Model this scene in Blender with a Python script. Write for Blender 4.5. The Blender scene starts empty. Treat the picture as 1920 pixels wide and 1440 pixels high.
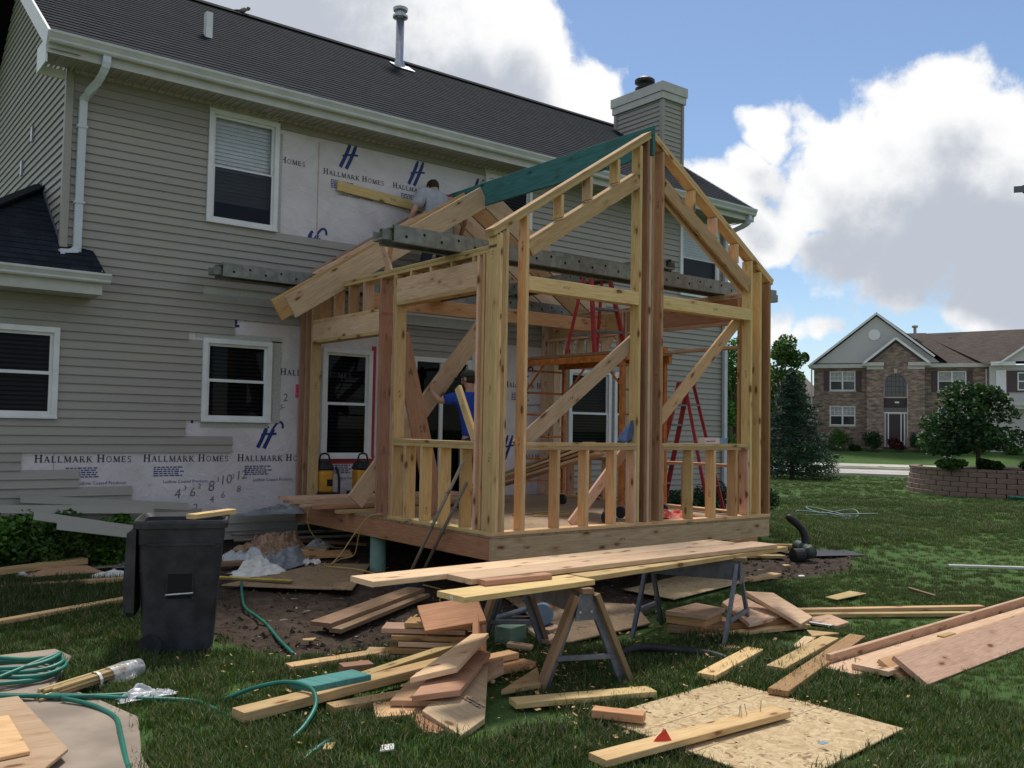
import bpy, bmesh, math, random
import numpy as np
from mathutils import Vector, Matrix, noise
R = math.radians
random.seed(7)
sc = bpy.context.scene
COL = sc.collection

# ------------------------------------------------------------------ camera
YAW, PITCH, ROLL = 0.662, 0.049, 0.018
CAMLOC = Vector((-5.41, -7.224, 1.043))
fwd = Vector((math.sin(YAW)*math.cos(PITCH), math.cos(YAW)*math.cos(PITCH), math.sin(PITCH)))
r0 = Vector((math.cos(YAW), -math.sin(YAW), 0)); u0 = r0.cross(fwd)
rv = r0*math.cos(ROLL) + u0*math.sin(ROLL); uv = -r0*math.sin(ROLL) + u0*math.cos(ROLL)
cam = bpy.data.cameras.new('camera'); camo = bpy.data.objects.new('camera', cam); COL.objects.link(camo)
m = Matrix((rv, uv, -fwd)).transposed().to_4x4(); m.translation = CAMLOC
camo.matrix_world = m
cam.sensor_width = 36; cam.lens = 36*1732.6/1920
cam.clip_start = .05; cam.clip_end = 2000
sc.camera = camo
sc.render.resolution_x, sc.render.resolution_y = 1024, 768

# ------------------------------------------------------------------ light, sky, exposure
SUN_AZ, SUN_EL = R(38), R(62)       # azimuth from +Y towards +X
sdir = Vector((math.sin(SUN_AZ)*math.cos(SUN_EL), math.cos(SUN_AZ)*math.cos(SUN_EL), math.sin(SUN_EL)))
sun = bpy.data.lights.new('sun', 'SUN'); sun.energy = 3.5; sun.angle = R(10); sun.color = (1, .94, .84)
suno = bpy.data.objects.new('sun', sun); COL.objects.link(suno)
suno.rotation_euler = sdir.to_track_quat('Z', 'Y').to_euler(); suno.location = (0, 0, 30)
sc.view_settings.view_transform = 'Standard'; sc.view_settings.look = 'None'
sc.view_settings.gamma = 1; sc.view_settings.exposure = 0.0
try: sc.view_settings.use_curve_mapping = False
except Exception: pass

world = bpy.data.worlds.new('World'); sc.world = world; world.use_nodes = True
def NT(tree):
    class T: pass
    t = T(); t.t = tree
    def n(kind, **kw):
        nd = tree.nodes.new(kind)
        for k, v in kw.items():
            if k in nd.bl_rna.properties.keys(): setattr(nd, k, v)
            else: nd.inputs[k].default_value = v
        return nd
    def l(a, b): tree.links.new(a, b)
    def math_(op, a, b=None, c=None, clamp=False):
        nd = tree.nodes.new('ShaderNodeMath'); nd.operation = op; nd.use_clamp = clamp
        for i, s in enumerate((a, b, c)):
            if s is None: continue
            if isinstance(s, (int, float)): nd.inputs[i].default_value = s
            else: tree.links.new(s, nd.inputs[i])
        return nd.outputs[0]
    def vm(op, a, b=None, scale=None):
        nd = tree.nodes.new('ShaderNodeVectorMath'); nd.operation = op
        for i, s in enumerate((a, b)):
            if s is None: continue
            if isinstance(s, (tuple, list, Vector)): nd.inputs[i].default_value = tuple(s)
            else: tree.links.new(s, nd.inputs[i])
        if scale is not None: nd.inputs['Scale'].default_value = scale
        return nd
    def sstep(x, a, b, lo=0., hi=1.):
        nd = tree.nodes.new('ShaderNodeMapRange'); nd.interpolation_type = 'SMOOTHSTEP'
        tree.links.new(x, nd.inputs[0])
        for i, v in zip((1, 2, 3, 4), (a, b, lo, hi)): nd.inputs[i].default_value = v
        return nd.outputs[0]
    def mix(f, a, b, blend='MIX'):
        nd = tree.nodes.new('ShaderNodeMix'); nd.data_type = 'RGBA'; nd.blend_type = blend
        for k, s in ((0, f), (6, a), (7, b)):
            if isinstance(s, (int, float)): nd.inputs[k].default_value = s
            elif isinstance(s, (tuple, list)): nd.inputs[k].default_value = (*s, 1) if len(s) == 3 else s
            else: tree.links.new(s, nd.inputs[k])
        return nd.outputs[2]
    def mixf(f, a, b):
        return math_('ADD', math_('MULTIPLY', a, math_('SUBTRACT', 1.0, f)), math_('MULTIPLY', b, f))
    t.n, t.l, t.m, t.vm, t.ss, t.mix = n, l, math_, vm, sstep, mix
    return t

wt = world.node_tree; wt.nodes.clear(); W = NT(wt)
# cloud density group: cumulus heaps at their compass bearings plus a scattered field all round the sky
cg = bpy.data.node_groups.new('cloud_density', 'ShaderNodeTree')
cg.interface.new_socket('Dir', in_out='INPUT', socket_type='NodeSocketVector')
cg.interface.new_socket('Density', in_out='OUTPUT', socket_type='NodeSocketFloat')
c = NT(cg); gi = c.n('NodeGroupInput'); go = c.n('NodeGroupOutput')
wn = c.n('ShaderNodeTexNoise', Scale=3.0, Detail=4.0, Roughness=.55); c.l(gi.outputs[0], wn.inputs['Vector'])
wv = c.vm('SCALE', c.vm('SUBTRACT', wn.outputs['Color'], (.5, .5, .5)).outputs[0], scale=.22)
warped = c.vm('ADD', gi.outputs[0], wv.outputs[0]).outputs[0]
CLOUDS = [  # bearing, radius, weight
    ((0.845, 0.471, 0.254), 0.170, 1.00),
    ((0.808, 0.524, 0.269), 0.130, 0.95),
    ((0.874, 0.418, 0.248), 0.170, 1.00),
    ((0.898, 0.376, 0.229), 0.170, 0.95),
    ((0.765, 0.562, 0.315), 0.050, 0.75),
    ((0.766, 0.602, 0.227), 0.100, 0.78),
    ((0.794, 0.570, 0.210), 0.090, 0.72),
    ((0.891, 0.422, 0.169), 0.140, 0.80),
    ((0.856, 0.483, 0.184), 0.130, 0.82),
    ((0.829, 0.525, 0.191), 0.090, 0.70),
    ((0.766, 0.582, 0.273), 0.060, 0.65),
    ((0.913, 0.383, 0.141), 0.120, 0.72),
    ((0.521, 0.766, 0.376), 0.200, 1.05),
    ((0.443, 0.805, 0.395), 0.220, 0.95),
    ((0.617, 0.710, 0.339), 0.120, 0.95),
    ((0.555, 0.723, 0.410), 0.130, 0.90),
    ((0.368, 0.819, 0.441), 0.300, 0.90),
    ((0.817, 0.567, 0.102), 0.060, 0.78),
    ((0.759, 0.624, 0.185), 0.080, 0.60),
    ((0.838, 0.537, 0.093), 0.055, 0.68),
    ((0.883, 0.454, 0.120), 0.070, 0.55),
]
acc = None
for d, r, w in CLOUDS:
    dist = c.vm('DISTANCE', warped, tuple(d)).outputs['Value']
    b = c.ss(dist, 0.0, r, w, 0.0)
    acc = b if acc is None else c.m('MAXIMUM', acc, b)
# scattered field elsewhere (behind and beside the view)
fieldn = c.n('ShaderNodeTexNoise', Scale=2.1, Detail=3.0, Roughness=.5); c.l(gi.outputs[0], fieldn.inputs['Vector'])
away = c.ss(c.vm('DOT_PRODUCT', gi.outputs[0], (0.723, 0.630, 0.281)).outputs['Value'], .72, .9, 1.0, 0.0)
acc = c.m('MAXIMUM', acc, c.m('MULTIPLY', c.ss(fieldn.outputs['Fac'], .40, .62), away))
fb = c.n('ShaderNodeTexNoise', Scale=9.0, Detail=9.0, Roughness=.58, Lacunarity=2.1); c.l(gi.outputs[0], fb.inputs['Vector'])
fb2 = c.n('ShaderNodeTexNoise', Scale=24.0, Detail=6.0, Roughness=.6); c.l(gi.outputs[0], fb2.inputs['Vector'])
dens = c.m('ADD', acc, c.m('MULTIPLY', c.m('SUBTRACT', fb.outputs['Fac'], .5), 1.15))
dens = c.m('ADD', dens, c.m('MULTIPLY', c.m('SUBTRACT', fb2.outputs['Fac'], .5), .28))
c.l(dens, go.inputs[0])
tc = W.n('ShaderNodeTexCoord'); dirn = W.vm('NORMALIZE', tc.outputs['Generated']).outputs[0]
def cden(vec):
    g = wt.nodes.new('ShaderNodeGroup'); g.node_tree = cg; wt.links.new(vec, g.inputs[0]); return g.outputs[0]
d0 = cden(dirn)
d1 = cden(W.vm('NORMALIZE', W.vm('ADD', dirn, (.035, .03, .075)).outputs[0]).outputs[0])   # a step towards the sun: thickness in front of it
mask = W.ss(d0, .34, .52)
thick = W.ss(d1, .41, .90)
sky = W.n('ShaderNodeTexSky', sky_type='NISHITA', sun_disc=False, sun_elevation=SUN_EL, sun_rotation=SUN_AZ,
          altitude=200, air_density=1.0, dust_density=.35, ozone_density=3.0)
bg1 = W.n('ShaderNodeBackground', Strength=.122); W.l(sky.outputs[0], bg1.inputs[0])
ccol = W.mix(thick, (1.0, 1.0, 1.0), (.53, .57, .645))
bg2 = W.n('ShaderNodeBackground', Strength=1.0); W.l(ccol, bg2.inputs[0])
ms = W.n('ShaderNodeMixShader'); W.l(mask, ms.inputs[0]); W.l(bg1.outputs[0], ms.inputs[1]); W.l(bg2.outputs[0], ms.inputs[2])
ow = W.n('ShaderNodeOutputWorld'); W.l(ms.outputs[0], ow.inputs[0])
try: world.cycles.sampling_method = 'MANUAL'; world.cycles.sample_map_resolution = 512
except Exception: pass
sc.cycles.max_bounces = 6; sc.cycles.diffuse_bounces = 3; sc.cycles.glossy_bounces = 3; sc.cycles.transparent_max_bounces = 8
sc.cycles.use_denoising = True

# ------------------------------------------------------------------ materials
MATS = {}
def newmat(name):
    mt = bpy.data.materials.new(name); mt.use_nodes = True; mt.node_tree.nodes.clear(); t = NT(mt.node_tree)
    out = t.n('ShaderNodeOutputMaterial'); p = t.n('ShaderNodeBsdfPrincipled'); t.l(p.outputs[0], out.inputs[0])
    MATS[name] = mt; return mt, t, p, out
def bump(t, p, h, strength=.3, dist=.01):
    b = t.n('ShaderNodeBump', Strength=strength, Distance=dist); t.l(h, b.inputs['Height']); t.l(b.outputs[0], p.inputs['Normal'])
def plain(name, col, rough=.6, var=.12, scale=8., bmp=0., metal=0., spec=.4, coord='Object'):
    mt, t, p, _ = newmat(name)
    tc = t.n('ShaderNodeTexCoord'); nz = t.n('ShaderNodeTexNoise', Scale=scale, Detail=6.0, Roughness=.6); t.l(tc.outputs[coord], nz.inputs['Vector'])
    lo = tuple(max(0, v*(1-var)) for v in col); hi = tuple(min(1, v*(1+var)) for v in col)
    t.l(t.mix(t.ss(nz.outputs['Fac'], .3, .7), lo, hi), p.inputs['Base Color'])
    p.inputs['Roughness'].default_value = rough; p.inputs['Metallic'].default_value = metal; p.inputs['Specular IOR Level'].default_value = spec
    if bmp: bump(t, p, nz.outputs['Fac'], bmp, .01)
    return mt
def film(name, col, tr):
    mt, t, p, out = newmat(name)
    tc = t.n('ShaderNodeTexCoord'); nz = t.n('ShaderNodeTexNoise', Scale=9., Detail=5., Distortion=1.5); t.l(tc.outputs['Object'], nz.inputs['Vector'])
    p.inputs['Base Color'].default_value = (*col, 1); p.inputs['Roughness'].default_value = .22; bump(t, p, nz.outputs['Fac'], .6, .02)
    tb = t.n('ShaderNodeBsdfTransparent'); mx = t.n('ShaderNodeMixShader'); t.l(t.m('MULTIPLY', t.ss(nz.outputs['Fac'], .3, .6, 1.2, .5), tr, clamp=True), mx.inputs[0]); t.l(p.outputs[0], mx.inputs[1]); t.l(tb.outputs[0], mx.inputs[2]); t.l(mx.outputs[0], out.inputs[0])
def wood(name, a, b, knot=(.16, .075, .03), kn=1.0, grain=.5, rough=.75):
    """lumber: long axis is local X; growth bands, fine grain, knots, each board a little different"""
    mt, t, p, _ = newmat(name)
    tc = t.n('ShaderNodeTexCoord'); oi = t.n('ShaderNodeObjectInfo')
    off = t.n('ShaderNodeCombineXYZ'); t.l(t.m('MULTIPLY', oi.outputs['Random'], 37.), off.inputs[0]); t.l(t.m('MULTIPLY', oi.outputs['Random'], 11.), off.inputs[1]); t.l(t.m('MULTIPLY', oi.outputs['Random'], 23.), off.inputs[2])
    v = t.vm('ADD', tc.outputs['Object'], off.outputs[0]).outputs[0]
    vs = t.vm('MULTIPLY', v, (.55, 9., 9.)).outputs[0]
    n1 = t.n('ShaderNodeTexNoise', Scale=1.0, Detail=3.0, Roughness=.5, Distortion=.6); t.l(vs, n1.inputs['Vector'])
    rings = t.m('FRACT', t.m('MULTIPLY', n1.outputs['Fac'], 9.))
    rings = t.ss(t.m('ABSOLUTE', t.m('SUBTRACT', rings, .5)), .05, .5)
    vf = t.vm('MULTIPLY', v, (6., 160., 160.)).outputs[0]
    n2 = t.n('ShaderNodeTexNoise', Scale=1.0, Detail=4.0, Roughness=.6); t.l(vf, n2.inputs['Vector'])
    vk = t.vm('MULTIPLY', v, (3.0, 7.5, 7.5)).outputs[0]
    vo = t.n('ShaderNodeTexVoronoi', Scale=1.0, Randomness=1.0); t.l(vk, vo.inputs['Vector'])
    wkn = t.n('ShaderNodeTexNoise', Scale=18., Detail=2.); t.l(v, wkn.inputs['Vector'])
    kd = t.m('ADD', vo.outputs['Distance'], t.m('MULTIPLY', t.m('SUBTRACT', wkn.outputs['Fac'], .5), .12))
    kmask = t.m('MULTIPLY', t.ss(kd, .09, .18, 1.0, 0.0), kn)
    halo = t.m('MULTIPLY', t.ss(kd, .10, .36, 1.0, 0.0), .45*kn)
    base = t.mix(t.m('MULTIPLY', rings, grain), a, b)
    base = t.mix(t.ss(n2.outputs['Fac'], .35, .75), base, t.mix(1.0, base, (.74, .68, .6), 'MULTIPLY'))
    tint = t.n('ShaderNodeHueSaturation'); t.l(base, tint.inputs['Color'])
    wnz = t.n('ShaderNodeTexWhiteNoise'); wnz.noise_dimensions = '1D'; t.l(t.m('MULTIPLY', oi.outputs['Random'], 91.), wnz.inputs['W'])
    t.l(t.m('ADD', t.m('MULTIPLY', wnz.outputs['Value'], .50), .72), tint.inputs['Value'])
    t.l(t.m('ADD', t.m('MULTIPLY', oi.outputs['Random'], .030), .485), tint.inputs['Hue'])
    big = t.n('ShaderNodeTexNoise', Scale=2.2, Detail=5.); t.l(v, big.inputs['Vector'])
    col = t.mix(t.m('MULTIPLY', t.ss(big.outputs['Fac'], .55, .75), .35), tint.outputs[0], t.mix(1.0, tint.outputs[0], (.62, .56, .5), 'MULTIPLY'))
    col = t.mix(halo, col, t.mix(1.0, col, (.62, .46, .36), 'MULTIPLY'))
    col = t.mix(kmask, col, knot)
    sx = t.n('ShaderNodeSeparateXYZ'); t.l(tc.outputs['Object'], sx.inputs[0])
    xs = t.m('ADD', t.m('MULTIPLY', sx.outputs[0], 1.5), t.m('MULTIPLY', oi.outputs['Random'], 7.))
    wn2 = t.n('ShaderNodeTexWhiteNoise'); wn2.noise_dimensions = '1D'; t.l(t.m('ADD', t.m('FLOOR', xs), t.m('MULTIPLY', oi.outputs['Random'], 31.)), wn2.inputs['W'])
    ink = t.n('ShaderNodeTexNoise', Scale=95., Detail=1.); t.l(v, ink.inputs['Vector'])
    band = t.m('LESS_THAN', t.m('ADD', t.m('ABSOLUTE', sx.outputs[1]), t.m('ABSOLUTE', sx.outputs[2])), .036)
    stamp = t.m('MULTIPLY', t.m('MULTIPLY', t.m('LESS_THAN', t.m('FRACT', xs), .14), t.m('GREATER_THAN', wn2.outputs['Value'], .62)), t.m('MULTIPLY', band, t.m('GREATER_THAN', ink.outputs['Fac'], .53)))
    col = t.mix(t.m('MULTIPLY', stamp, .75), col, (.06, .035, .03))
    t.l(col, p.inputs['Base Color']); p.inputs['Roughness'].default_value = rough; p.inputs['Specular IOR Level'].default_value = .25
    bump(t, p, t.m('ADD', n2.outputs['Fac'], t.m('MULTIPLY', rings, .4)), .18, .004)
    return mt
wood('pale_spruce', (.66, .465, .235), (.56, .355, .155), kn=.95)
wood('pink_fir', (.68, .475, .325), (.57, .36, .22), kn=1.0)
wood('red_fir', (.45, .26, .165), (.35, .18, .11), kn=.8)
wood('orange_fir', (.52, .30, .15), (.42, .22, .10), kn=.9)
wood('brown_old_wood', (.30, .20, .12), (.20, .125, .07), kn=.8)
wood('grey_old_wood', (.27, .24, .20), (.19, .165, .135), kn=.7)
wood('teal_coated_lumber', (.07, .235, .235), (.045, .175, .18), knot=(.02, .05, .05), grain=.8)
def osb(name, a, b, c2, edge=None):
    mt, t, p, _ = newmat(name)
    tc = t.n('ShaderNodeTexCoord')
    mp1 = t.vm('MULTIPLY', tc.outputs['Object'], (9., 30., 9.)).outputs[0]
    rn = t.n('ShaderNodeTexNoise', Scale=5., Detail=2.); t.l(tc.outputs['Object'], rn.inputs['Vector'])
    dv = t.vm('ADD', mp1, t.vm('SCALE', rn.outputs['Color'], scale=9.).outputs[0]).outputs[0]
    v1 = t.n('ShaderNodeTexVoronoi', Scale=1.0); t.l(dv, v1.inputs['Vector'])
    mp2 = t.vm('MULTIPLY', tc.outputs['Object'], (34., 8., 9.)).outputs[0]
    dv2 = t.vm('ADD', mp2, t.vm('SCALE', rn.outputs['Color'], scale=12.).outputs[0]).outputs[0]
    v2 = t.n('ShaderNodeTexVoronoi', Scale=1.0); t.l(dv2, v2.inputs['Vector'])
    s1 = t.n('ShaderNodeSeparateColor'); t.l(v1.outputs['Color'], s1.inputs[0]); s2 = t.n('ShaderNodeSeparateColor'); t.l(v2.outputs['Color'], s2.inputs[0])
    sel = t.ss(s2.outputs[1], .45, .55)
    f = t.m('ADD', t.m('MULTIPLY', s1.outputs[0], t.m('SUBTRACT', 1., sel)), t.m('MULTIPLY', s2.outputs[0], sel))
    colr = t.mix(f, a, b); colr = t.mix(t.ss(t.m('MULTIPLY', s1.outputs[2], s2.outputs[2]), .55, .8), colr, c2)
    gr = t.n('ShaderNodeTexNoise', Scale=1.6, Detail=6.); t.l(tc.outputs['Object'], gr.inputs['Vector'])
    colr = t.mix(t.m('MULTIPLY', t.ss(gr.outputs['Fac'], .5, .75), .4), colr, t.mix(1., colr, (.6, .55, .5), 'MULTIPLY'))
    t.l(colr, p.inputs['Base Color']); p.inputs['Roughness'].default_value = .7
    bump(t, p, f, .25, .004); return mt
osb('strand_board', (.57, .44, .25), (.40, .275, .13), (.23, .13, .055))
osb('muddy_strand_board', (.36, .25, .145), (.27, .175, .095), (.13, .085, .05))
# vinyl siding, roof shingles, wraps ...
def siding_mat(name, col):
    mt, t, p, _ = newmat(name)
    tc = t.n('ShaderNodeTexCoord'); oi = t.n('ShaderNodeObjectInfo')
    v = t.vm('MULTIPLY', tc.outputs['Object'], (3., 60., 60.)).outputs[0]
    n1 = t.n('ShaderNodeTexNoise', Scale=1., Detail=4.); t.l(v, n1.inputs['Vector'])
    n2 = t.n('ShaderNodeTexNoise', Scale=1.3, Detail=6., Roughness=.65); t.l(tc.outputs['Object'], n2.inputs['Vector'])
    cA = tuple(v*.93 for v in col); cB = tuple(min(1, v*1.07) for v in col)
    colr = t.mix(n1.outputs['Fac'], cA, cB); colr = t.mix(t.m('MULTIPLY', t.ss(n2.outputs['Fac'], .48, .75), .28), colr, tuple(v*.62 for v in col))
    hs = t.n('ShaderNodeHueSaturation'); t.l(colr, hs.inputs['Color']); t.l(t.m('ADD', t.m('MULTIPLY', oi.outputs['Random'], .10), .95), hs.inputs['Value'])
    t.l(hs.outputs[0], p.inputs['Base Color']); p.inputs['Roughness'].default_value = .5; p.inputs['Specular IOR Level'].default_value = .35
    bump(t, p, n1.outputs['Fac'], .12, .003); return mt
siding_mat('taupe_siding', (.325, .305, .270)); siding_mat('pale_siding_offcut', (.33, .32, .27)); siding_mat('white_gable_siding', (.46, .46, .44))
def shingle_mat(name, a, b, cell=(.16, .14)):
    mt, t, p, _ = newmat(name)
    tc = t.n('ShaderNodeTexCoord')
    br = t.n('ShaderNodeTexBrick'); br.offset = .37; br.squash = 1.3; br.squash_frequency = 3
    for k, vv in (('Scale', 1.), ('Mortar Size', .004), ('Mortar Smooth', .2), ('Brick Width', cell[0]), ('Row Height', cell[1]), ('Bias', 0.)): br.inputs[k].default_value = vv
    br.inputs['Color1'].default_value = (*a, 1); br.inputs['Color2'].default_value = (*b, 1); br.inputs['Mortar'].default_value = (*(v*.4 for v in a), 1)
    t.l(tc.outputs['UV'], br.inputs['Vector'])
    gr = t.n('ShaderNodeTexNoise', Scale=160., Detail=3.); t.l(tc.outputs['UV'], gr.inputs['Vector'])
    lg = t.n('ShaderNodeTexNoise', Scale=.7, Detail=5.); t.l(tc.outputs['UV'], lg.inputs['Vector'])
    colr = t.mix(1., br.outputs['Color'], t.mix(gr.outputs['Fac'], (.7, .7, .7), (1.25, 1.25, 1.25)), 'MULTIPLY')
    colr = t.mix(1., colr, t.mix(lg.outputs['Fac'], (.8, .8, .82), (1.18, 1.17, 1.15)), 'MULTIPLY')
    t.l(colr, p.inputs['Base Color']); p.inputs['Roughness'].default_value = .95; p.inputs['Specular IOR Level'].default_value = .12
    bump(t, p, t.m('ADD', br.outputs['Fac'], t.m('MULTIPLY', gr.outputs['Fac'], -.5)), -.4, .006); return mt
shingle_mat('charcoal_shingles', (.023, .027, .037), (.012, .015, .022)); shingle_mat('brown_shingles', (.115, .092, .08), (.078, .062, .054), (.3, .14))
def wrap_mat():
    mt, t, p, _ = newmat('house_wrap_sheet')
    tc = t.n('ShaderNodeTexCoord')
    n1 = t.n('ShaderNodeTexNoise', Scale=1.4, Detail=7., Roughness=.6, Distortion=.8); t.l(tc.outputs['Object'], n1.inputs['Vector'])
    n2 = t.n('ShaderNodeTexNoise', Scale=5., Detail=5., Distortion=2.); t.l(tc.outputs['Object'], n2.inputs['Vector'])
    wv = t.n('ShaderNodeTexWave', Scale=2.3, Distortion=9., Detail=3.); wv.bands_direction = 'DIAGONAL'; t.l(tc.outputs['Object'], wv.inputs['Vector'])
    colr = t.mix(t.ss(n1.outputs['Fac'], .35, .7), (.68, .635, .655), (.57, .52, .525))
    st = t.n('ShaderNodeTexNoise', Scale=7., Detail=8., Roughness=.75); t.l(t.vm('MULTIPLY', tc.outputs['Object'], (1., 1., .6)).outputs[0], st.inputs['Vector'])
    colr = t.mix(t.m('MULTIPLY', t.ss(st.outputs['Fac'], .58, .72), .3), colr, (.33, .28, .26))
    t.l(colr, p.inputs['Base Color']); p.inputs['Roughness'].default_value = .5; p.inputs['Specular IOR Level'].default_value = .3
    cr = t.n('ShaderNodeTexNoise', Scale=1.9, Detail=3., Distortion=1.2); t.l(t.vm('MULTIPLY', tc.outputs['Object'], (1., 1., 1.7)).outputs[0], cr.inputs['Vector'])
    crease = t.m('POWER', t.m('SUBTRACT', 1., t.m('ABSOLUTE', t.m('MULTIPLY', t.m('SUBTRACT', cr.outputs['Fac'], .5), 4.))), 10.)
    bump(t, p, t.m('ADD', t.m('ADD', t.m('MULTIPLY', n2.outputs['Fac'], .8), t.m('MULTIPLY', wv.outputs['Fac'], .3)), t.m('MULTIPLY', crease, .35)), .32, .03)
wrap_mat()
plain('white_vinyl', (.70, .71, .71), .4, .06, 5.); plain('cream_trim', (.47, .47, .43), .5, .08, 5.); plain('white_gutter', (.50, .52, .50), .35, .08, 4.)
plain('soffit_vinyl', (.44, .43, .38), .55, .07, 6.); plain('grey_downspout', (.52, .56, .60), .35, .06, 5.)
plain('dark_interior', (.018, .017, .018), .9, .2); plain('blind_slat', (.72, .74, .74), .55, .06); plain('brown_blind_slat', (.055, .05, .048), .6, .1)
plain('insect_screen', (.020, .024, .034), .6, .1); plain('blue_ink', (.012, .03, .17), .55, .15); plain('grey_ink', (.045, .045, .065), .6, .15); plain('pencil', (.17, .16, .16), .8, .2)
plain('chalk_red', (.50, .33, .31), .8, .3, 9.); plain('red_tape', (.38, .03, .035), .5, .1); plain('flashing_tape', (.42, .43, .39), .55, .25, 60., .5); plain('pink_flag', (.75, .08, .22), .6, .1)
plain('black_plastic', (.021, .021, .024), .55, .35, 14., .15, 0, .3); plain('bin_plastic', (.026, .026, .031), .55, .6, 5., .2); plain('steel', (.55, .56, .58), .3, .1, 8., 0, .9)
plain('galvanised', (.42, .43, .45), .35, .15, 8., 0, .8); plain('grey_aluminium', (.20, .205, .185), .5, .25, 11., .1, .35); plain('grey_painted_steel', (.135, .15, .175), .5, .25, 12., .15, .2)
plain('hole_black', (.01, .01, .01), .9, 0); plain('ladder_red', (.36, .030, .035), .5, .2, 10.); plain('scaffold_orange', (.43, .145, .028), .55, .3, 12., .1); plain('tool_yellow', (.52, .25, .02), .45, .15)
plain('concrete', (.29, .235, .185), .85, .22, 2.5, .3, coord='Object'); plain('road_concrete', (.42, .40, .37), .9, .15, .6); plain('kerb_concrete', (.46, .43, .38), .9, .15, 1.)
plain('hose_pale', (.16, .24, .22), .5, .15); plain('hose_green', (.014, .16, .115), .4, .2, 6.); plain('cord_yellow', (.50, .34, .12), .5, .1); plain('cord_grey', (.2, .17, .14), .6, .1)
film('clear_plastic', (.62, .64, .66), .35); film('sleeve_film', (.66, .68, .70), .6); plain('grey_tarp', (.23, .245, .27), .4, .25, 6., .4); plain('white_paper', (.68, .67, .62), .7, .15, 9., .3)
plain('insulation', (.30, .19, .125), .95, .45, 22., 1.); plain('pier_green', (.16, .27, .22), .8, .15, 5., .1); plain('skin', (.48, .27, .19), .55, .1, 12.)
plain('grey_shirt', (.36, .37, .40), .85, .12, 10., .3); plain('blue_shirt', (.012, .055, .36), .85, .12, 8., .3); plain('jeans', (.03, .04, .07), .9, .3, 14., .3); plain('cap_green', (.045, .05, .04), .85, .2); plain('hair_brown', (.03, .02, .014), .8, .4, 60., .6); plain('boot', (.04, .03, .02), .8, .2)
plain('flag_red', (.75, .06, .02), .55, .1); plain('blue_cloth', (.10, .15, .28), .8, .2, 12., .3); plain('red_bag', (.55, .07, .04), .6, .2, 8., .3); plain('box_white', (.62, .50, .48), .7, .1); plain('box_blue', (.18, .26, .36), .7, .1)
plain('bark', (.10, .08, .06), .95, .35, 20., .6); plain('block_wall', (.21, .145, .115), .95, .25, 9., .6); plain('yellow_level', (.62, .45, .04), .4, .15); plain('brick_shade_door', (.045, .028, .03), .6, .1); plain('plum_shutter', (.075, .05, .055), .7, .1)
plain('soil', (.055, .040, .030), .97, .45, 9., .8); plain('stone_trim', (.42, .38, .33), .9, .1); plain('lilac_panel', (.34, .28, .27), .8, .1, 2.); plain('green_block', (.22, .33, .25), .8, .1)
plain('dark_glass_far', (.03, .035, .04), .08, .2, 3., 0, 0, .6); plain('far_curtain', (.36, .37, .36), .7, .2, 6.); plain('pipe_green', (.05, .075, .065), .5, .2)
def brickmat():
    mt, t, p, _ = newmat('mixed_brick')
    tc = t.n('ShaderNodeTexCoord'); br = t.n('ShaderNodeTexBrick')
    for k, vv in (('Scale', 1.), ('Mortar Size', .006), ('Mortar Smooth', .3), ('Brick Width', .22), ('Row Height', .075), ('Bias', -.1)): br.inputs[k].default_value = vv
    br.inputs['Color1'].default_value = (.26, .185, .14, 1); br.inputs['Color2'].default_value = (.13, .10, .085, 1); br.inputs['Mortar'].default_value = (.30, .27, .24, 1)
    t.l(tc.outputs['UV'], br.inputs['Vector'])
    nz = t.n('ShaderNodeTexNoise', Scale=2.2, Detail=4.); t.l(t.vm('MULTIPLY', tc.outputs['UV'], (1., 3., 1.)).outputs[0], nz.inputs['Vector'])
    t.l(t.mix(1., br.outputs['Color'], t.mix(t.ss(nz.outputs['Fac'], .3, .7), (.6, .58, .6), (1.45, 1.4, 1.35)), 'MULTIPLY'), p.inputs['Base Color']); p.inputs['Roughness'].default_value = .9
    bump(t, p, br.outputs['Fac'], -.4, .006)
brickmat()
def glass_mat(name='window_glass', tint=(.42, .46, .5), ior=1.2):
    mt = bpy.data.materials.new(name); mt.use_nodes = True; mt.node_tree.nodes.clear(); t = NT(mt.node_tree); MATS[name] = mt
    out = t.n('ShaderNodeOutputMaterial'); tr = t.n('ShaderNodeBsdfTransparent'); tr.inputs[0].default_value = (*tint, 1)
    gl = t.n('ShaderNodeBsdfGlossy', Roughness=.02); gl.inputs[0].default_value = (.9, .92, .95, 1)
    lw = t.n('ShaderNodeFresnel', IOR=ior); mx = t.n('ShaderNodeMixShader'); t.l(lw.outputs[0], mx.inputs[0]); t.l(tr.outputs[0], mx.inputs[1]); t.l(gl.outputs[0], mx.inputs[2]); t.l(mx.outputs[0], out.inputs[0])
glass_mat(); glass_mat('clear_window_glass', (.9, .92, .94), 1.3)
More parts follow.
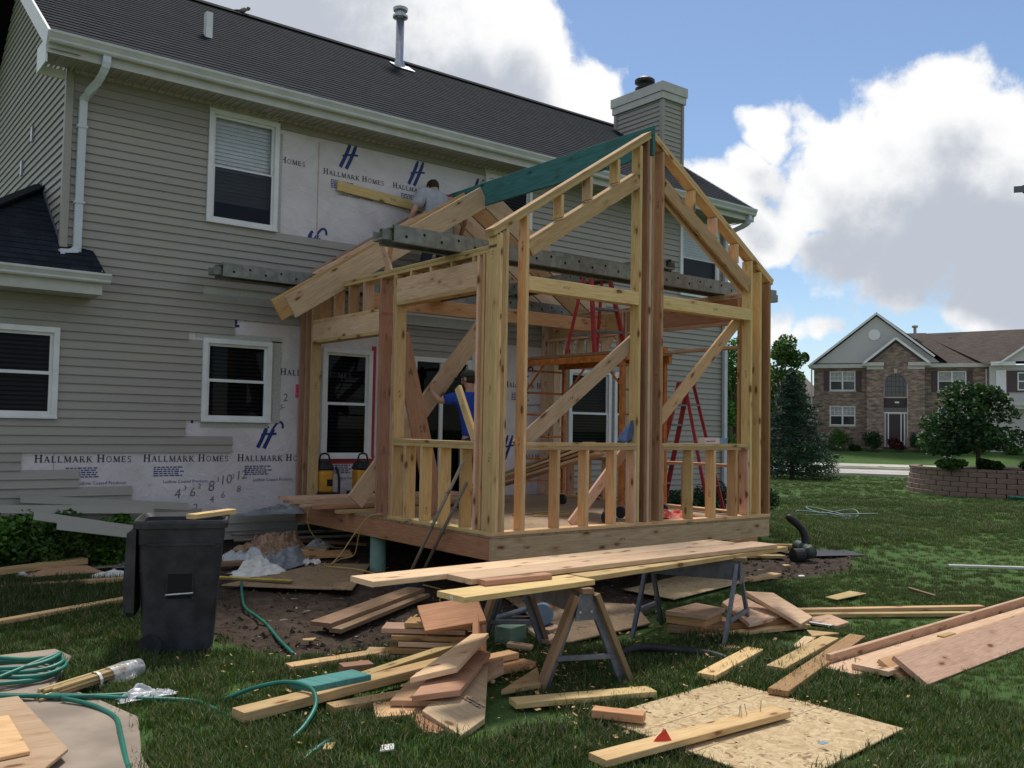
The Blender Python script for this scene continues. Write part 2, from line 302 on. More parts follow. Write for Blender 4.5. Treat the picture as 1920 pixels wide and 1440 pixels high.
def grassmat(name, a, b, c2):
    mt, t, p, out = newmat(name)
    g = t.n('ShaderNodeNewGeometry'); oi = t.n('ShaderNodeObjectInfo')
    nz = t.n('ShaderNodeTexNoise', Scale=.75, Detail=5., Roughness=.65); t.l(g.outputs['Position'], nz.inputs['Vector'])
    n2 = t.n('ShaderNodeTexNoise', Scale=.22, Detail=3.); t.l(g.outputs['Position'], n2.inputs['Vector'])
    colr = t.mix(g.outputs['Random Per Island'], a, b); colr = t.mix(t.m('MULTIPLY', t.ss(nz.outputs['Fac'], .48, .72), .65), colr, c2)
    colr = t.mix(t.ss(n2.outputs['Fac'], .35, .65), colr, t.mix(1., colr, (.68, .74, .7), 'MULTIPLY'))
    colr = t.mix(oi.outputs['Random'], colr, t.mix(1., colr, (1.2, 1.12, .95), 'MULTIPLY'))
    t.l(colr, p.inputs['Base Color']); p.inputs['Roughness'].default_value = .55; p.inputs['Specular IOR Level'].default_value = .3
    td = t.n('ShaderNodeBsdfTranslucent'); t.l(t.mix(1., colr, (1.3, 1.5, .6), 'MULTIPLY'), td.inputs[0])
    mx = t.n('ShaderNodeMixShader', Fac=.25); t.l(p.outputs[0], mx.inputs[1]); t.l(td.outputs[0], mx.inputs[2]); t.l(mx.outputs[0], out.inputs[0])
def leafmat(name, a, b, c2=None, trans=.25):
    mt, t, p, out = newmat(name)
    g = t.n('ShaderNodeNewGeometry'); tc = t.n('ShaderNodeTexCoord')
    nz = t.n('ShaderNodeTexNoise', Scale=1.7, Detail=3.); t.l(tc.outputs['Object'], nz.inputs['Vector'])
    colr = t.mix(g.outputs['Random Per Island'], a, b)
    if c2: colr = t.mix(t.ss(nz.outputs['Fac'], .45, .65), colr, c2)
    t.l(colr, p.inputs['Base Color']); p.inputs['Roughness'].default_value = .55; p.inputs['Specular IOR Level'].default_value = .3
    td = t.n('ShaderNodeBsdfTranslucent'); t.l(t.mix(1., colr, (1.3, 1.5, .6), 'MULTIPLY'), td.inputs[0])
    mx = t.n('ShaderNodeMixShader', Fac=trans); t.l(p.outputs[0], mx.inputs[1]); t.l(td.outputs[0], mx.inputs[2]); t.l(mx.outputs[0], out.inputs[0])
leafmat('leaf_mid', (.035, .085, .016), (.07, .14, .028)); leafmat('leaf_dark', (.016, .046, .016), (.032, .075, .024)); leafmat('leaf_bright', (.06, .15, .02), (.11, .22, .04))
leafmat('needle_blue', (.016, .044, .026), (.03, .072, .040), trans=.1); leafmat('leaf_maroon', (.05, .012, .014), (.085, .02, .02)); leafmat('leaf_yellow', (.20, .24, .03), (.3, .3, .05))
grassmat('grass_blade', (.040, .080, .020), (.072, .118, .032), (.105, .105, .058))
leafmat('dry_blade', (.16, .13, .07), (.26, .21, .12))
leafmat('yew_green', (.014, .04, .018), (.03, .068, .026))
def ground_mat():
    mt, t, p, _ = newmat('lawn_and_soil')
    tc = t.n('ShaderNodeTexCoord'); at = t.n('ShaderNodeAttribute', attribute_name='soil')
    n1 = t.n('ShaderNodeTexNoise', Scale=.35, Detail=6., Roughness=.6); t.l(tc.outputs['Object'], n1.inputs['Vector'])
    n2 = t.n('ShaderNodeTexNoise', Scale=9., Detail=8., Roughness=.7); t.l(tc.outputs['Object'], n2.inputs['Vector'])
    n3 = t.n('ShaderNodeTexNoise', Scale=42., Detail=6., Roughness=.7); t.l(tc.outputs['Object'], n3.inputs['Vector'])
    g = t.mix(t.ss(n1.outputs['Fac'], .3, .7), (.064, .128, .036), (.094, .16, .045)); g = t.mix(t.ss(n3.outputs['Fac'], .35, .7), g, t.mix(1., g, (.5, .55, .5), 'MULTIPLY'))
    d = t.mix(t.ss(n2.outputs['Fac'], .3, .7), (.030, .022, .017), (.085, .062, .046)); d = t.mix(t.ss(n3.outputs['Fac'], .6, .75), d, (.16, .125, .095))
    f = t.ss(t.m('ADD', at.outputs['Fac'], t.m('MULTIPLY', t.m('SUBTRACT', n2.outputs['Fac'], .5), .8)), .35, .65)
    t.l(t.mix(f, g, d), p.inputs['Base Color']); p.inputs['Roughness'].default_value = .95; p.inputs['Specular IOR Level'].default_value = .15
    bump(t, p, t.m('ADD', n3.outputs['Fac'], n2.outputs['Fac']), .6, .03)
ground_mat()

# ------------------------------------------------------------------ helpers
def link(o, parent=None):
    COL.objects.link(o)
    if parent is not None: attach(o, parent)
    return o
def attach(o, parent):
    o.parent = parent
    root = parent
    M = parent.matrix_basis.copy(); q = parent
    if q.parent is not None:
        M = q.parent.matrix_basis @ q.matrix_parent_inverse @ M
    o.matrix_parent_inverse = M.inverted()
def tag(o, label=None, cat=None, group=None, kind=None):
    if label: o['label'] = label
    if cat: o['category'] = cat
    if group: o['group'] = group
    if kind: o['kind'] = kind
    return o
def thing(name, label, cat, loc=(0, 0, 0), group=None):
    o = bpy.data.objects.new(name, None); o.empty_display_size = .1; o.location = loc; COL.objects.link(o)
    return tag(o, label, cat, group)
def mk(name, verts, faces, mat, parent=None, smooth=False, mw=None):
    me = bpy.data.meshes.new(name); me.from_pydata([tuple(v) for v in verts], [], faces); me.update()
    if mat: me.materials.append(MATS[mat])
    if smooth: me.shade_smooth()
    o = bpy.data.objects.new(name, me)
    if mw is not None: o.matrix_basis = mw
    return link(o, parent)
_bc = {}
def board_mesh(L, w, t, mat, ch=.003):
    key = (round(L, 3), round(w, 4), round(t, 4), mat, ch)
    if key in _bc: return _bc[key]
    c = min(ch, w*.3, t*.3); sec = [(-w/2+c, -t/2), (w/2-c, -t/2), (w/2, -t/2+c), (w/2, t/2-c), (w/2-c, t/2), (-w/2+c, t/2), (-w/2, t/2-c), (-w/2, -t/2+c)]
    vs = [(x, y, z) for x in (-L/2, L/2) for y, z in sec]
    fs = [tuple(reversed(range(8))), tuple(range(8, 16))] + [(i, (i+1) % 8, 8+(i+1) % 8, 8+i) for i in range(8)]
    me = bpy.data.meshes.new('board'); me.from_pydata(vs, [], fs); me.materials.append(MATS[mat]); me.update(); _bc[key] = me; return me
def board(name, p0, p1, w, t, mat, up=(0, 0, 1), parent=None, roll=0., ch=.003):
    """lumber from p0 to p1 (centre line), width w across, thickness t along up"""
    p0, p1, up = Vector(p0), Vector(p1), Vector(up); d = p1-p0; L = d.length; x = d/L
    z = (up - x*up.dot(x)).normalized(); y = z.cross(x)
    o = bpy.data.objects.new(name, board_mesh(L, w, t, mat, ch))
    M = Matrix((x, y, z)).transposed().to_4x4()
    if roll: M = M @ Matrix.Rotation(roll, 4, 'X')
    M.translation = (p0+p1)/2; o.matrix_basis = M
    return link(o, parent)
def bx(name, x0, x1, y0, y1, z0, z1, mat, parent=None, ch=.003):
    """axis aligned lumber; its longest side becomes the grain direction"""
    d = [x1-x0, y1-y0, z1-z0]; c = Vector(((x0+x1)/2, (y0+y1)/2, (z0+z1)/2)); a = d.index(max(d))
    e = [Vector((1, 0, 0)), Vector((0, 1, 0)), Vector((0, 0, 1))][a]; o1, o2 = [i for i in range(3) if i != a]
    up = [Vector((1, 0, 0)), Vector((0, 1, 0)), Vector((0, 0, 1))][o2]
    return board(name, c-e*d[a]/2, c+e*d[a]/2, d[o1], d[o2], mat, up, parent, ch=ch)
class MB:
    """collects shapes of ONE part"""
    def __init__(s): s.v = []; s.f = []
    def box(s, x0, x1, y0, y1, z0, z1):
        b = len(s.v); s.v += [(x, y, z) for x in (x0, x1) for y in (y0, y1) for z in (z0, z1)]
        s.f += [tuple(b+i for i in q) for q in ((0, 1, 3, 2), (4, 6, 7, 5), (0, 4, 5, 1), (2, 3, 7, 6), (0, 2, 6, 4), (1, 5, 7, 3))]; return s
    def quad(s, a, b_, c_, d_): b = len(s.v); s.v += [a, b_, c_, d_]; s.f.append((b, b+1, b+2, b+3)); return s
    def bar(s, p0, p1, w, t, up=(0, 0, 1)):
        p0, p1, up = Vector(p0), Vector(p1), Vector(up); x = (p1-p0).normalized()
        z = up-x*up.dot(x)
        if z.length < 1e-4: z = Vector((1, 0, 0))-x*x.x
        z.normalize(); y = z.cross(x); b = len(s.v)
        s.v += [p+y*sy*w/2+z*sz*t/2 for p in (p0, p1) for sy, sz in ((-1, -1), (1, -1), (1, 1), (-1, 1))]
        s.f += [tuple(b+i for i in q) for q in ((3, 2, 1, 0), (4, 5, 6, 7), (0, 1, 5, 4), (1, 2, 6, 5), (2, 3, 7, 6), (3, 0, 4, 7))]; return s
    def tube(s, pts, r, n=8, cap=True):
        pts = [Vector(p) for p in pts]; rr = r if isinstance(r, (list, tuple)) else [r]*len(pts); b = len(s.v); prev = None
        for i, p in enumerate(pts):
            d = (pts[min(i+1, len(pts)-1)]-pts[max(i-1, 0)]).normalized()
            if prev is None: a = d.orthogonal().normalized()
            else: a = (prev-d*prev.dot(d)); a = a.normalized() if a.length > 1e-5 else d.orthogonal().normalized()
            prev = a; c_ = d.cross(a)
            s.v += [p+(a*math.cos(k*2*math.pi/n)+c_*math.sin(k*2*math.pi/n))*rr[i] for k in range(n)]
        for i in range(len(pts)-1):
            for k in range(n): s.f.append((b+i*n+k, b+i*n+(k+1) % n, b+(i+1)*n+(k+1) % n, b+(i+1)*n+k))
        if cap: s.f.append(tuple(b+k for k in reversed(range(n)))); s.f.append(tuple(b+(len(pts)-1)*n+k for k in range(n)))
        return s
    def lathe(s, c_, prof, n=20):
        return s.tube([(c_[0], c_[1], c_[2]+z) for r, z in prof], [max(r, .001) for r, z in prof], n)
    def build(s, name, mat, parent=None, smooth=False, mw=None): return mk(name, s.v, s.f, mat, parent, smooth, mw)
def smoothpath(pts, n=8):
    pts = [Vector(p) for p in pts]; out = []
    for i in range(len(pts)-1):
        a, b_, c_, d_ = pts[max(i-1, 0)], pts[i], pts[i+1], pts[min(i+2, len(pts)-1)]
        for k in range(n):
            t = k/n; out.append(.5*((2*b_)+(c_-a)*t+(2*a-5*b_+4*c_-d_)*t*t+(3*b_-a-3*c_+d_)*t*t*t))
    return out+[pts[-1]]
def sst(a, b, x): t = min(max((x-a)/(b-a), 0), 1); return t*t*(3-2*t)
# far frame: e_d runs away from the viewer towards the street, e_r to its right
ED, ER = Vector((.863, .505, 0)), Vector((.505, -.863, 0))
def FP(r, d, z): p = CAMLOC + ED*d + ER*r; return Vector((p.x, p.y, z))
def G(x, y):
    d = (x-CAMLOC.x)*ED.x + (y-CAMLOC.y)*ED.y
    f = min(max((13-x)/5, 0), 1)
    return -.76 + .22*sst(0, 4.2, y)*f + 1.12*sst(54.6, 66, d)
D = 4.464                                    # face of the house wall
# ------------------------------------------------------------------ ground, street
def frange(a, b, s):
    n = max(1, int(round((b-a)/s))); return [a+(b-a)*i/n for i in range(n)]
XS = [-500, -250, -120, -60, -30, -18, -14] + frange(-11, 13, .14) + frange(13, 30, 1.) + frange(30, 100, 2.) + [100, 110, 130, 170, 260, 500]
YS = [-500, -250, -120] + frange(-80, -9, 2.5) + frange(-9, 6, .14) + frange(6, 20, 1.) + frange(20, 70, 2.) + [70, 90, 130, 250, 500]
SOIL = [(-2.0, 2.3), (-2.55, .9), (-2.45, .1), (-2.2, -.55), (-1.5, -.6), (-.7, -.5), (.2, -.9), (1.2, -.9), (2.2, -.2), (3.4, -.1), (4.6, -.25), (5.9, -.2), (6.5, .2), (7.3, .55), (6.6, 1.4), (6.0, 2.6), (9.1, 3.6), (9.1, 4.8), (-3.6, 4.8), (-3.4, 4.0), (-2.6, 3.2)]
def inside(poly, x, y):
    c = False; j = len(poly)-1
    for i in range(len(poly)):
        (xi, yi), (xj, yj) = poly[i], poly[j]
        if (yi > y) != (yj > y) and x < (xj-xi)*(y-yi)/(yj-yi)+xi: c = not c
        j = i
    return c
def pdist(poly, x, y):
    best = 9e9
    for i in range(len(poly)):
        ax, ay = poly[i]; bx_, by_ = poly[(i+1) % len(poly)]; dx, dy = bx_-ax, by_-ay
        t = max(0, min(1, ((x-ax)*dx+(y-ay)*dy)/(dx*dx+dy*dy))); best = min(best, math.hypot(x-ax-t*dx, y-ay-t*dy))
    return best
def soil(x, y):
    if not (-5 < x < 11 and -3 < y < 7): return 0.
    d = pdist(SOIL, x, y); d = -d if inside(SOIL, x, y) else d
    return max(0., min(1., .5-d/.5))
verts = []; sl = []
for y in YS:
    for x in XS:
        z = G(x, y); s = soil(x, y)
        if -11 <= x <= 13 and -9 <= y <= 6:
            z += .022*noise.noise((x*.9, y*.9, 0)) + .008*noise.noise((x*3.1, y*3.1, 5))
            z += s*(.05*noise.noise((x*2.3, y*2.3, 2)) + .03*noise.noise((x*6.5, y*6.5, 9)) - .015)
        verts.append((x, y, z)); sl.append(s)
nx = len(XS); faces = [(j*nx+i, j*nx+i+1, (j+1)*nx+i+1, (j+1)*nx+i) for j in range(len(YS)-1) for i in range(nx-1)]
ground = mk('ground', verts, faces, 'lawn_and_soil', smooth=True); ground['kind'] = 'structure'
at = ground.data.attributes.new('soil', 'FLOAT', 'POINT'); at.data.foreach_set('value', sl)
def strip(name, d0, d1, h, mat, r0_=-80, r1_=90, n=60, thick=None):
    mb = MB()
    for i in range(n):
        a, b_ = r0_+(r1_-r0_)*i/n, r0_+(r1_-r0_)*(i+1)/n
        P = [FP(a, d0, 0), FP(b_, d0, 0), FP(b_, d1, 0), FP(a, d1, 0)]
        P = [Vector((p.x, p.y, G(p.x, p.y)+h)) for p in P]; mb.quad(*P)
        if thick: mb.quad(P[0]-Vector((0, 0, thick)), P[1]-Vector((0, 0, thick)), P[1], P[0]); mb.quad(P[3], P[2], P[2]-Vector((0, 0, thick)), P[3]-Vector((0, 0, thick)))
    o = mb.build(name, mat); o['kind'] = 'structure'; return o
strip('road', 45.2, 52.6, .02, 'road_concrete')
strip('kerb', 52.6, 53.1, .12, 'kerb_concrete', thick=.15)
strip('kerb', 44.7, 45.2, .10, 'kerb_concrete', thick=.15)
strip('sidewalk', 56.0, 57.3, .03, 'kerb_concrete', thick=.06)
# concrete walk at the lower left corner
pv = [(-8, .75), (-3.72, .62), (-3.66, .35), (-3.92, -.35), (-3.78, -.9), (-3.68, -1.4), (-3.86, -2.1), (-4.0, -3.5), (-4.2, -7.5), (-8, -7.5)]
pth = mk('path', [(x, y, G(x, y)+.035) for x, y in pv]+[(x, y, G(x, y)-.08) for x, y in pv], [tuple(reversed(range(len(pv))))]+[((i+1) % len(pv), i, i+len(pv), (i+1) % len(pv)+len(pv)) for i in range(len(pv))], 'concrete'); pth['kind'] = 'structure'
if pth.data.polygons[0].normal.z < 0: pth.data.flip_normals()

# ------------------------------------------------------------------ main house
house = thing('main_house', 'taupe sided two storey house with its siding partly stripped to printed wrap', 'house', (2.95, D, -.6))
EXPO = .1016
def holes_grid(name, x0, x1, z0, z1, holes, y, mat, parent):
    xs = sorted({x0, x1, *[min(max(h[0], x0), x1) for h in holes], *[min(max(h[1], x0), x1) for h in holes]}); zs = sorted({z0, z1, *[h[2] for h in holes], *[h[3] for h in holes]})
    mb = MB()
    for i in range(len(xs)-1):
        for j in range(len(zs)-1):
            cx, cz = (xs[i]+xs[i+1])/2, (zs[j]+zs[j+1])/2
            if any(h[0] < cx < h[1] and h[2] < cz < h[3] for h in holes): continue
            mb.quad((xs[i], y, zs[j]), (xs[i+1], y, zs[j]), (xs[i+1], y, zs[j+1]), (xs[i], y, zs[j+1]))
    return mb.build(name, mat, parent)
WIN = [  # x0,x1,z0,z1, blind kind
    (-1.33, -.372, 3.63, 5.11, 'pale'), (-3.98, -2.985, 1.07, 2.125, 'dark'), (-1.31, -.385, 1.07, 2.14, 'dark'), (.36, 1.14, .59, 2.13, 'dark'),
    (3.08, 4.03, 3.62, 5.08, 'dark'), (7.63, 8.74, 3.62, 5.06, 'pale'), (4.90, 5.88, .60, 2.08, 'dark'), (5.96, 6.9, .60, 2.08, 'dark')]
DOOR = (1.84, 2.86, .03, 2.03)
holes = [w[:4] for w in WIN]+[DOOR]
wrapw = holes_grid('house_wrap', -7, 8.92, -.3, 5.2, holes+[(-7.1, -2.985, 2.6, 5.3)], D+.012, 'house_wrap_sheet', house)
mk('foundation', [(-7, D+.02, -.9), (8.92, D+.02, -.9), (8.92, D+.02, -.3), (-7, D+.02, -.3), (-7, D+.2, -.9), (8.92, D+.2, -.9), (8.92, D+.2, -.3), (-7, D+.2, -.3)], [(0, 1, 2, 3), (3, 2, 6, 7), (1, 5, 6, 2), (4, 0, 3, 7), (5, 4, 7, 6)], 'soil', house)
# siding courses on the rear wall
def bare(z):
    """x ranges of the rear wall where the siding is off, at height z"""
    o = []
    if 3.62 < z < 5.0: o.append((-.37, 3.07))
    if 2.66 < z < 2.82: o.append((-1.33, .35))
    if 2.23 < z < 2.36: o.append((-.9, 1.3)); o.append((2.9, 4.9))
    elif 2.06 < z <= 2.23: o.append((-1.49, 1.3)); o.append((2.9, 4.9))
    elif 1.06 < z <= 2.06: o.append((-.40, 1.84)); o.append((2.8, 4.9))
    elif .88 < z <= 1.06: o.append((-1.49, 4.9))
    elif .675 < z <= .88: o.append((-.88, 4.9))
    elif .48 < z <= .675: o.append((-3.33, 4.9))
    elif .31 < z <= .48: o.append((-2.71, 4.9))
    elif -.06 < z <= .31: o.append((-2.11, 4.9))
    elif -.16 < z <= -.06: o.append((-1.25, 4.9))
    elif z <= -.16: o.append((0.06, 4.3))
    return o
def minus(iv, cuts):
    out = [iv]
    for c0, c1 in cuts:
        nw = []
        for a, b_ in out:
            if c1 <= a or c0 >= b_: nw.append((a, b_)); continue
            if c0 > a: nw.append((a, c0))
            if c1 < b_: nw.append((c1, b_))
        out = nw
    return [(a, b_) for a, b_ in out if b_-a > .03]
def lap(a, b_, z0, e, M, parent, mat='taupe_siding', name='siding_board', sag=0.):
    """one lap of siding along local X, face towards local -Y"""
    sec = [(.004, e+.006), (-.012, .016), (-.0175, .010), (-.0175, 0), (.008, 0)]
    vs = []
    for x in (a, b_):
        for y, z in sec: vs.append((x-(a+b_)/2, y, z))
    fs = [(i, i+1, i+6, i+5) for i in range(4)]+[(4, 3, 2, 1, 0), (5, 6, 7, 8, 9)]
    mw = M @ Matrix.Translation(((a+b_)/2, 0, z0))
    return mk(name, vs, fs, mat, parent, mw=mw)
MB_rear = Matrix.Translation((0, D, 0))
rs = random.Random(3); z = -.25; k = 0
z = .678-11*EXPO
while z < 5.14:
    cuts = bare(z+EXPO/2)+[(h[0], h[1]) for h in holes if h[2]-.02 < z+EXPO/2 < h[3]+.02]
    for iv in minus((-6.0 if z < 2.95 else -2.94, 8.86), cuts):
        segs = [iv]
        if iv[1]-iv[0] > 2.2:
            s_ = iv[0]+rs.uniform(1., iv[1]-iv[0]-1.); segs = [(iv[0], s_), (s_-.02, iv[1])]
        for q_, (a, b_) in enumerate(segs): lap(a, b_, z+rs.uniform(-.0012, .0012), EXPO if z+EXPO < 5.19 else 5.19-z, Matrix.Translation((0, D-.0025*q_, 0)), house)
    z += EXPO
# corner posts of vinyl
bx('corner_post', -3.03, -2.945, D-.03, D+.05, 2.98, 5.19, 'taupe_siding', house); bx('corner_post', 8.865, 8.95, D-.03, D+.05, -.25, 5.19, 'taupe_siding', house)
# wall facing left (gable end) with its courses
RY, RZ, EY, EZ, PIT = 7.8, 8.0, 3.93, 5.39, (8.0-5.39)/(7.8-3.93)
Mg = Matrix(((0, -0, 0, -3.0), (0, 0, 0, 0), (0, 0, 1, 0), (0, 0, 0, 1)))
Mg = Matrix.Translation((-3.0, 0, 0)) @ Matrix.Rotation(R(-90), 4, 'Z')      # local X -> -Y ; local -Y -> -X
mk('gable_wall', [(-2.99, D, -.3), (-2.99, 11.1, -.3), (-2.99, 11.1, 5.2), (-2.99, RY, RZ-.2), (-2.99, D, 5.5)], [(0, 4, 3, 2, 1)], 'taupe_siding', house)
z = 2.9
while z < RZ-.45:
    zc = z+EXPO; ylo = D+.04 if zc < 5.15 else max(D+.04, EY+(zc+.22-EZ)/PIT); yhi = 11.1 if zc < 5.15 else 2*RY-ylo
    if yhi-ylo > .1: lap(-yhi, -ylo, z, EXPO, Mg, house)
    z += EXPO
mb = MB(); mb.box(-3.035, -3.005, 6.35, 6.45, 4.78, 4.98); mb.box(-3.035, -3.005, 7.0, 7.1, 4.45, 4.66); mb.build('vent_cover', 'galvanised', house)
mk('gable_wall', [(8.93, D, -.3), (8.93, 11.1, -.3), (8.93, 11.1, 5.2), (8.93, RY, RZ-.2), (8.93, D, 5.5)], [(0, 1, 2, 3, 4)], 'taupe_siding', house)
mk('back_wall', [(-2.99, 11.1, -.8), (8.93, 11.1, -.8), (8.93, 11.1, 5.4), (-2.99, 11.1, 5.4)], [(1, 0, 3, 2)], 'taupe_siding', house)
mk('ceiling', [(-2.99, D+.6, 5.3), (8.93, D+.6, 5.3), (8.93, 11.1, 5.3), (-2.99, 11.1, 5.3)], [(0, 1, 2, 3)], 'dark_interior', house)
# windows
def window(w, yf=D, parent=house):
    x0, x1, z0, z1, kind = w; f = .062
    mb = MB(); ya, yb = yf-.04, yf+.07
    mb.box(x0, x1, ya, yb, z1-f, z1); mb.box(x0, x1, ya, yb, z0, z0+f*.8); mb.box(x0, x0+f, ya+.0005, yb, z0+f*.8, z1-f); mb.box(x1-f, x1, ya+.0005, yb, z0+f*.8, z1-f)
    mb.box(x0-.004, x1+.004, ya-.012, ya-.0005, z0, z0+.025)
    wo = mb.build('window', 'white_vinyl', parent)
    a, b_, c_, d_ = x0+f, x1-f, z0+f*.8, z1-f; zm = (c_+d_)/2; s = .034
    for (q0, q1, yy) in ((zm-.01, d_, yf+.0), (c_, zm+.02, yf-.02)):
        sb = MB(); sb.box(a, b_, yy, yy+.03, q1-s, q1); sb.box(a, b_, yy, yy+.03, q0, q0+s); sb.box(a, a+s, yy+.0004, yy+.03, q0+s, q1-s); sb.box(b_-s, b_, yy+.0004, yy+.03, q0+s, q1-s)
        sb.build('sash', 'white_vinyl', wo)
        mk('pane', [(a+s, yy+.014, q0+s), (b_-s, yy+.014, q0+s), (b_-s, yy+.014, q1-s), (a+s, yy+.014, q1-s)], [(0, 1, 2, 3)], 'clear_window_glass' if kind == 'pale' else 'window_glass', wo)
    bl = MB(); n = int((d_-c_)/.05); full = kind == 'pale'
    for i in range(n):
        zz = c_+(i+.5)*(d_-c_)/n; t = .027 if full else .017
        if full and zz < c_+.26: continue
        bl.quad((a, yf+.075, zz-t), (b_, yf+.075, zz-t), (b_, yf+.075+.016, zz+t), (a, yf+.075+.016, zz+t))
    bl.build('blind', 'blind_slat' if full else 'brown_blind_slat', wo)
    if full:
        mk('insect_screen', [(a+s, yf-.024, c_+s), (b_-s, yf-.024, c_+s), (b_-s, yf-.024, zm), (a+s, yf-.024, zm)], [(0, 1, 2, 3)], 'screen_mesh', wo)
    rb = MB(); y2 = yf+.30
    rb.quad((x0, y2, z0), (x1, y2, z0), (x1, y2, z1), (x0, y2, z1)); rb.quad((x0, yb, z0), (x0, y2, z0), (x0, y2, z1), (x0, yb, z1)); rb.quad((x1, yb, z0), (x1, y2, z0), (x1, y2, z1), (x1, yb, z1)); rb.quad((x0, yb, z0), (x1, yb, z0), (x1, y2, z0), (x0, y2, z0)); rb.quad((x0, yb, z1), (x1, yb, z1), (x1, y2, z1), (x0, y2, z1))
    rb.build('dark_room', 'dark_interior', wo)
    return wo
mt = bpy.data.materials.new('screen_mesh'); mt.use_nodes = True; t = NT(mt.node_tree); mt.node_tree.nodes.clear(); MATS['screen_mesh'] = mt
o_ = t.n('ShaderNodeOutputMaterial'); a_ = t.n('ShaderNodeBsdfTransparent'); b_ = t.n('ShaderNodeBsdfDiffuse'); b_.inputs[0].default_value = (.03, .035, .05, 1); x_ = t.n('ShaderNodeMixShader', Fac=.72); t.l(a_.outputs[0], x_.inputs[1]); t.l(b_.outputs[0], x_.inputs[2]); t.l(x_.outputs[0], o_.inputs[0])
for w in WIN: window(w)
# sliding door, dark opening with white frame
x0, x1, z0, z1 = DOOR; mb = MB(); mb.box(x0-.02, x1+.02, D-.03, D+.08, z1, z1+.07); mb.box(x0-.02, x0+.05, D-.03, D+.08, z0, z1); mb.box(x1-.05, x1+.02, D-.03, D+.08, z0, z1); mb.box((x0+x1)/2-.03, (x0+x1)/2+.03, D+.0, D+.05, z0, z1)
dr = mb.build('door', 'white_vinyl', house)
mk('pane', [(x0+.05, D+.03, z0), (x1-.05, D+.03, z0), (x1-.05, D+.03, z1), (x0+.05, D+.03, z1)], [(0, 1, 2, 3)], 'window_glass', dr)
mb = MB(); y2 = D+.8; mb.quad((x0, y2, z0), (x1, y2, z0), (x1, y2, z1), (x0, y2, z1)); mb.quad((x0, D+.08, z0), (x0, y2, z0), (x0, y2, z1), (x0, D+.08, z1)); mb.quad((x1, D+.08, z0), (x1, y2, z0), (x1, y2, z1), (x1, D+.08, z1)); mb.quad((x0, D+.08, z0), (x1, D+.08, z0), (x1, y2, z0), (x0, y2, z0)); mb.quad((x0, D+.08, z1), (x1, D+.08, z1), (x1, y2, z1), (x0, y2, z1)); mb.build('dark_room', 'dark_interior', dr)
bx('drip_board', 1.3, 2.92, D-.05, D-.017, 2.56, 2.72, 'cream_trim', house); bx('drip_board', 1.3, 2.92, D-.075, D-.051, 2.70, 2.735, 'white_vinyl', house)
# red and grey flashing tapes round the windows
mb = MB(); mb.box(1.142, 1.21, D+.002, D+.011, .52, 2.2); mb.box(.36, 1.142, D+.002, D+.011, .52, .588); mb.build('flashing_strip', 'red_tape', house)
def tapes(x0, x1, z0, z1):
    mb = MB(); mb.box(x0, x1, D+.003, D+.011, z0, z1); return mb.build('flashing_strip', 'flashing_tape', house)
tapes(-.383, -.24, 1.07, 2.16); tapes(-1.4, -.24, 2.142, 2.215); tapes(-1.3, -.40, 1.0, 1.068); tapes(-.368, -.31, 3.64, 4.99); tapes(3.0, 3.07, 3.64, 4.95); tapes(4.77, 4.895, .62, 2.2); tapes(-1.33, -.2, 2.665, 2.80)
mb = MB(); mb.box(-.02, .03, D-.004, D+.008, 1.42, 1.60); mb.build('ribbon', 'pink_flag', house)
mb = MB(); mb.box(.22, .232, D+.0075, D+.0105, 3.64, 4.99); mb.build('chalk_line', 'chalk_red', house)
# roof, rows of shingles
def rows(name, mat, y0, z0, pit, ytop, xl, xr, parent, ex=.14, lift=.012):
    """a roof plane rising from (y0,z0); xl(y), xr(y) give its ends"""
    L = math.hypot(1, pit); n = int((ytop-y0)*L/ex)+1; vs = []; fs = []; uvs = []
    for i in range(n):
        ya = y0+i*ex/L; yb = min(ytop, ya+ex/L*1.03)
        if ya >= ytop: break
        za, zb = z0+(ya-y0)*pit+lift, z0+(yb-y0)*pit+.001
        segs = max(1, int((xr(ya)-xl(ya))/1.2))
        for s_ in range(segs):
            f0, f1 = s_/segs, (s_+1)/segs
            b_ = len(vs); P = [(xl(ya)+(xr(ya)-xl(ya))*f0, ya, za), (xl(ya)+(xr(ya)-xl(ya))*f1, ya, za), (xl(yb)+(xr(yb)-xl(yb))*f1, yb, zb), (xl(yb)+(xr(yb)-xl(yb))*f0, yb, zb)]
            vs += P; fs.append((b_, b_+1, b_+2, b_+3)); uvs += [(P[0][0], i*ex), (P[1][0], i*ex), (P[2][0], (i+1)*ex), (P[3][0], (i+1)*ex)]
            b_ = len(vs); vs += [(P[0][0], ya, za-lift-.002), (P[1][0], ya, za-lift-.002), P[1], P[0]]; fs.append((b_, b_+1, b_+2, b_+3)); uvs += [(P[0][0], i*ex+.001)]*4
    o = mk(name, vs, fs, mat, parent); uvl = o.data.uv_layers.new(name='UVMap')
    uvl.data.foreach_set('uv', [c for lp in o.data.loops for c in uvs[lp.vertex_index]]); return o
roof = rows('roof', 'charcoal_shingles', EY-.04, EZ-.03, PIT, RY, lambda y: -3.34, lambda y: 9.2, house)
mk('roof_rear', [(-3.34, RY, RZ), (9.2, RY, RZ), (9.2, 2*RY-EY, EZ), (-3.34, 2*RY-EY, EZ)], [(0, 3, 2, 1)], 'charcoal_shingles', house)
mb = MB(); mb.bar((-3.35, RY-.06, RZ-.01), (9.21, RY-.06, RZ-.01), .2, .02, (0, -PIT, 1)); mb.build('ridge_cap', 'charcoal_shingles', house)
mb = MB(); mb.box(-3.34, 9.2, EY+.03, EY+.06, 5.15, 5.35); mb.build('fascia', 'cream_trim', house)
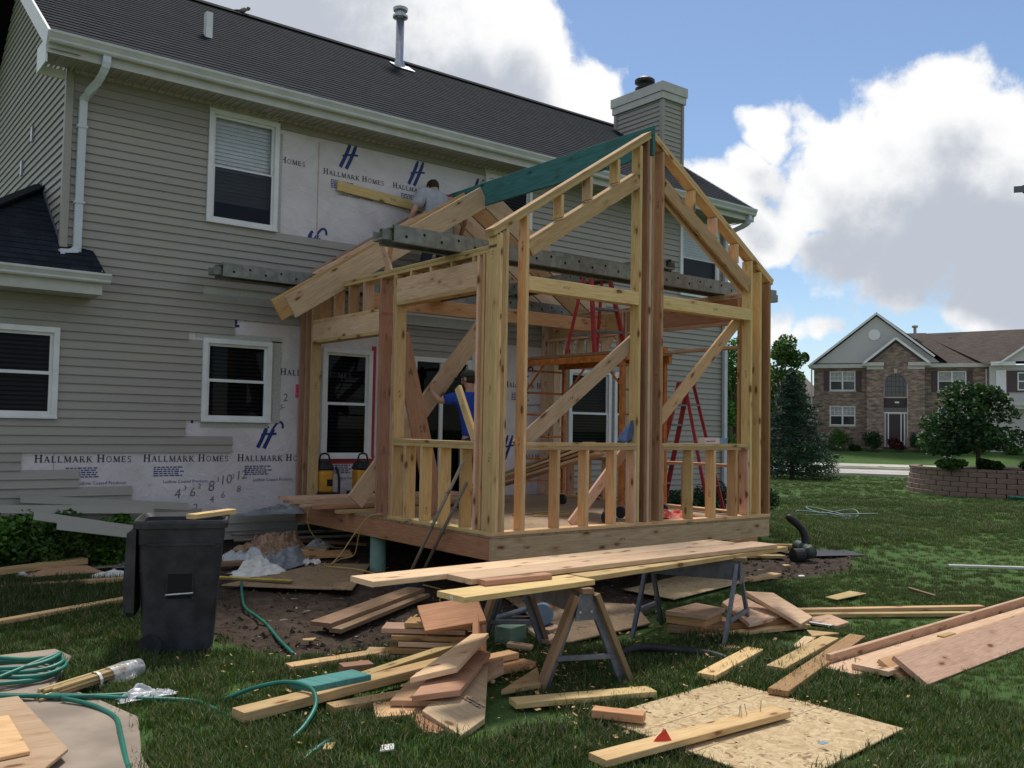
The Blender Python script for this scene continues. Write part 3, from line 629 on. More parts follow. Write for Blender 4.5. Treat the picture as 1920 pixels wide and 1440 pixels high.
sof = MB(); sof.quad((-3.32, EY+.06, 5.16), (9.18, EY+.06, 5.16), (9.18, D+.02, 5.2), (-3.32, D+.02, 5.2))
x = -3.3
while x < 9.1: sof.box(x, x+.012, EY+.065, D-.005, 5.152, 5.166); x += .1
sof.build('soffit', 'soffit_vinyl', house)
# gutter, ogee profile
gp = [(0, .13), (0, 0), (-.07, 0), (-.085, .02), (-.085, .045), (-.105, .085), (-.115, .10), (-.115, .13), (-.105, .13)]
gv = [(x, EY+.03+y, EZ-.14+z) for x in (-3.33, 9.17) for y, z in gp]; n9 = len(gp)
gutter = mk('gutter', gv, [(i, i+1, n9+i+1, n9+i) for i in range(n9-1)]+[tuple(range(n9))[:8], tuple(n9+i for i in reversed(range(8)))], 'white_gutter', house)
# rake boards and return at the left gable
def rakeboard(x, s):
    board('rake_board', (x, EY+.0, EZ-.10), (x, RY, RZ-.10), .03, .2, 'white_vinyl', (0, -PIT, 1), house); board('rake_board', (x, 2*RY-EY, EZ-.10), (x, RY, RZ-.10), .03, .2, 'white_vinyl', (0, PIT, 1), house)
rakeboard(-3.335, -1); rakeboard(9.2, 1)
mk('rake_soffit', [(-3.32, EY, EZ-.2), (-2.99, EY, EZ-.2), (-2.99, RY, RZ-.2), (-3.32, RY, RZ-.2)], [(0, 3, 2, 1)], 'soffit_vinyl', house)
mb = MB(); mb.box(-3.345, -3.325, EY+.06, D+.01, 5.05, 5.34); mb.box(-3.324, -3.04, D-.02, D+.005, 5.05, 5.15); mb.build('eave_return', 'white_vinyl', house)
# downspouts: with elbow under the eave
def spout(name, pts, mat, w=.085, dd=.06):
    mb = MB(); P = smoothpath(pts, 3)
    for i in range(len(P)-1): mb.bar(P[i], P[i+1]+(P[i+1]-P[i]).normalized()*.01, w, dd, (0, -1, .2))
    return mb.build(name, mat, house)
spout('downspout', [(-2.72, EY-.0, 5.26), (-2.73, EY+.0, 5.12), (-2.77, EY+.16, 4.98), (-2.83, D-.08, 4.86), (-2.845, D-.06, 4.7), (-2.85, D-.06, 3.16), (-2.86, D-.07, 3.06), (-2.93, D-.1, 3.0), (-3.04, D-.13, 2.985)], 'grey_downspout')
mb = MB(); [mb.box(-2.905, -2.79, D-.098, D-.02, zz, zz+.03) for zz in (3.6, 4.5)]; mb.build('spout_strap', 'grey_downspout', house)
spout('downspout', [(9.02, EY-.0, 5.26), (9.0, EY+.02, 5.1), (8.93, D-.12, 4.95), (8.9, D-.07, 4.8), (8.9, D-.07, -.5)], 'grey_downspout')
# vents on the roof
mb = MB(); mb.box(-1.03, -.94, 5.55, 5.66, 6.38, 6.86); mb.build('roof_vent', 'white_vinyl', house)
mb = MB(); mb.bar((-1.07, 5.52, 6.45), (-.9, 5.52, 6.45), .25, .02, (0, -PIT, 1)); mb.build('vent_flashing', 'charcoal_shingles', house)
fp = MB(); fp.lathe((3.2, 7.4, 7.55), [(.14, 0), (.12, .14), (.09, .26), (.075, .28), (.075, 1.18)], 18); fl = fp.build('flue_pipe', 'galvanised', house, True)
fp = MB(); fp.lathe((3.2, 7.4, 8.62), [(.07, 0), (.14, .02), (.14, .06), (.08, .08), (.08, .14), (.13, .15), (.14, .2), (.05, .24), (.001, .25)], 18); fp.build('flue_cap', 'galvanised', fl, False)
mb = MB(); mb.bar((3.0, 7.3, 7.69), (3.42, 7.3, 7.69), .3, .012, (0, -PIT, 1)); mb.build('flashing', 'steel', fl)
t_ = thing('bird', 'small dark bird perched on the ridge of the main roof', 'bird', (.36, RY, RZ)); bm = bmesh.new(); bmesh.ops.create_uvsphere(bm, u_segments=14, v_segments=10, radius=1)
for v in bm.verts:
    x, y, z_ = v.co; v.co = Vector((.36+x*.085*(1 if x < 0 else .8), RY-.03+y*.045*(1-.35*abs(x)), RZ+.075+z_*.05*(1-.3*abs(x))+.03*x))
me = bpy.data.meshes.new('body'); bm.to_mesh(me); bm.free(); me.materials.append(MATS['cord_grey']); me.shade_smooth(); bb_ = link(bpy.data.objects.new('body', me), t_)
mb = MB(); mb.tube([(.415, RY-.03, RZ+.10), (.435, RY-.03, RZ+.125), (.455, RY-.03, RZ+.13), (.475, RY-.03, RZ+.125)], [.028, .034, .026, .004], 10); mb.build('head', 'cord_grey', t_, True)
mb = MB(); mb.bar((.30, RY-.03, RZ+.055), (.19, RY-.03, RZ+.025), .04, .012); mb.build('tail', 'cord_grey', t_)
mb = MB(); mb.tube([(.36, RY-.045, RZ+.04), (.36, RY-.045, RZ)], .006, 5); mb.tube([(.37, RY-.015, RZ+.04), (.37, RY-.015, RZ)], .006, 5); mb.build('legs', 'cord_grey', t_)
# chimney chase at the right gable
cx0, cx1, cy0, cy1 = 8.80, 9.42, 6.02, 7.42
mb = MB(); mb.box(cx0, cx1, cy0, cy1, 4.5, 8.1); ch = mb.build('chimney', 'taupe_siding', house)
for za in [6.0+EXPO*i for i in range(21)]:
    lap(cx0+.05, cx1-.05, za, EXPO, Matrix.Translation((0, cy0, 0)), ch); lap(-cy1+.05, -cy0-.05, za, EXPO, Matrix.Translation((cx0, 0, 0)) @ Matrix.Rotation(R(-90), 4, 'Z'), ch)
for (a, b_) in ((cx0, cy0), (cx1, cy0), (cx0, cy1)):
    mb = MB(); mb.box(a-.03, a+.05 if a == cx0 else a+.03, b_-.03 if b_ == cy0 else b_-.05, b_+.05 if b_ == cy0 else b_+.03, 5.8, 8.09); mb.build('corner_post', 'taupe_siding', ch)
mb = MB(); mb.box(cx0-.06, cx1+.06, cy0-.06, cy1+.06, 8.07, 8.22); mb.box(cx0-.085, cx1+.085, cy0-.085, cy1+.085, 8.222, 8.42); mb.build('chimney_cap', 'cream_trim', ch)
mb = MB(); mb.lathe((9.12, 6.85, 8.42), [(.15, 0), (.15, .14), (.21, .15), (.21, .18), (.14, .2), (.14, .27), (.22, .30), (.22, .36), (.14, .42), (.001, .43)], 20); mb.build('flue_cap', 'black_plastic', ch)
# one storey hipped bit at the far left
low = rows('lower_roof', 'charcoal_shingles', 4.0, 2.74, .75, 5.72, lambda y: -2.99-(5.73-y), lambda y: -2.62-(.10*(y-4.0)) if y < 4.42 else -3.0, house, .13)
mk('lower_roof_hip', [(-2.99, 5.73, 4.045), (-4.72, 4.0, 2.74), (-4.72, 8.5, 2.74), (-2.99, 7.0, 4.045)], [(0, 3, 2, 1)], 'charcoal_shingles', house)
mb = MB(); mb.bar((-2.99, 5.73, 4.06), (-4.72, 4.0, 2.76), .22, .03, (-.4, -.4, 1)); mb.build('hip_cap', 'charcoal_shingles', house)
mb = MB(); mb.bar((-3.012, 4.48, 3.12), (-3.012, 5.73, 4.06), .02, .05); mb.build('step_flashing', 'grey_painted_steel', house)
mb = MB(); mb.box(-5., -2.66, 4.03, 4.06, 2.50, 2.70); mb.box(-5., -2.66, 4.061, D-.02, 2.50, 2.515); mb.box(-2.66, -2.645, 4.03, D-.02, 2.50, 2.78); mb.build('lower_fascia', 'cream_trim', house)
gv = [(x, 4.03+y*.9, 2.63+z*.85) for x in (-5., -2.57) for y, z in gp]
mk('gutter', gv, [(i, i+1, n9+i+1, n9+i) for i in range(n9-1)]+[tuple(range(8)), tuple(n9+i for i in reversed(range(8)))], 'white_gutter', house)

# ------------------------------------------------------------------ printing on the wrap
def arc(cx, cy, rx, ry, a0, a1, n=8): return [(cx+rx*math.cos(R(a0+(a1-a0)*i/n)), cy+ry*math.sin(R(a0+(a1-a0)*i/n))) for i in range(n+1)]
TH, TN = .20, .10
def ser(x, y, l=.15): return ([(x-l, y), (x+l, y)], TN)
GLY = {
 'H': (.95, [([(.17, 0), (.17, 1)], TH), ([(.77, 0), (.77, 1)], TH), ([(.17, .52), (.77, .52)], TN), ser(.17, .03), ser(.17, .97), ser(.77, .03), ser(.77, .97)]),
 'A': (.92, [([(.12, .03), (.44, 1)], TN), ([(.44, 1), (.78, .03)], TH), ([(.24, .36), (.64, .36)], TN), ser(.12, .03, .12), ser(.78, .03, .13)]),
 'L': (.80, [([(.18, 0), (.18, 1)], TH), ([(.18, .03), (.7, .03)], TN), ([(.7, 0), (.7, .2)], TN), ser(.18, .97)]),
 'M': (1.15, [([(.14, .03), (.2, 1)], TN), ([(.2, 1), (.57, .03)], TH), ([(.57, .03), (.94, 1)], TN), ([(.95, 1), (.98, 0)], TH), ser(.14, .03, .12), ser(.98, .03, .14), ser(.14, .97, .1), ser(1.0, .97, .1)]),
 'R': (.93, [([(.18, 0), (.18, 1)], TH), ([(.18, .96)]+arc(.42, .74, .26, .22, 90, -90)+[(.18, .5)], .09), ([(.42, .5), (.8, .02)], TH), ser(.18, .03), ser(.12, .97, .1), ser(.84, .03, .08)]),
 'K': (.95, [([(.18, 0), (.18, 1)], TH), ([(.2, .42), (.74, .98)], TN), ([(.38, .58), (.8, .02)], TH), ser(.18, .03), ser(.18, .97), ser(.74, .97, .12), ser(.84, .03, .1)]),
 'O': (1.02, [(arc(.5, .5, .38, .47, 0, 360, 18), .11)]),
 'E': (.82, [([(.18, 0), (.18, 1)], TH), ([(.18, .03), (.68, .03)], TN), ([(.18, .52), (.55, .52)], TN), ([(.18, .97), (.64, .97)], TN), ([(.68, .0), (.7, .22)], TN), ([(.64, .8), (.64, 1)], TN), ([(.55, .42), (.55, .62)], TN)]),
 'S': (.72, [(arc(.36, .74, .24, .23, 20, 250, 8)+arc(.36, .26, .26, .24, 80, -160, 8), .11)]),
 ' ': (.42, []),
}
def strokes(mb, segs, ox, oz, s, y, shear=0., dn=[0]):
    for pts, w in segs:
        for i in range(len(pts)-1):
            (x0, z0), (x1, z1) = pts[i], pts[i+1]; dx, dz = x1-x0, z1-z0; L = math.hypot(dx, dz) or 1e-6; ex, ez = dx/L*w*.12, dz/L*w*.12; px, pz = -dz/L*w/2, dx/L*w/2
            dn[0] += 1; yy = y-.00004*(dn[0] % 40)
            q = [(x0-ex+px, z0-ez+pz), (x0-ex-px, z0-ez-pz), (x1+ex-px, z1+ez-pz), (x1+ex+px, z1+ez+pz)]
            mb.quad(*[(ox+(a+shear*b_)*s, yy, oz+b_*s) for a, b_ in q])
TY = D+.0085
def words(txt, x, z, cap, y=TY, small=.8, mat='grey_ink', parent=wrapw):
    mb = MB(); start = True
    for chh in txt:
        s = cap if start else cap*small; start = chh == ' '
        wd, sg = GLY[chh]; strokes(mb, sg, x, z, s, y); x += (wd+.16)*s
    return mb.build('lettering', mat, parent)
LOGO = [([(-.42, -.78), (-.30, -.55), (-.10, -.1), (.0, .12)], .2), ([(-.08, -.82), (.05, -.55), (.27, -.1), (.38, .12)], .2), ([(-.25, -.16), (0, -.10), (.3, -.12), (.55, -.08)], .12), ([(-.1, .0), (.02, .22), (.1, .28)], .16), ([(.3, .05), (.45, .3), (.6, .48), (.78, .52), (.88, .42), (.9, .2)], .12)]
LOGO2 = [([(-.42, -.78), (-.15, -.2), (.1, .45)], .2), ([(-.06, -.82), (.2, -.25), (.46, .42)], .2), ([(-.3, -.16), (0, -.06), (.3, -.0), (.62, .02)], .11), ([(.1, .45), (.16, .62)], .14), ([(.46, .42), (.52, .62)], .14)]
def logo(x, z, s, form=0):
    mb = MB(); strokes(mb, LOGO2 if form else LOGO, x, z, s, TY); return mb.build('emblem', 'blue_ink', wrapw)
HM = 'HALLMARK HOMES'
for x in (-3.19, -1.985, -.80, .40): words(HM, x, .565, .088)
for x in (-.245, 3.55): words(HM, x, 1.72, .088)
words('HOMES', -.33, 4.60, .080); words(HM, .30, 4.56, .080); words(HM, 1.42, 4.56, .080); words(HM, 3.9, .565, .088)
for x, z, f in ((.67, 5.08, 1), (1.80, 5.04, 1), (2.92, 4.98, 1), (.14, 3.82, 0), (-1.64, 1.17, 0), (-.42, 1.12, 0), (-.98, 2.52, 0), (3.9, 2.1, 0), (3.6, .95, 1), (4.6, 1.1, 1)): logo(x, z-.17, .26, f)
def plaintext(txt, x, z, h, mat, y=TY, rot=0., parent=wrapw, name='lettering', shear=0.):
    cu = bpy.data.curves.new(name, 'FONT'); cu.body = txt; cu.size = h; cu.shear = shear; cu.materials.append(MATS[mat]); cu.resolution_u = 2
    tmp = bpy.data.objects.new('tmp', cu); COL.objects.link(tmp); dg = bpy.context.evaluated_depsgraph_get(); me = bpy.data.meshes.new_from_object(tmp.evaluated_get(dg)); bpy.data.objects.remove(tmp); bpy.data.curves.remove(cu)
    o = bpy.data.objects.new(name, me); o.matrix_basis = Matrix.Translation((x, y, z)) @ Matrix.Rotation(R(90), 4, 'X') @ Matrix.Rotation(rot, 4, 'Z'); return link(o, parent)
def smallprint(x, z):
    mb = MB(); rp = random.Random(int(x*100))
    for i in range(5):
        xx = x
        while xx < x+.34-.05*(i % 2): w_ = rp.uniform(.02, .06); mb.quad((xx, TY, z-i*.026), (xx+w_, TY, z-i*.026), (xx+w_, TY, z-i*.026+.014), (xx, TY, z-i*.026+.014)); xx += w_+.012
    mb.build('small_print', 'blue_ink', wrapw); plaintext('Ludlow Coated Products', x+.12, z-.19, .055, 'blue_ink')
for x in (-2.86, -1.86, -.70, .50, 3.95): smallprint(x, .49)
for x in (.42, 1.56): smallprint(x, 4.49)
smallprint(3.7, 1.62)
for tx, x, z, h in (('4', -1.60, .10, .17), ('3', -1.49, .20, .09), ('6', -1.41, .12, .16), ('2', -1.31, .22, .09), ('8', -1.18, .18, .19), ('3', -1.07, .30, .08), ('10', -1.03, .26, .17), ('3', -.87, .34, .08), ('12', -.82, .32, .16), ('3', -.66, .43, .07), ('2', -1.36, -.06, .13), ('4', -1.15, .04, .12), ('6', -1.01, .09, .12), ('8', -.80, .16, .12), ('2', -.20, 1.36, .15), ('5-', -.24, 1.25, .10)):
    plaintext(tx, x, z, h, 'pencil', rot=R(8), name='pencil_mark', shear=.2)
# ------------------------------------------------------------------ the framed addition
fr = thing('timber_frame', 'open stud framed gabled room with raised deck built against the taupe house', 'house frame', (2.19, 2.2, -.24))
WD = 4.38
PS, PF, RF, OF = 'pale_spruce', 'pink_fir', 'red_fir', 'orange_fir'
# floor: rims, sheathing, plates
bx('rim_board', .006, WD-.006, .004, .042, -.24, -.024, 'pink_fir', fr); bx('rim_board', .005, .043, .044, 4.40, -.24, -.025, 'orange_fir', fr); bx('rim_board', WD-.043, WD-.005, .044, 4.40, -.24, -.025, 'orange_fir', fr)
for i in range(9): bx('floor_joist', .06, WD-.06, .5+i*.42, .538+i*.42, -.24, -.03, 'orange_fir', fr)
bx('floor_sheet', 0.001, 2.19, .001, 4.41, -.022, -.001, 'muddy_strand_board', fr, .001); bx('floor_sheet', 2.192, WD-.001, .001, 4.41, -.022, -.001, 'muddy_strand_board', fr, .001)
bx('bottom_plate', 0, WD, -.004, .136, 0, .038, PS, fr); bx('bottom_plate', 0, .14, .14, 1.99, 0, .038, PS, fr); bx('bottom_plate', WD-.14, WD, .14, 4.38, 0, .038, PS, fr)
SL = .652                                    # gable slope
def ztop(x): return 3.02+SL*min(x+.05, WD+.05-x)
cs = 1/math.sqrt(1+SL*SL); PT = .038
def under(x, n=2): return ztop(x)-n*PT/cs
# sloped double plates
for k in (0, 1):
    off = (k+.5)*PT/cs
    for s in (0, 1):
        f = (lambda x: x) if s == 0 else (lambda x: WD-x)
        xa, xb = -.05+.012*k, 2.165
        up = (-SL, 0, 1) if s == 0 else (SL, 0, 1)
        board('gable_plate', (f(xa), .066+.001*k, ztop(f(xa))-off), (f(xb), .066+.001*k, ztop(f(xb))-off), .14, PT-.0005, PS, up, fr)
def stud(x, mat=PS, z0=.038, z1=None, y0=-.003, w=.038, dpt=.14, name='stud'):
    z1 = min(under(x), under(x+w))-.002 if z1 is None else z1
    return bx(name, x, x+w, y0, y0+dpt, z0+.0005, z1, mat, fr)
stud(.0, PS); stud(.0385, PS); stud(.077, PS); stud(.1155, PS)
stud(.375, 'pale_spruce'); stud(1.992, PS); stud(2.352, RF)
for i, mt_ in enumerate((RF, PF, RF)): bx('ridge_post', 2.112+i*.04, 2.150+i*.04, .001, .137, .039, 4.17 if i == 1 else 4.36, mt_, fr)
stud(3.972, PS); stud(4.155, PS); stud(4.34, OF)
# right and left openings: sill, cripples, transom, sloped header
for a, b_, cr in ((.414, 1.991, (.831, 1.2374, 1.644)), (2.391, 3.971, (2.89, 3.296, 3.70))):
    bx('sill_plate', a, b_, -.003, .137, .876, .914, PS, fr); bx('sill_plate', a, b_, -.002, .138, .8375, .8755, PS, fr)
    for x in cr: bx('cripple_stud', x, x+.038, -.001, .137, .0385, .837, PS, fr)
    bx('cripple_stud', (a if a > 2 else b_-.039), (a+.038 if a > 2 else b_-.001), .002, .136, .0385, .837, PF, fr)
    if a > 2: bx('cripple_stud', b_-.039, b_-.001, .002, .136, .0385, .837, PF, fr)
    bx('transom', a, b_, -.002, .036, 2.452, 2.598, PS, fr); bx('transom', a, b_, .098, .136, 2.452, 2.598, PF, fr)
    f = (lambda x: x) if a < 1 else (lambda x: WD-x)
    xa, xb = (a, b_) if a < 1 else (WD-b_, WD-a); up = (-SL, 0, 1) if a < 1 else (SL, 0, 1)
    zc = lambda x: 2.87+.636*(x-.43)
    for yy, mt_ in ((.017, PS), (.118, PF)): board('sloped_header', (f(xa+.01), yy, zc(xa+.01)), (f(xb-.01), yy, zc(xb-.01)), .038, .14, mt_, up, fr)
    board('sloped_header', (f(xa+.01), .0675, zc(xa+.01)+.09), (f(xb-.01), .0675, zc(xb-.01)+.09), .14, .034, PS, up, fr)
    for x in cr:
        xx = x if a < 1 else WD-x-.038
        x2 = x if a < 1 else x
        bx('gable_cripple', x2, x2+.038, .0, .137, zc(xx+.02)+.125, min(under(x2), under(x2+.038))-.001, PS if x != cr[1] else PF, fr)
# left wall
LP = [(.197, PS, .14), (.297, PF, .14), (1.896, PS, .14), (1.936, PS, .14), (2.25, RF, .16), (4.05, PS, .14), (4.21, RF, .14), (4.385, RF, .14)]
for y, mt_, w in LP: bx('stud', .002, .002+w, y, y+.037, .0385 if y < 2.0 else 0.0, 2.793, mt_, fr)
bx('stud', .003, .143, .141, .179, .0385, 2.793, PS, fr)
bx('top_plate', .0, .14, .0, 4.43, 2.832, 2.869, PS, fr); bx('top_plate', .002, .142, .142, 4.43, 2.794, 2.831, PS, fr)
bx('header', .001, .039, .335, 1.895, 2.475, 2.74, PF, fr); bx('header', .1, .138, .335, 1.895, 2.475, 2.74, OF, fr); bx('header_plate', .0, .14, .335, 1.895, 2.436, 2.4745, PS, fr)
for y in (.38, .78, 1.18, 1.58): bx('cripple_stud', .002, .14, y, y+.038, 2.741, 2.793, PS, fr)
bx('sill_plate', 0, .14, .335, 1.895, .876, .914, PS, fr); bx('sill_plate', .001, .141, .335, 1.895, .8375, .8755, PS, fr)
for y in (.53, .92, 1.285, 1.62): bx('cripple_stud', .001, .139, y, y+.038, .0385, .837, PS, fr)
bx('header', .001, .039, 2.29, 4.05, 2.17, 2.40, PF, fr); bx('header', .1, .138, 2.29, 4.05, 2.17, 2.40, OF, fr); bx('header_plate', 0, .14, 2.29, 4.05, 2.132, 2.1695, PS, fr); bx('header_plate', 0, .14, 2.29, 4.05, 2.4005, 2.438, PS, fr)
for y in (2.66, 3.03, 3.42, 3.8): bx('cripple_stud', .002, .14, y, y+.038, 2.4385, 2.793, OF if y > 3 else PF, fr)
# right wall
X0, X1 = WD-.14, WD
bx('top_plate', X0, X1, .14, 4.43, 2.832, 2.869, PF, fr); bx('top_plate', X0-.002, X1-.002, .142, 4.43, 2.794, 2.831, PF, fr)
for a, b_ in ((.42, 2.43), (2.55, 4.2)):
    bx('header', X0, X0+.038, a, b_, 2.51, 2.79, OF, fr); bx('header', X1-.038, X1, a, b_, 2.51, 2.79, OF, fr); bx('header_plate', X0, X1, a, b_, 2.472, 2.509, PF, fr)
    bx('header_plate', X0, X1, a, b_, 2.145, 2.183, PF, fr)
for y in (.90, 1.3, 1.72): bx('cripple_stud', X0+.001, X1-.001, y, y+.038, 2.184, 2.471, OF, fr) if False else None
for y in (2.62, 2.95, 3.28, 3.5, 3.74, 4.0): bx('cripple_stud', X0+.001, X1-.001, y, y+.038, 2.184, 2.471, PF, fr)
for y in (.142, .34, .38, 2.435, 2.51, 4.06, 4.21, 4.36): bx('stud', X0, X1, y, y+.037, .0385, 2.793, OF if y < 2 else PF, fr)
bx('sill_plate', X0, X1, .42, 2.43, .60, .638, OF, fr); bx('sill_plate', X0, X1, 2.55, 4.05, .60, .638, OF, fr)
for y in (.9, 1.32, 1.74, 2.15, 2.9, 3.3, 3.7): bx('cripple_stud', X0+.001, X1-.001, y, y+.038, .0385, .599, OF, fr)
# ridge beam and rafters
bx('ridge_beam', 2.171, 2.209, -.02, 4.44, 4.185, 4.52, 'teal_coated_lumber', fr)
RS = .643
for i, y in enumerate((3.2, 3.6, 4.0, 4.36)):
    for s in (0, 1):
        x0_ = -.70 if i < 2 else -.15
        if s == 0: a, b_ = (x0_, y+.019, 2.47+RS*(x0_+.70)), (2.168, y+.019, 2.47+RS*2.868)
        else: a, b_ = (WD-x0_, y+.019, 2.47+RS*(x0_+.70)), (WD-2.168, y+.019, 2.47+RS*2.868)
        board('rafter', a, b_, .038, .286, PF if i != 1 else OF, (-RS if s == 0 else RS, 0, 1), fr)
# short post under the rafter on the left plate
board('brace', (.07, 2.18, 2.87), (.07, 2.42, 3.33), .09, .038, PF, (1, 0, 0), fr); board('brace', (.09, 2.3, 2.87), (.09, 2.16, 3.3), .06, .036, OF, (1, 0, 0), fr)
# collar tie across, temporary
board('cross_tie', (.15, 2.9, 2.62), (WD-.15, 2.9, 2.62), .038, .19, OF, (0, 0, 1), fr)
board('cross_tie', (.15, 3.85, 2.9), (WD-.15, 3.85, 2.9), .14, .04, PF, (0, 0, 1), fr) if False else None
# diagonal braces
board('diagonal_brace', (.40, .16, .98), (2.02, .16, 2.05), .038, .14, PF, (-.6, 0, 1), fr) if False else None
board('diagonal_brace', (.42, .165, .86), (2.35, .165, 2.26), .036, .16, 'pink_fir', (-.7, 0, 1), fr)
board('diagonal_brace', (2.38, .165, 1.06), (3.98, .165, 2.50), .036, .14, PS, (-.9, 0, 1), fr)
board('diagonal_brace', (1.28, .28, .03), (2.1, .28, .85), .036, .12, PF, (-1, 0, 1), fr)
# pink nails marks and pencil prints
plaintext('HEM-FIR', .012, 2.36, .05, 'red_tape', y=2.2485, parent=bpy.data.objects['timber_frame'], name='grade_stamp')
plaintext('HEM-FIR', .012, .72, .05, 'pencil', y=2.2485, parent=bpy.data.objects['timber_frame'], name='grade_stamp')
# round green concrete piers under the deck
def pier(x, y, label):
    mb = MB(); mb.lathe((x, y, -1.0), [(.095, 0), (.095, .30), (.098, .31), (.098, .33), (.094, .34), (.094, .758)], 20); o = mb.build('deck_pier', 'pier_green', None, True); tag(o, label, 'pier', 'piers under the deck'); return o
pier(.13, 2.40, 'round pale green pier under the deck edge beside the extension cord'); pier(4.2, 2.4, 'round pale green pier in the shade under the far deck edge')

# ------------------------------------------------------------------ scaffold planks resting on the wall plates
def walkboard(name, label, p, ax, L, w=.30, h=.17):
    """aluminium walk plank: two channel rails with bolt holes, ribbed top, hooked ends; p = start corner at its underside"""
    t_ = thing(name, label, 'walk plank', p, 'aluminium walk planks')
    M = Matrix.Translation(p) @ (Matrix.Identity(4) if ax == 'x' else Matrix.Rotation(R(90), 4, 'Z'))
    for y in (0, w):
        s = 1 if y == 0 else -1; mb = MB(); mb.box(0, L, y, y+.006*s, 0, h); mb.box(0, L, y+.0065*s, y+.05*s, 0, .008); mb.box(0, L, y+.0065*s, y+.05*s, h-.008, h)
        mb.build('side_rail', 'grey_aluminium', t_, mw=M)
    mb = MB()
    for i in range(7): mb.box(.02, L-.02, .055+i*.0275, .055+i*.0275+.024, h-.02, h-.006+.002*(i % 2))
    mb.build('plank_deck', 'grey_aluminium', t_, mw=M)
    n = int(L/.21)
    for y, s in ((0, -1), (w, 1)):
        hb = MB()
        for i in range(n):
            cx = .14+i*(L-.28)/(n-1); cz = .11 if i % 2 else .065
            for q in range(6):
                a0, a1 = q*math.pi/3, (q+1)*math.pi/3; yy = y+s*.002
                hb.quad((cx, yy, cz), (cx+.016*math.cos(a0), yy, cz+.016*math.sin(a0)), (cx+.016*math.cos((a0+a1)/2), yy, cz+.016*math.sin((a0+a1)/2)), (cx+.016*math.cos(a1), yy, cz+.016*math.sin(a1)))
        hb.build('bolt_holes', 'hole_black', t_, mw=M)
    for x, s in ((0, -1), (L, 1)):
        mb = MB(); mb.box(min(x, x+.1*s), max(x, x+.1*s), .05, .062, .02, .12); mb.box(min(x, x+.1*s), max(x, x+.1*s), w-.062, w-.05, .02, .12); mb.box(min(x+.075*s, x+.1*s), max(x+.075*s, x+.1*s), .063, w-.063, .02, .04); mb.build('end_hook', 'grey_aluminium', t_, mw=M)
    return t_
walkboard('walk_plank', 'long grey aluminium walk plank crossing the frame behind its front gable wall', (-.80, .62, 2.872), 'x', 6.15)
walkboard('walk_plank', 'grey aluminium walk plank sticking out past the rafter tails near the house wall', (-1.28, 3.92, 2.872), 'x', 6.3, w=.28)
walkboard('walk_plank', 'grey walk plank lying lengthwise above the red ladder top', (3.25, .66, 3.045), 'y', 3.2, w=.28)
walkboard('walk_plank', 'grey walk plank lying lengthwise near the left wall plate', (1.3, 1.5, 2.70), 'y', 2.4, w=.28)
# ------------------------------------------------------------------ things in the yard
def loose(name, label, cat, a, b_, w, t, mat, up=(0, 0, 1), roll=0., group=None, ch=.003):
    o = board(name, a, b_, w, t, mat, up, None, roll, ch); return tag(o, label, cat, group)
def plate(name, label, cat, pts, t, mat, group=None, tilt=None):
    """flat piece of sheet or board with its own outline; pts = top face corners in order"""
    P = [Vector(p) for p in pts]; c_ = sum(P, Vector())/len(P); x = (P[1]-P[0]).normalized(); nrm = Vector()
    for i in range(len(P)): nrm += (P[i]-c_).cross(P[(i+1) % len(P)]-c_)
    nrm.normalize()
    if nrm.z < 0: P.reverse(); nrm = -nrm
    y = nrm.cross(x).normalized(); M = Matrix((x, y, nrm)).transposed().to_4x4(); M.translation = c_; Mi = M.inverted()
    L = [Mi @ p for p in P]; n = len(L); vs = [(v.x, v.y, 0) for v in L]+[(v.x, v.y, -t) for v in L]
    o = mk(name, vs, [tuple(range(n)), tuple(reversed(range(n, 2*n)))]+[((i+1) % n, i, i+n, (i+1) % n+n) for i in range(n)], mat, None, mw=M)
    bm = bmesh.new(); bm.from_mesh(o.data); bmesh.ops.bevel(bm, geom=bm.edges, offset=min(.003, t*.25), segments=1, affect='EDGES', clamp_overlap=True); bm.to_mesh(o.data); bm.free()
    return tag(o, label, cat, group)
BD = 'loose boards and offcuts on the grass'
Z0 = -.76
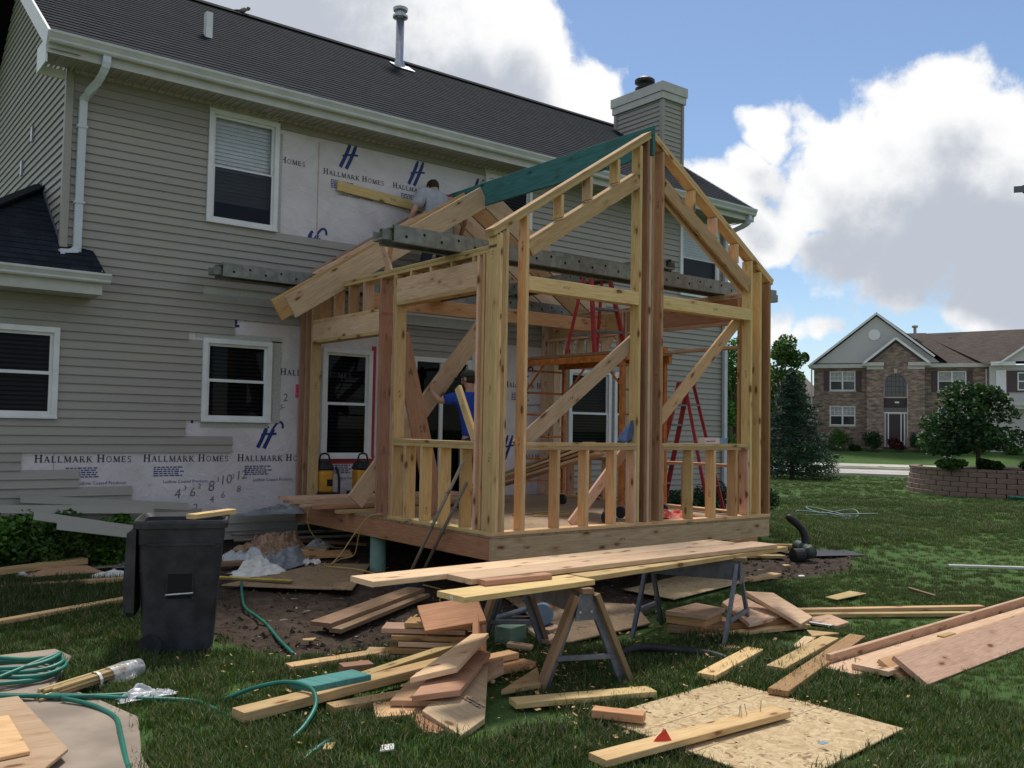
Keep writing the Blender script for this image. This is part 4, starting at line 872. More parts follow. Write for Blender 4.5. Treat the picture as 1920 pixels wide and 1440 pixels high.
# --- sawhorses
def sawhorse(label, n0, n1, feet, ztop, wood_legs):
    """n0,n1 = beam ends (x,y); feet = [(near pair), (far pair)]"""
    t_ = thing('sawhorse', label, 'sawhorse', ((n0[0]+n1[0])/2, (n0[1]+n1[1])/2, Z0), 'steel sawhorses')
    A, B = Vector((*n0, 0)), Vector((*n1, 0)); dr = (B-A).normalized(); sd = Vector((-dr.y, dr.x, 0))
    zb = ztop-(.042 if wood_legs else 0.02)
    mb = MB(); mb.bar(A+Vector((0, 0, zb-.08)), B+Vector((0, 0, zb-.08)), .008, .16); 
    for s in (-1, 1): mb.bar(A+sd*s*.034+Vector((0, 0, zb-.08)), B+sd*s*.034+Vector((0, 0, zb-.08)), .004, .16)
    mb.bar(A+Vector((0, 0, zb-.16)), B+Vector((0, 0, zb-.16)), .07, .004); mb.bar(A+Vector((0, 0, zb-.003)), B+Vector((0, 0, zb-.003)), .08, .004)
    mb.build('beam', 'grey_painted_steel', t_)
    board('beam_cap', A-dr*.05+Vector((0, 0, zb+.02)), B+dr*.05+Vector((0, 0, zb+.02)), .088, .036, 'brown_old_wood', (0, 0, 1), t_)
    for E_, pair, sgn in ((A, feet[0], -1), (B, feet[1], 1)):
        g = MB(); e = E_+dr*sgn*.004
        q = [e+sd*-.05+Vector((0, 0, zb-.0)), e+sd*.05+Vector((0, 0, zb-.0)), e+sd*.085+Vector((0, 0, zb-.19)), e-sd*.085+Vector((0, 0, zb-.19))]
        for k in range(4): pass
        off = dr*sgn*.006; g.v += [p for p in q]+[p+off for p in q]; g.f += [(0, 1, 2, 3), (7, 6, 5, 4), (0, 4, 5, 1), (1, 5, 6, 2), (2, 6, 7, 3), (3, 7, 4, 0)]
        go_ = g.build('end_plate', 'grey_painted_steel', t_)
        hb = MB()
        for s in (-.045, .045): hb.bar(e+off+sd*s+Vector((0, 0, zb-.13)), e+off*2+sd*s+Vector((0, 0, zb-.13)), .016, .016)
        hb.build('bolt', 'steel', go_)
        mids = []
        for k, ft in enumerate(pair):
            F = Vector((ft[0], ft[1], Z0-.01)); s = 1 if (F-E_).dot(sd) > 0 else -1
            T = E_+sd*s*.05-dr*sgn*.01+Vector((0, 0, zb-.03))
            lg = MB(); ax = (F-T).normalized(); w_ = .052
            lg.bar(T, F, w_, .004, dr); yb = dr.cross(ax).normalized()
            for q_ in (-1, 1): lg.bar(T+yb*q_*w_/2-dr*sgn*.014, F+yb*q_*w_/2-dr*sgn*.014, .004, .03, dr)
            lg.build('leg', 'grey_painted_steel', t_)
            mids.append(T.lerp(F, .66))
            if wood_legs:
                board('wooden_leg', T+sd*s*.03+dr*sgn*.012+Vector((0, 0, .02)), F+sd*s*.05+dr*sgn*.01, .038, .088, 'brown_old_wood', dr, t_)
        board('crossbar', mids[0], mids[1], .03, .035, 'grey_painted_steel', (0, 0, 1), t_)
    return t_
sawhorse('grey steel sawhorse with scrap wood legs nailed on, by the offcut pile', (-.93, -2.36), (-.62, -1.12), [((-1.19, -2.24), (-.64, -2.47)), ((-.82, -.98), (-.40, -1.28))], -.06, True)
sawhorse('plain grey steel sawhorse carrying the far ends of the planks', (1.23, -2.02), (.82, -1.28), [((.80, -2.2), (1.62, -1.84)), ((.48, -1.42), (1.12, -1.18))], -.06, False)
PL = 'planks laid over the sawhorses'
loose('plank', 'long pink plank, rear one of the two topmost over both sawhorses', 'plank', (-2.33, -1.66, .001), (1.62, -1.50, .001), .286, .038, 'pink_fir', group=PL)
loose('plank', 'long pink plank, front one of the two topmost over both sawhorses', 'plank', (-1.72, -1.93, .002), (1.86, -1.80, .002), .28, .038, 'pink_fir', group=PL)
sk = loose('plank', 'short pale plank overhanging the scrap-legged sawhorse, white sticker on its end', 'plank', (-2.02, -2.27, -.039), (-.83, -2.20, -.039), .286, .038, 'pale_spruce', group=PL)
mb = MB(); mb.box(-.599, -.5965, -.03, .0, -.012, .010); st_ = mb.build('sticker', 'white_vinyl', sk, mw=sk.matrix_basis.copy())
loose('plank', 'pale narrow plank under the two topmost planks on the sawhorses', 'plank', (-.80, -2.13, -.039), (2.08, -1.80, -.039), .184, .038, 'pale_spruce', group=PL)
loose('plank', 'pale narrow plank tucked beneath the rear topmost plank', 'plank', (-.5, -1.55, -.040), (1.9, -1.56, -.040), .184, .037, 'orange_fir', group=PL)
loose('plank', 'short reddish block lying against the front topmost plank', 'plank', (-1.66, -2.12, .0), (-1.08, -2.13, .0), .09, .038, 'red_fir', group=PL)
# --- boards on the lawn, front right
loose('board', 'pale board lying straight in the grass in front of the scrap-legged sawhorse', 'board', (-1.67, -2.49, -.715), (-.72, -2.81, -.715), .14, .038, 'pale_spruce', group=BD)
nb = loose('board', 'pale board with bent nails standing in it, resting across the strand board sheet', 'board', (-1.96, -3.59, -.698), (-.43, -3.64, -.694), .14, .038, 'pale_spruce', group=BD)
for x, y, a, b_ in ((.40, .03, .3, .1), (.43, .035, -.1, .05), (.49, .04, -.5, .1), (.60, .03, .2, .0), (-.30, .0, .4, -.3)):
    n_ = MB(); n_.tube([(x, y, .015), (x+.012*a*2, y+.01*b_, .045), (x+.045*a, y+.03*b_, .085)], .0022, 5); n_.build('nail', 'cord_grey', nb, mw=nb.matrix_basis.copy())
loose('board', 'short pale board touching the corner of the strand board sheet', 'board', (-.16, -2.81, -.700), (.86, -2.46, -.715), .14, .038, 'pale_spruce', group=BD)
loose('board', 'pale cracked board lying beside the longer tan board', 'board', (.45, -2.95, -.705), (1.75, -2.57, -.715), .14, .038, 'pale_spruce', group=BD)
loose('board', 'longer tan board reaching onto the strand board sheet', 'board', (-.05, -3.34, -.705), (2.07, -2.63, -.725), .14, .038, 'orange_fir', group=BD)
loose('board_offcut', 'short tan block at the left corner of the strand board sheet', 'offcut', (-1.42, -2.98, -.69), (-1.24, -3.24, -.69), .10, .05, 'orange_fir', group=BD)
sheet = plate('strand_board_sheet', 'large flaky strand board sheet lying in the grass under the nailed board', 'sheet', [(-.03, -2.87, -.732), (.02, -4.2, -.732), (-1.36, -4.35, -.732), (-1.38, -2.97, -.732)], .012, 'strand_board')
for a, b_ in (((-1.37, -3.32, -.7318), (.0, -3.22, -.7318)), ((-1.37, -3.74, -.7318), (.01, -3.64, -.7318))): mb = MB(); mb.bar(a, b_, .006, .0008); mb.build('chalk_line', 'brown_old_wood', sheet)
mb = MB(); mb.box(-.66, -.60, -4.09, -4.05, -.7315, -.7305); mb.build('sticker', 'box_blue', sheet)
# utility flag
t_ = thing('marker_flag', 'small red wire marker flag beside the nailed board', 'flag', (-1.42, -3.68, Z0))
mb = MB(); mb.tube([(-1.42, -3.70, Z0-.02), (-1.44, -3.66, -.70), (-1.47, -3.62, -.62)], .002, 5); mb.build('wire', 'cord_grey', t_)
fl_ = MB(); fl_.v = [Vector(p) for p in ((-1.47, -3.62, -.615), (-1.44, -3.66, -.70), (-1.60, -3.60, -.74), (-1.56, -3.60, -.69), (-1.52, -3.61, -.65))]; fl_.f = [(0, 1, 3, 4), (1, 2, 3)]
fo = fl_.build('flag_sheet', 'flag_red', t_); sm = fo.modifiers.new('thickness', 'SOLIDIFY'); sm.thickness = .0012
# --- bundle of wide boards on the right
LB = 'wide boards stacked on the grass at the frame edge'
loose('plank', 'reddish plank standing on edge at the back of the wide board stack', 'plank', (1.0, -3.04, -.70), (5.2, -2.74, -.70), .04, .10, 'pink_fir', group=LB)
loose('plank', 'pink wide plank lying flat, lowest of the wide board stack', 'plank', (.86, -3.22, -.735), (5.2, -2.96, -.735), .286, .038, 'pink_fir', group=LB)
loose('plank', 'pink wide plank, flat one in the middle of the wide board stack', 'plank', (.98, -3.40, -.692), (5.2, -3.12, -.692), .286, .038, 'pink_fir', group=LB)
loose('plank', 'pale plank wedged between the tilted one and the flat ones', 'plank', (1.10, -3.50, -.70), (5.2, -3.2, -.70), .24, .036, 'pale_spruce', (0, -.6, 1), group=LB)
loose('plank', 'tilted pink plank with black print, front of the wide board stack', 'plank', (1.14, -3.62, -.68), (5.2, -3.33, -.68), .30, .038, 'pink_fir', (0, -.62, 1), group=LB)
loose('wood_chip', 'small pale chip of wood lying on the wide board stack', 'offcut', (2.45, -3.18, -.668), (2.68, -3.17, -.668), .06, .016, 'pale_spruce')
# --- thin boards farther right
loose('board', 'long pale board in the grass pointing at the far sawhorse pile, rear of two', 'board', (2.50, -1.60, -.712), (4.42, -2.61, -.712), .09, .038, 'pale_spruce', group=BD)
loose('board', 'long pale board in the grass pointing at the far sawhorse pile, front of two', 'board', (2.48, -1.75, -.73), (4.06, -2.67, -.73), .09, .038, 'pale_spruce', group=BD)
plate('shim_plate', 'small thin pale plate of wood alone on the lawn', 'offcut', [(3.55, -1.34, -.715), (4.14, -1.26, -.715), (4.16, -1.46, -.715), (3.52, -1.50, -.715)], .012, 'pale_spruce', BD)
loose('stick', 'brown stick lying in the grass on the right', 'stick', (4.92, -1.54, -.72), (4.67, -1.98, -.72), .04, .03, 'brown_old_wood')
loose('board', 'long white strip lying on the lawn at the frame edge', 'board', (7.08, -.91, -.70), (9.2, -2.9, -.70), .09, .03, 'cream_trim', group=BD)
# --- offcuts under the far sawhorse
OC = 'pink offcuts under the far sawhorse'
plate('offcut', 'flat pink offcut, topmost of the block stack under the far sawhorse', 'offcut', [(.87, -1.47, -.56), (1.0, -1.84, -.56), (1.43, -1.69, -.56), (1.41, -1.36, -.56)], .038, 'pink_fir', OC)
plate('offcut', 'thick brown block under the topmost flat pink offcut', 'offcut', [(.90, -1.45, -.60), (1.02, -1.80, -.60), (1.40, -1.68, -.60), (1.36, -1.35, -.60)], .075, 'orange_fir', OC)
plate('offcut', 'grass level offcut at the bottom of the block stack', 'offcut', [(.86, -1.5, -.678), (1.1, -1.9, -.678), (1.7, -1.75, -.678), (1.5, -1.4, -.678)], .07, 'brown_old_wood', OC)
plate('offcut', 'pink offcut leaning against the block stack behind the sawhorse leg', 'offcut', [(1.62, -1.50, -.55), (2.05, -1.33, -.54), (1.95, -1.93, -.64), (1.36, -2.02, -.64)], .038, 'pink_fir', OC)
plate('offcut', 'pink offcut slanting highest, its foot pointing at the pale boards', 'offcut', [(1.80, -1.62, -.45), (2.08, -1.74, -.47), (2.10, -2.16, -.64), (1.86, -2.20, -.66)], .038, 'pink_fir', OC)
plate('offcut', 'pointed pink offcut flat in the grass by the pale boards', 'offcut', [(2.30, -1.91, -.715), (2.74, -1.92, -.715), (2.55, -2.25, -.715), (2.30, -2.28, -.715)], .036, 'pink_fir', OC)
loose('offcut', 'narrow orange board under the slanting offcut', 'offcut', (1.0, -1.74, -.69), (2.15, -1.98, -.69), .09, .05, 'orange_fir', group=OC)
loose('offcut', 'narrow pale board at grass level before the slanting offcut', 'offcut', (.98, -1.86, -.728), (2.12, -2.08, -.728), .10, .036, 'pale_spruce', group=OC)
plate('offcut', 'small triangle of wood near the foot of the far sawhorse', 'offcut', [(.70, -2.26, -.715), (.84, -2.34, -.715), (.86, -2.24, -.715), (.77, -2.17, -.715)], .03, 'pale_spruce', OC)
plate('offcut', 'small pink scrap between the far sawhorse legs', 'offcut', [(.88, -1.80, -.722), (.98, -1.86, -.722), (1.05, -1.78, -.722)], .02, 'pink_fir', OC)
plate('offcut', 'small tan scrap behind the pale cracked board', 'offcut', [(1.21, -2.55, -.715), (1.30, -2.60, -.715), (1.72, -2.45, -.715), (1.66, -2.37, -.715)], .02, 'pink_fir', OC)
plate('offcut', 'thin tan wedge touching the far end of the pale cracked board', 'offcut', [(1.68, -2.44, -.705), (2.0, -2.5, -.705), (1.86, -2.26, -.705)], .015, 'pale_spruce', OC)
loose('offcut', 'white slip lying in the grass beside the pointed offcut', 'offcut', (2.23, -2.04, -.715), (2.27, -2.25, -.715), .04, .006, 'white_vinyl', group=OC)
# --- pile beside the first sawhorse
PI = 'lumber offcuts heaped beside the first sawhorse'
loose('board', 'long pale board carrying the teal block', 'board', (-3.23, -1.83, -.688), (-1.42, -1.56, -.655), .14, .060, 'pale_spruce', group=PI)
plate('teal_block', 'short teal coated block lying on the long pale board', 'offcut', [(-2.78, -1.57, -.612), (-2.71, -1.76, -.612), (-2.28, -1.74, -.606), (-2.32, -1.55, -.606)], .045, 'teal_coated_lumber', PI)
loose('board', 'pale board in the grass just below the long pale board', 'board', (-2.66, -1.90, -.73), (-1.7, -1.92, -.73), .12, .05, 'pale_spruce', group=PI)
loose('board', 'short pale board behind the long one, passing under the heap', 'board', (-2.2, -1.50, -.68), (-1.1, -1.30, -.60), .09, .04, 'pale_spruce', group=PI)
plate('offcut', 'broad pink offcut on top of the fanned heap', 'offcut', [(-2.21, -2.11, -.56), (-1.87, -2.15, -.54), (-1.21, -1.60, -.47), (-1.31, -1.52, -.48), (-1.86, -1.88, -.55)], .038, 'pink_fir', PI)
plate('offcut', 'broad brownish offcut, second of the fanned heap', 'offcut', [(-2.30, -2.28, -.62), (-1.99, -2.36, -.62), (-1.29, -1.74, -.575), (-1.36, -1.62, -.575), (-2.02, -2.02, -.62)], .038, 'red_fir', PI)
w3 = plate('offcut', 'pointed pink offcut with black print, lowest front of the fanned heap', 'offcut', [(-2.28, -2.37, -.69), (-2.31, -2.83, -.71), (-2.03, -2.68, -.70), (-1.40, -1.86, -.64), (-1.5, -1.8, -.64)], .038, 'pink_fir', PI)
mb = MB(); rp = random.Random(8); Mi_ = w3.matrix_basis
for i in range(2):
    xx = 0.
    while xx < .22: w_ = rp.uniform(.012, .03); mb.quad(*[Mi_ @ Vector((p[0], p[1], .0007)) for p in ((.02+xx, -.05+i*.03, 0), (.02+xx+w_, -.05+i*.03, 0), (.02+xx+w_, -.034+i*.03, 0), (.02+xx, -.034+i*.03, 0))]); xx += w_+.008
mb.build('printed_mark', 'hole_black', w3)
plate('offcut', 'tan offcut sticking out under the pointed printed one', 'offcut', [(-2.30, -2.20, -.715), (-2.42, -2.62, -.725), (-2.2, -2.7, -.725), (-1.8, -2.1, -.70)], .034, 'orange_fir', PI)
plate('offcut', 'pinkish offcut between the second fanned piece and the grass', 'offcut', [(-2.36, -2.12, -.672), (-2.1, -2.32, -.672), (-1.6, -1.8, -.65), (-1.9, -1.7, -.65)], .038, 'red_fir', PI)
plate('offcut', 'small pale offcut flat in the grass left of the fanned heap', 'offcut', [(-2.40, -1.98, -.715), (-2.12, -2.06, -.715), (-2.26, -2.34, -.715), (-2.53, -2.24, -.715)], .03, 'pale_spruce', PI)
plate('offcut', 'thin pink splinter edge behind the pointed printed offcut', 'offcut', [(-1.55, -2.0, -.70), (-1.35, -1.98, -.66), (-1.22, -1.80, -.63), (-1.45, -1.78, -.66)], .03, 'pink_fir', PI)
nm = ['lowest orange board of the brick-like stack', 'second lowest orange board of the stack, its end set back', 'third orange board up in the stack', 'fourth orange board up in the stack, jutting out', 'fifth orange board up in the stack', 'orange board at the top of the stack under the tilted piece']
sx = [(-1.83, -.86, -1.36, -1.24), (-1.70, -1.0, -1.16, -1.42), (-1.62, -1.02, -1.20, -1.36), (-1.66, -.98, -1.22, -1.34), (-1.70, -.90, -1.24, -1.28), (-1.56, -1.02, -1.22, -1.34)]
for i, (a, b_, c_, d_) in enumerate(sx):
    loose('offcut', nm[i], 'offcut', (a+.06, b_+.10, -.725+i*.047), (c_+.10, d_+.06, -.725+i*.047), .235, .038, 'orange_fir' if i % 2 else 'pink_fir', group=PI)
loose('offcut', 'tilted orange offcut roofing the brick-like stack', 'offcut', (-1.50, -1.12, -.44), (-1.06, -1.30, -.38), .30, .038, 'orange_fir', (-.2, -.5, 1), group=PI)
loose('offcut', 'orange offcut leaning on edge against the sawhorse leg', 'offcut', (-1.26, -1.56, -.64), (-.98, -1.17, -.42), .05, .23, 'orange_fir', (-.55, -.2, 1), group=PI)
loose('offcut', 'small pink chunk in front of the pale board at the soil edge', 'offcut', (-2.20, -1.16, -.71), (-1.98, -1.20, -.71), .12, .07, 'red_fir', group=PI)
loose('board', 'pale board lying at the soil edge beside the small pink chunk', 'board', (-2.46, -.84, -.725), (-1.6, -.86, -.715), .12, .04, 'pale_spruce', group=PI)
loose('offcut', 'upper of two short pale boards beside the first sawhorse foot', 'offcut', (-1.45, -1.66, -.67), (-.98, -1.62, -.67), .12, .045, 'pale_spruce', group=PI)
loose('offcut', 'lower of two short pale boards beside the first sawhorse foot', 'offcut', (-1.45, -1.78, -.72), (-.92, -1.74, -.72), .14, .045, 'orange_fir', group=PI)
loose('offcut', 'pale green block standing behind the first sawhorse leg', 'offcut', (-.66, -1.06, -.68), (-.44, -1.0, -.68), .16, .15, 'green_block', group=PI)
plate('offcut', 'wedge of pale wood under the first sawhorse foot', 'offcut', [(-1.58, -2.25, -.70), (-1.25, -2.28, -.70), (-1.02, -1.95, -.69)], .035, 'pale_spruce', PI)
for i, (x, y, a) in enumerate(((-.40, -1.3, .4), (-.30, -1.12, 1.2), (-.62, -1.40, 2.2), (-.15, -1.0, .2))):
    loose('wood_scrap', ['scrap of pink wood by the green block', 'second scrap of wood by the saw', 'third scrap of wood under the beam', 'fourth scrap of wood by the muddy panel'][i], 'offcut', (x, y, -.71), (x+.2*math.cos(a), y+.2*math.sin(a), -.70), .09, .035, 'pink_fir', group='wood scraps under the first sawhorse')
# --- panels lying on the soil
plate('muddy_panel', 'muddy brown panel on the soil beyond the yellow level', 'sheet', [(-1.84, 2.16, -.605), (-1.07, 1.65, -.64), (-.71, 1.45, -.65), (.12, 2.56, -.585), (-.40, 2.80, -.575)], .015, 'muddy_strand_board', 'muddy sheets on the soil')
plate('muddy_panel', 'greyish tan panel on the soil behind the first sawhorse', 'sheet', [(.62, .60, -.715), (-.24, -1.40, -.715), (.92, -1.24, -.715), (1.46, -.52, -.715)], .015, 'muddy_strand_board', 'muddy sheets on the soil')
plate('strand_board_sheet', 'weathered strand board sheet on the grass behind the far sawhorse', 'sheet', [(2.01, .19, -.715), (3.31, .54, -.715), (4.03, -.12, -.715), (2.04, -.52, -.715)], .012, 'strand_board')
loose('board', 'short pale board beside the weathered strand board sheet', 'board', (3.7, -.2, -.70), (4.35, -.12, -.70), .14, .035, 'pale_spruce', group=BD)
loose('board', 'upper board of the pair lying on the dark soil', 'board', (-1.72, .15, -.672), (-.22, 1.0, -.632), .21, .038, 'brown_old_wood', group=BD)
loose('board', 'lower board of the pair lying on the dark soil', 'board', (-1.64, .02, -.712), (-.20, .86, -.672), .12, .038, 'brown_old_wood', group=BD)
# circular saw behind the sawhorse
t_ = thing('circular_saw', 'blue circular saw lying on the panel behind the first sawhorse', 'saw', (-.02, -.82, -.71))
mb = MB(); mb.tube([(-.06, -.86, -.60), (.0, -.80, -.60)], .095, 20); mb.build('blade_guard', 'box_blue', t_)
mb = MB(); mb.tube([(-.0, -.80, -.60), (.12, -.70, -.59)], .05, 14); mb.build('motor', 'black_plastic', t_); mb = MB(); mb.tube([(.0, -.9, -.55), (.04, -.86, -.49), (.12, -.8, -.49), (.14, -.74, -.56)], .018, 8); mb.build('handle', 'scaffold_orange', t_)
mb = MB(); mb.box(-.18, .12, -.90, -.76, -.712, -.706); mb.build('base_plate', 'steel', t_)
loose('plastic_pipe', 'dark pipe with a yellow band leaning behind the first sawhorse', 'pipe', (-.62, -.80, -.60), (-.05, -.70, -.56), .045, .045, 'grey_painted_steel', ch=.015)
# --- left of the bin
LFT = 'boards on the lawn by the house'
loose('board', 'thick pale board, upper one at the left frame edge by the shrubs', 'board', (-4.4, 3.18, -.50), (-2.84, 3.50, -.45), .14, .06, 'pale_spruce', group=LFT)
loose('board', 'pale board lying along the grass edge below the thick one', 'board', (-4.4, 2.97, -.57), (-1.9, 2.72, -.57), .10, .04, 'pale_spruce', group=LFT)
loose('board', 'long thin pale board slanting through the grass to the bin', 'board', (-4.5, 1.40, -.66), (-2.4, 2.13, -.62), .09, .038, 'pale_spruce', group=LFT)
loose('siding_strip', 'grey strip lying between the boards and the bin', 'siding strip', (-2.85, 3.38, -.52), (-2.2, 3.35, -.50), .10, .012, 'grey_old_wood', group='fallen siding strips')
plate('brown_panel', 'brown panel scrap under the thick pale board', 'sheet', [(-3.5, 3.15, -.52), (-2.75, 3.12, -.53), (-2.85, 3.35, -.47), (-3.2, 3.4, -.48)], .012, 'red_fir', LFT)
for i, (a, b_) in enumerate((((-4.4, 4.0, .12), (-2.05, 3.8, .04)), ((-3.35, 4.3, .17), (-1.5, 4.2, .02)), ((-3.35, 3.55, .05), (-1.95, 3.35, -.22)), ((-3.15, 3.42, -.05), (-2.0, 3.26, -.24)))):
    loose('siding_strip', ['pale siding strip lying on the shrubs nearest the wall', 'pale siding strip slanting down off the house wall', 'pale siding strip on the shrubs sloping towards the bin', 'pale siding strip under the one sloping towards the bin'][i], 'siding strip', a, b_, .16, .014, 'pale_siding_offcut', (0, -.55, 1), group='fallen siding strips', ch=.004)
# bin
def rrect(w, d, r, n=4):
    o = []
    for cx, cy, a0 in ((w/2-r, -d/2+r, -90), (w/2-r, d/2-r, 0), (-w/2+r, d/2-r, 90), (-w/2+r, -d/2+r, 180)):
        o += [(cx+r*math.cos(R(a0+90*i/n)), cy+r*math.sin(R(a0+90*i/n))) for i in range(n+1)]
    return o
BINR = Matrix.Translation((-2.84, .40, -.765)) @ Matrix.Rotation(R(-22), 4, 'Z') 
binn = thing('wheeled_bin', 'black wheeled rubbish bin without contents showing, a board across its rim', 'bin', (-2.88, .42, -.765))
def ring(w, d, r, z): return [(x, y, z) for x, y in rrect(w, d, r)]
rings = [ring(.50, .54, .05, .0), ring(.52, .56, .05, .03), ring(.565, .60, .05, .44), ring(.575, .61, .05, .52), ring(.60, .63, .05, .62), ring(.62, .66, .05, .86), ring(.635, .67, .05, .865), ring(.64, .68, .05, 1.0), ring(.60, .64, .05, 1.0), ring(.52, .56, .04, .3)]
vs = [v for r_ in rings for v in r_]; n = len(rings[0]); fs = [tuple(reversed(range(n)))]
for i in range(len(rings)-1): fs += [(i*n+k, i*n+(k+1) % n, (i+1)*n+(k+1) % n, (i+1)*n+k) for k in range(n)]
fs.append(tuple((len(rings)-1)*n+k for k in range(n)))
bo = mk('body', vs, fs, 'bin_plastic', binn, mw=BINR)
rim = [ring(.66, .70, .06, .985), ring(.70, .74, .065, .99), ring(.705, .745, .065, 1.03), ring(.69, .73, .06, 1.05), ring(.66, .70, .06, 1.05), ring(.60, .64, .05, 1.02), ring(.60, .64, .05, .985)]
vs = [v for r_ in rim for v in r_]; fs = [(i*n+k, i*n+(k+1) % n, ((i+1) % 7)*n+(k+1) % n, ((i+1) % 7)*n+k) for i in range(7) for k in range(n)]; mk('rim', vs, fs, 'bin_plastic', binn, mw=BINR)
mb = MB(); mb.box(-.09, .10, -.312, -.28, .44, .66); pk = MB()
pk.box(-.095, .105, -.3225, -.285, .635, .65); pk.box(-.093, -.085, -.318, -.285, .44, .635); pk.box(.095, .103, -.318, -.285, .44, .635); pk.build('grip_surround', 'bin_plastic', binn, mw=BINR)
mb = MB(); mb.quad((-.085, -.3125, .44), (.095, -.3125, .44), (.095, -.322, .64), (-.085, -.322, .64)); mb.build('grip_pocket', 'hole_black', binn, mw=BINR)
mb = MB(); mb.tube([(-.098, -.335, .475), (.108, -.335, .485)], .009, 10); mb.build('grip_bar', 'steel', binn, True, mw=BINR)
mb = MB(); mb.box(-.24, .26, -.345, -.325, .855, .875); mb.build('rib', 'bin_plastic', binn, mw=BINR)
for x in (-.29, .20): mb = MB(); mb.box(x, x+.09, -.318, -.30, .66, .67); mb.build('rib', 'bin_plastic', binn, mw=BINR)
# lid thrown back, hanging at the left
lidr = []
for z_, w_, o_ in ((.99, .60, .0), (.95, .62, .05), (.55, .62, .065), (.34, .56, .055), (.30, .5, .03)): lidr.append((z_, w_, o_))
vs = []; 
for z_, w_, o_ in lidr: vs += [(-.345-o_, -w_/2, z_), (-.345-o_, w_/2, z_), (-.325, w_/2+.02, z_), (-.325, -w_/2-.02, z_)]
fs = [(3, 2, 1, 0), tuple(range((len(lidr)-1)*4, len(lidr)*4))]
for i in range(len(lidr)-1): fs += [(i*4+k, i*4+(k+1) % 4, (i+1)*4+(k+1) % 4, (i+1)*4+k) for k in range(4)]
mk('lid', vs, fs, 'bin_plastic', binn, mw=BINR)
for s in (-1, 1): mb = MB(); mb.tube([(-.20, s*.27, .08), (-.20, s*.31, .08)], .09, 18); mb.build('wheel', 'black_plastic', binn, mw=BINR)
loose('board_offcut', 'short pale board lying across the rim of the black bin', 'offcut', (-2.88, .12, .308), (-2.44, .40, .312), .09, .038, 'pale_spruce')
# yellow level, insulation, sacks, plastic in the mud
t_ = thing('spirit_level', 'long yellow edged spirit level lying on the muddy panel', 'level', (-1.45, 2.15, -.6))
board('level_body', (-1.9, 2.52, -.575), (-1.18, 1.90, -.60), .05, .02, 'brown_old_wood', (0, 0, 1), t_); board('level_top', (-1.9, 2.52, -.559), (-1.18, 1.90, -.584), .035, .012, 'yellow_level', (0, 0, 1), t_)
def crumple(name, label, cat, c_, sx, sy, h, mat, seed, n=34, group=None, rot=0.):
    rg = random.Random(seed); o3 = Vector((rg.uniform(0, 50), rg.uniform(0, 50), rg.uniform(0, 50))); vs = []; fs = []
    for j in range(n+1):
        for i in range(n+1):
            u, v = i/n-.5, j/n-.5; rr = math.hypot(u, v)*2; f = max(0, 1-rr**2)
            q = Vector((u*3.2, v*3.2, 0))+o3
            hh = h*min(1, f*1.6)*(.10+.95*max(0, noise.noise(q*.75)+.12)+.34*(1-abs(noise.noise(q*1.5)))**5+(.10*noise.noise(q*5.) if mat == 'insulation' else .03*noise.noise(q*3.)))
            edge_ = 1+.25*noise.noise(Vector((math.atan2(v, u)*1.5, 3, seed)))
            x, y = u*sx*edge_+.06*noise.noise(q*2.2+Vector((9, 0, 0)))*sx, v*sy*edge_+.06*noise.noise(q*2.2+Vector((0, 9, 0)))*sy
            xr, yr = x*math.cos(rot)-y*math.sin(rot), x*math.sin(rot)+y*math.cos(rot)
            vs.append((xr, yr, hh+.012))
    fs = [(j*(n+1)+i, j*(n+1)+i+1, (j+1)*(n+1)+i+1, (j+1)*(n+1)+i) for j in range(n) for i in range(n)]
    o = mk(name, vs, fs, mat, None, mat != 'insulation', mw=Matrix.Translation(c_)); s_ = o.modifiers.new('t', 'SOLIDIFY'); s_.thickness = .004; return tag(o, label, cat, group)
crumple('insulation_batt', 'torn brown insulation batt heaped behind the bin', 'insulation', (-.60, 3.75, -.57), .95, .8, .34, 'insulation', 4, 40)
crumple('plastic_sheet', 'crumpled pale grey plastic sheet in the mud beside the bin', 'plastic', (-1.05, 3.5, -.57), .6, .5, .16, 'clear_plastic', 11, group='rubbish in the mud')
crumple('plastic_sheet', 'dark grey tarp scrap bunched over the offcuts in the mud', 'plastic', (-.78, 3.0, -.59), .8, .45, .20, 'grey_tarp', 12, group='rubbish in the mud', rot=.7)
crumple('paper_sack', 'crumpled cream paper sack next to the yellow level', 'sack', (-1.25, 2.62, -.61), .62, .42, .22, 'white_paper', 5, group='rubbish in the mud')
crumple('plastic_scrap', 'small white and blue plastic scrap near the deck shade', 'plastic', (.15, 4.0, -.55), .36, .22, .10, 'clear_plastic', 6, group='rubbish in the mud')
crumple('plastic_scrap', 'white torn scrap beside the dark tarp scrap', 'plastic', (-.45, 2.95, -.60), .25, .22, .10, 'white_paper', 8, group='rubbish in the mud')
crumple('plastic_sheet', 'clear plastic bundle lying by the shrubs left of the bin', 'plastic', (-2.25, 3.75, -.57), .6, .5, .2, 'clear_plastic', 21, group='rubbish in the mud')
crumple('plastic_sheet', 'flat white plastic strip in the grass left of the bin', 'plastic', (-2.55, 3.10, -.58), .7, .28, .09, 'white_paper', 22, group='rubbish in the mud')
crumple('plastic_sheet', 'clear plastic bag under the thick pale board', 'plastic', (-3.5, 3.45, -.57), .5, .4, .14, 'clear_plastic', 23, group='rubbish in the mud')
crumple('plastic_scrap', 'crumpled clear plastic scrap in the front lawn', 'plastic', (-3.51, -.98, -.735), .34, .16, .07, 'clear_plastic', 24)
crumple('plastic_sheet', 'loose wrap flap hanging over the deck corner by the wall', 'plastic', (-.35, 4.25, -.12), .9, .30, .16, 'grey_tarp', 31)
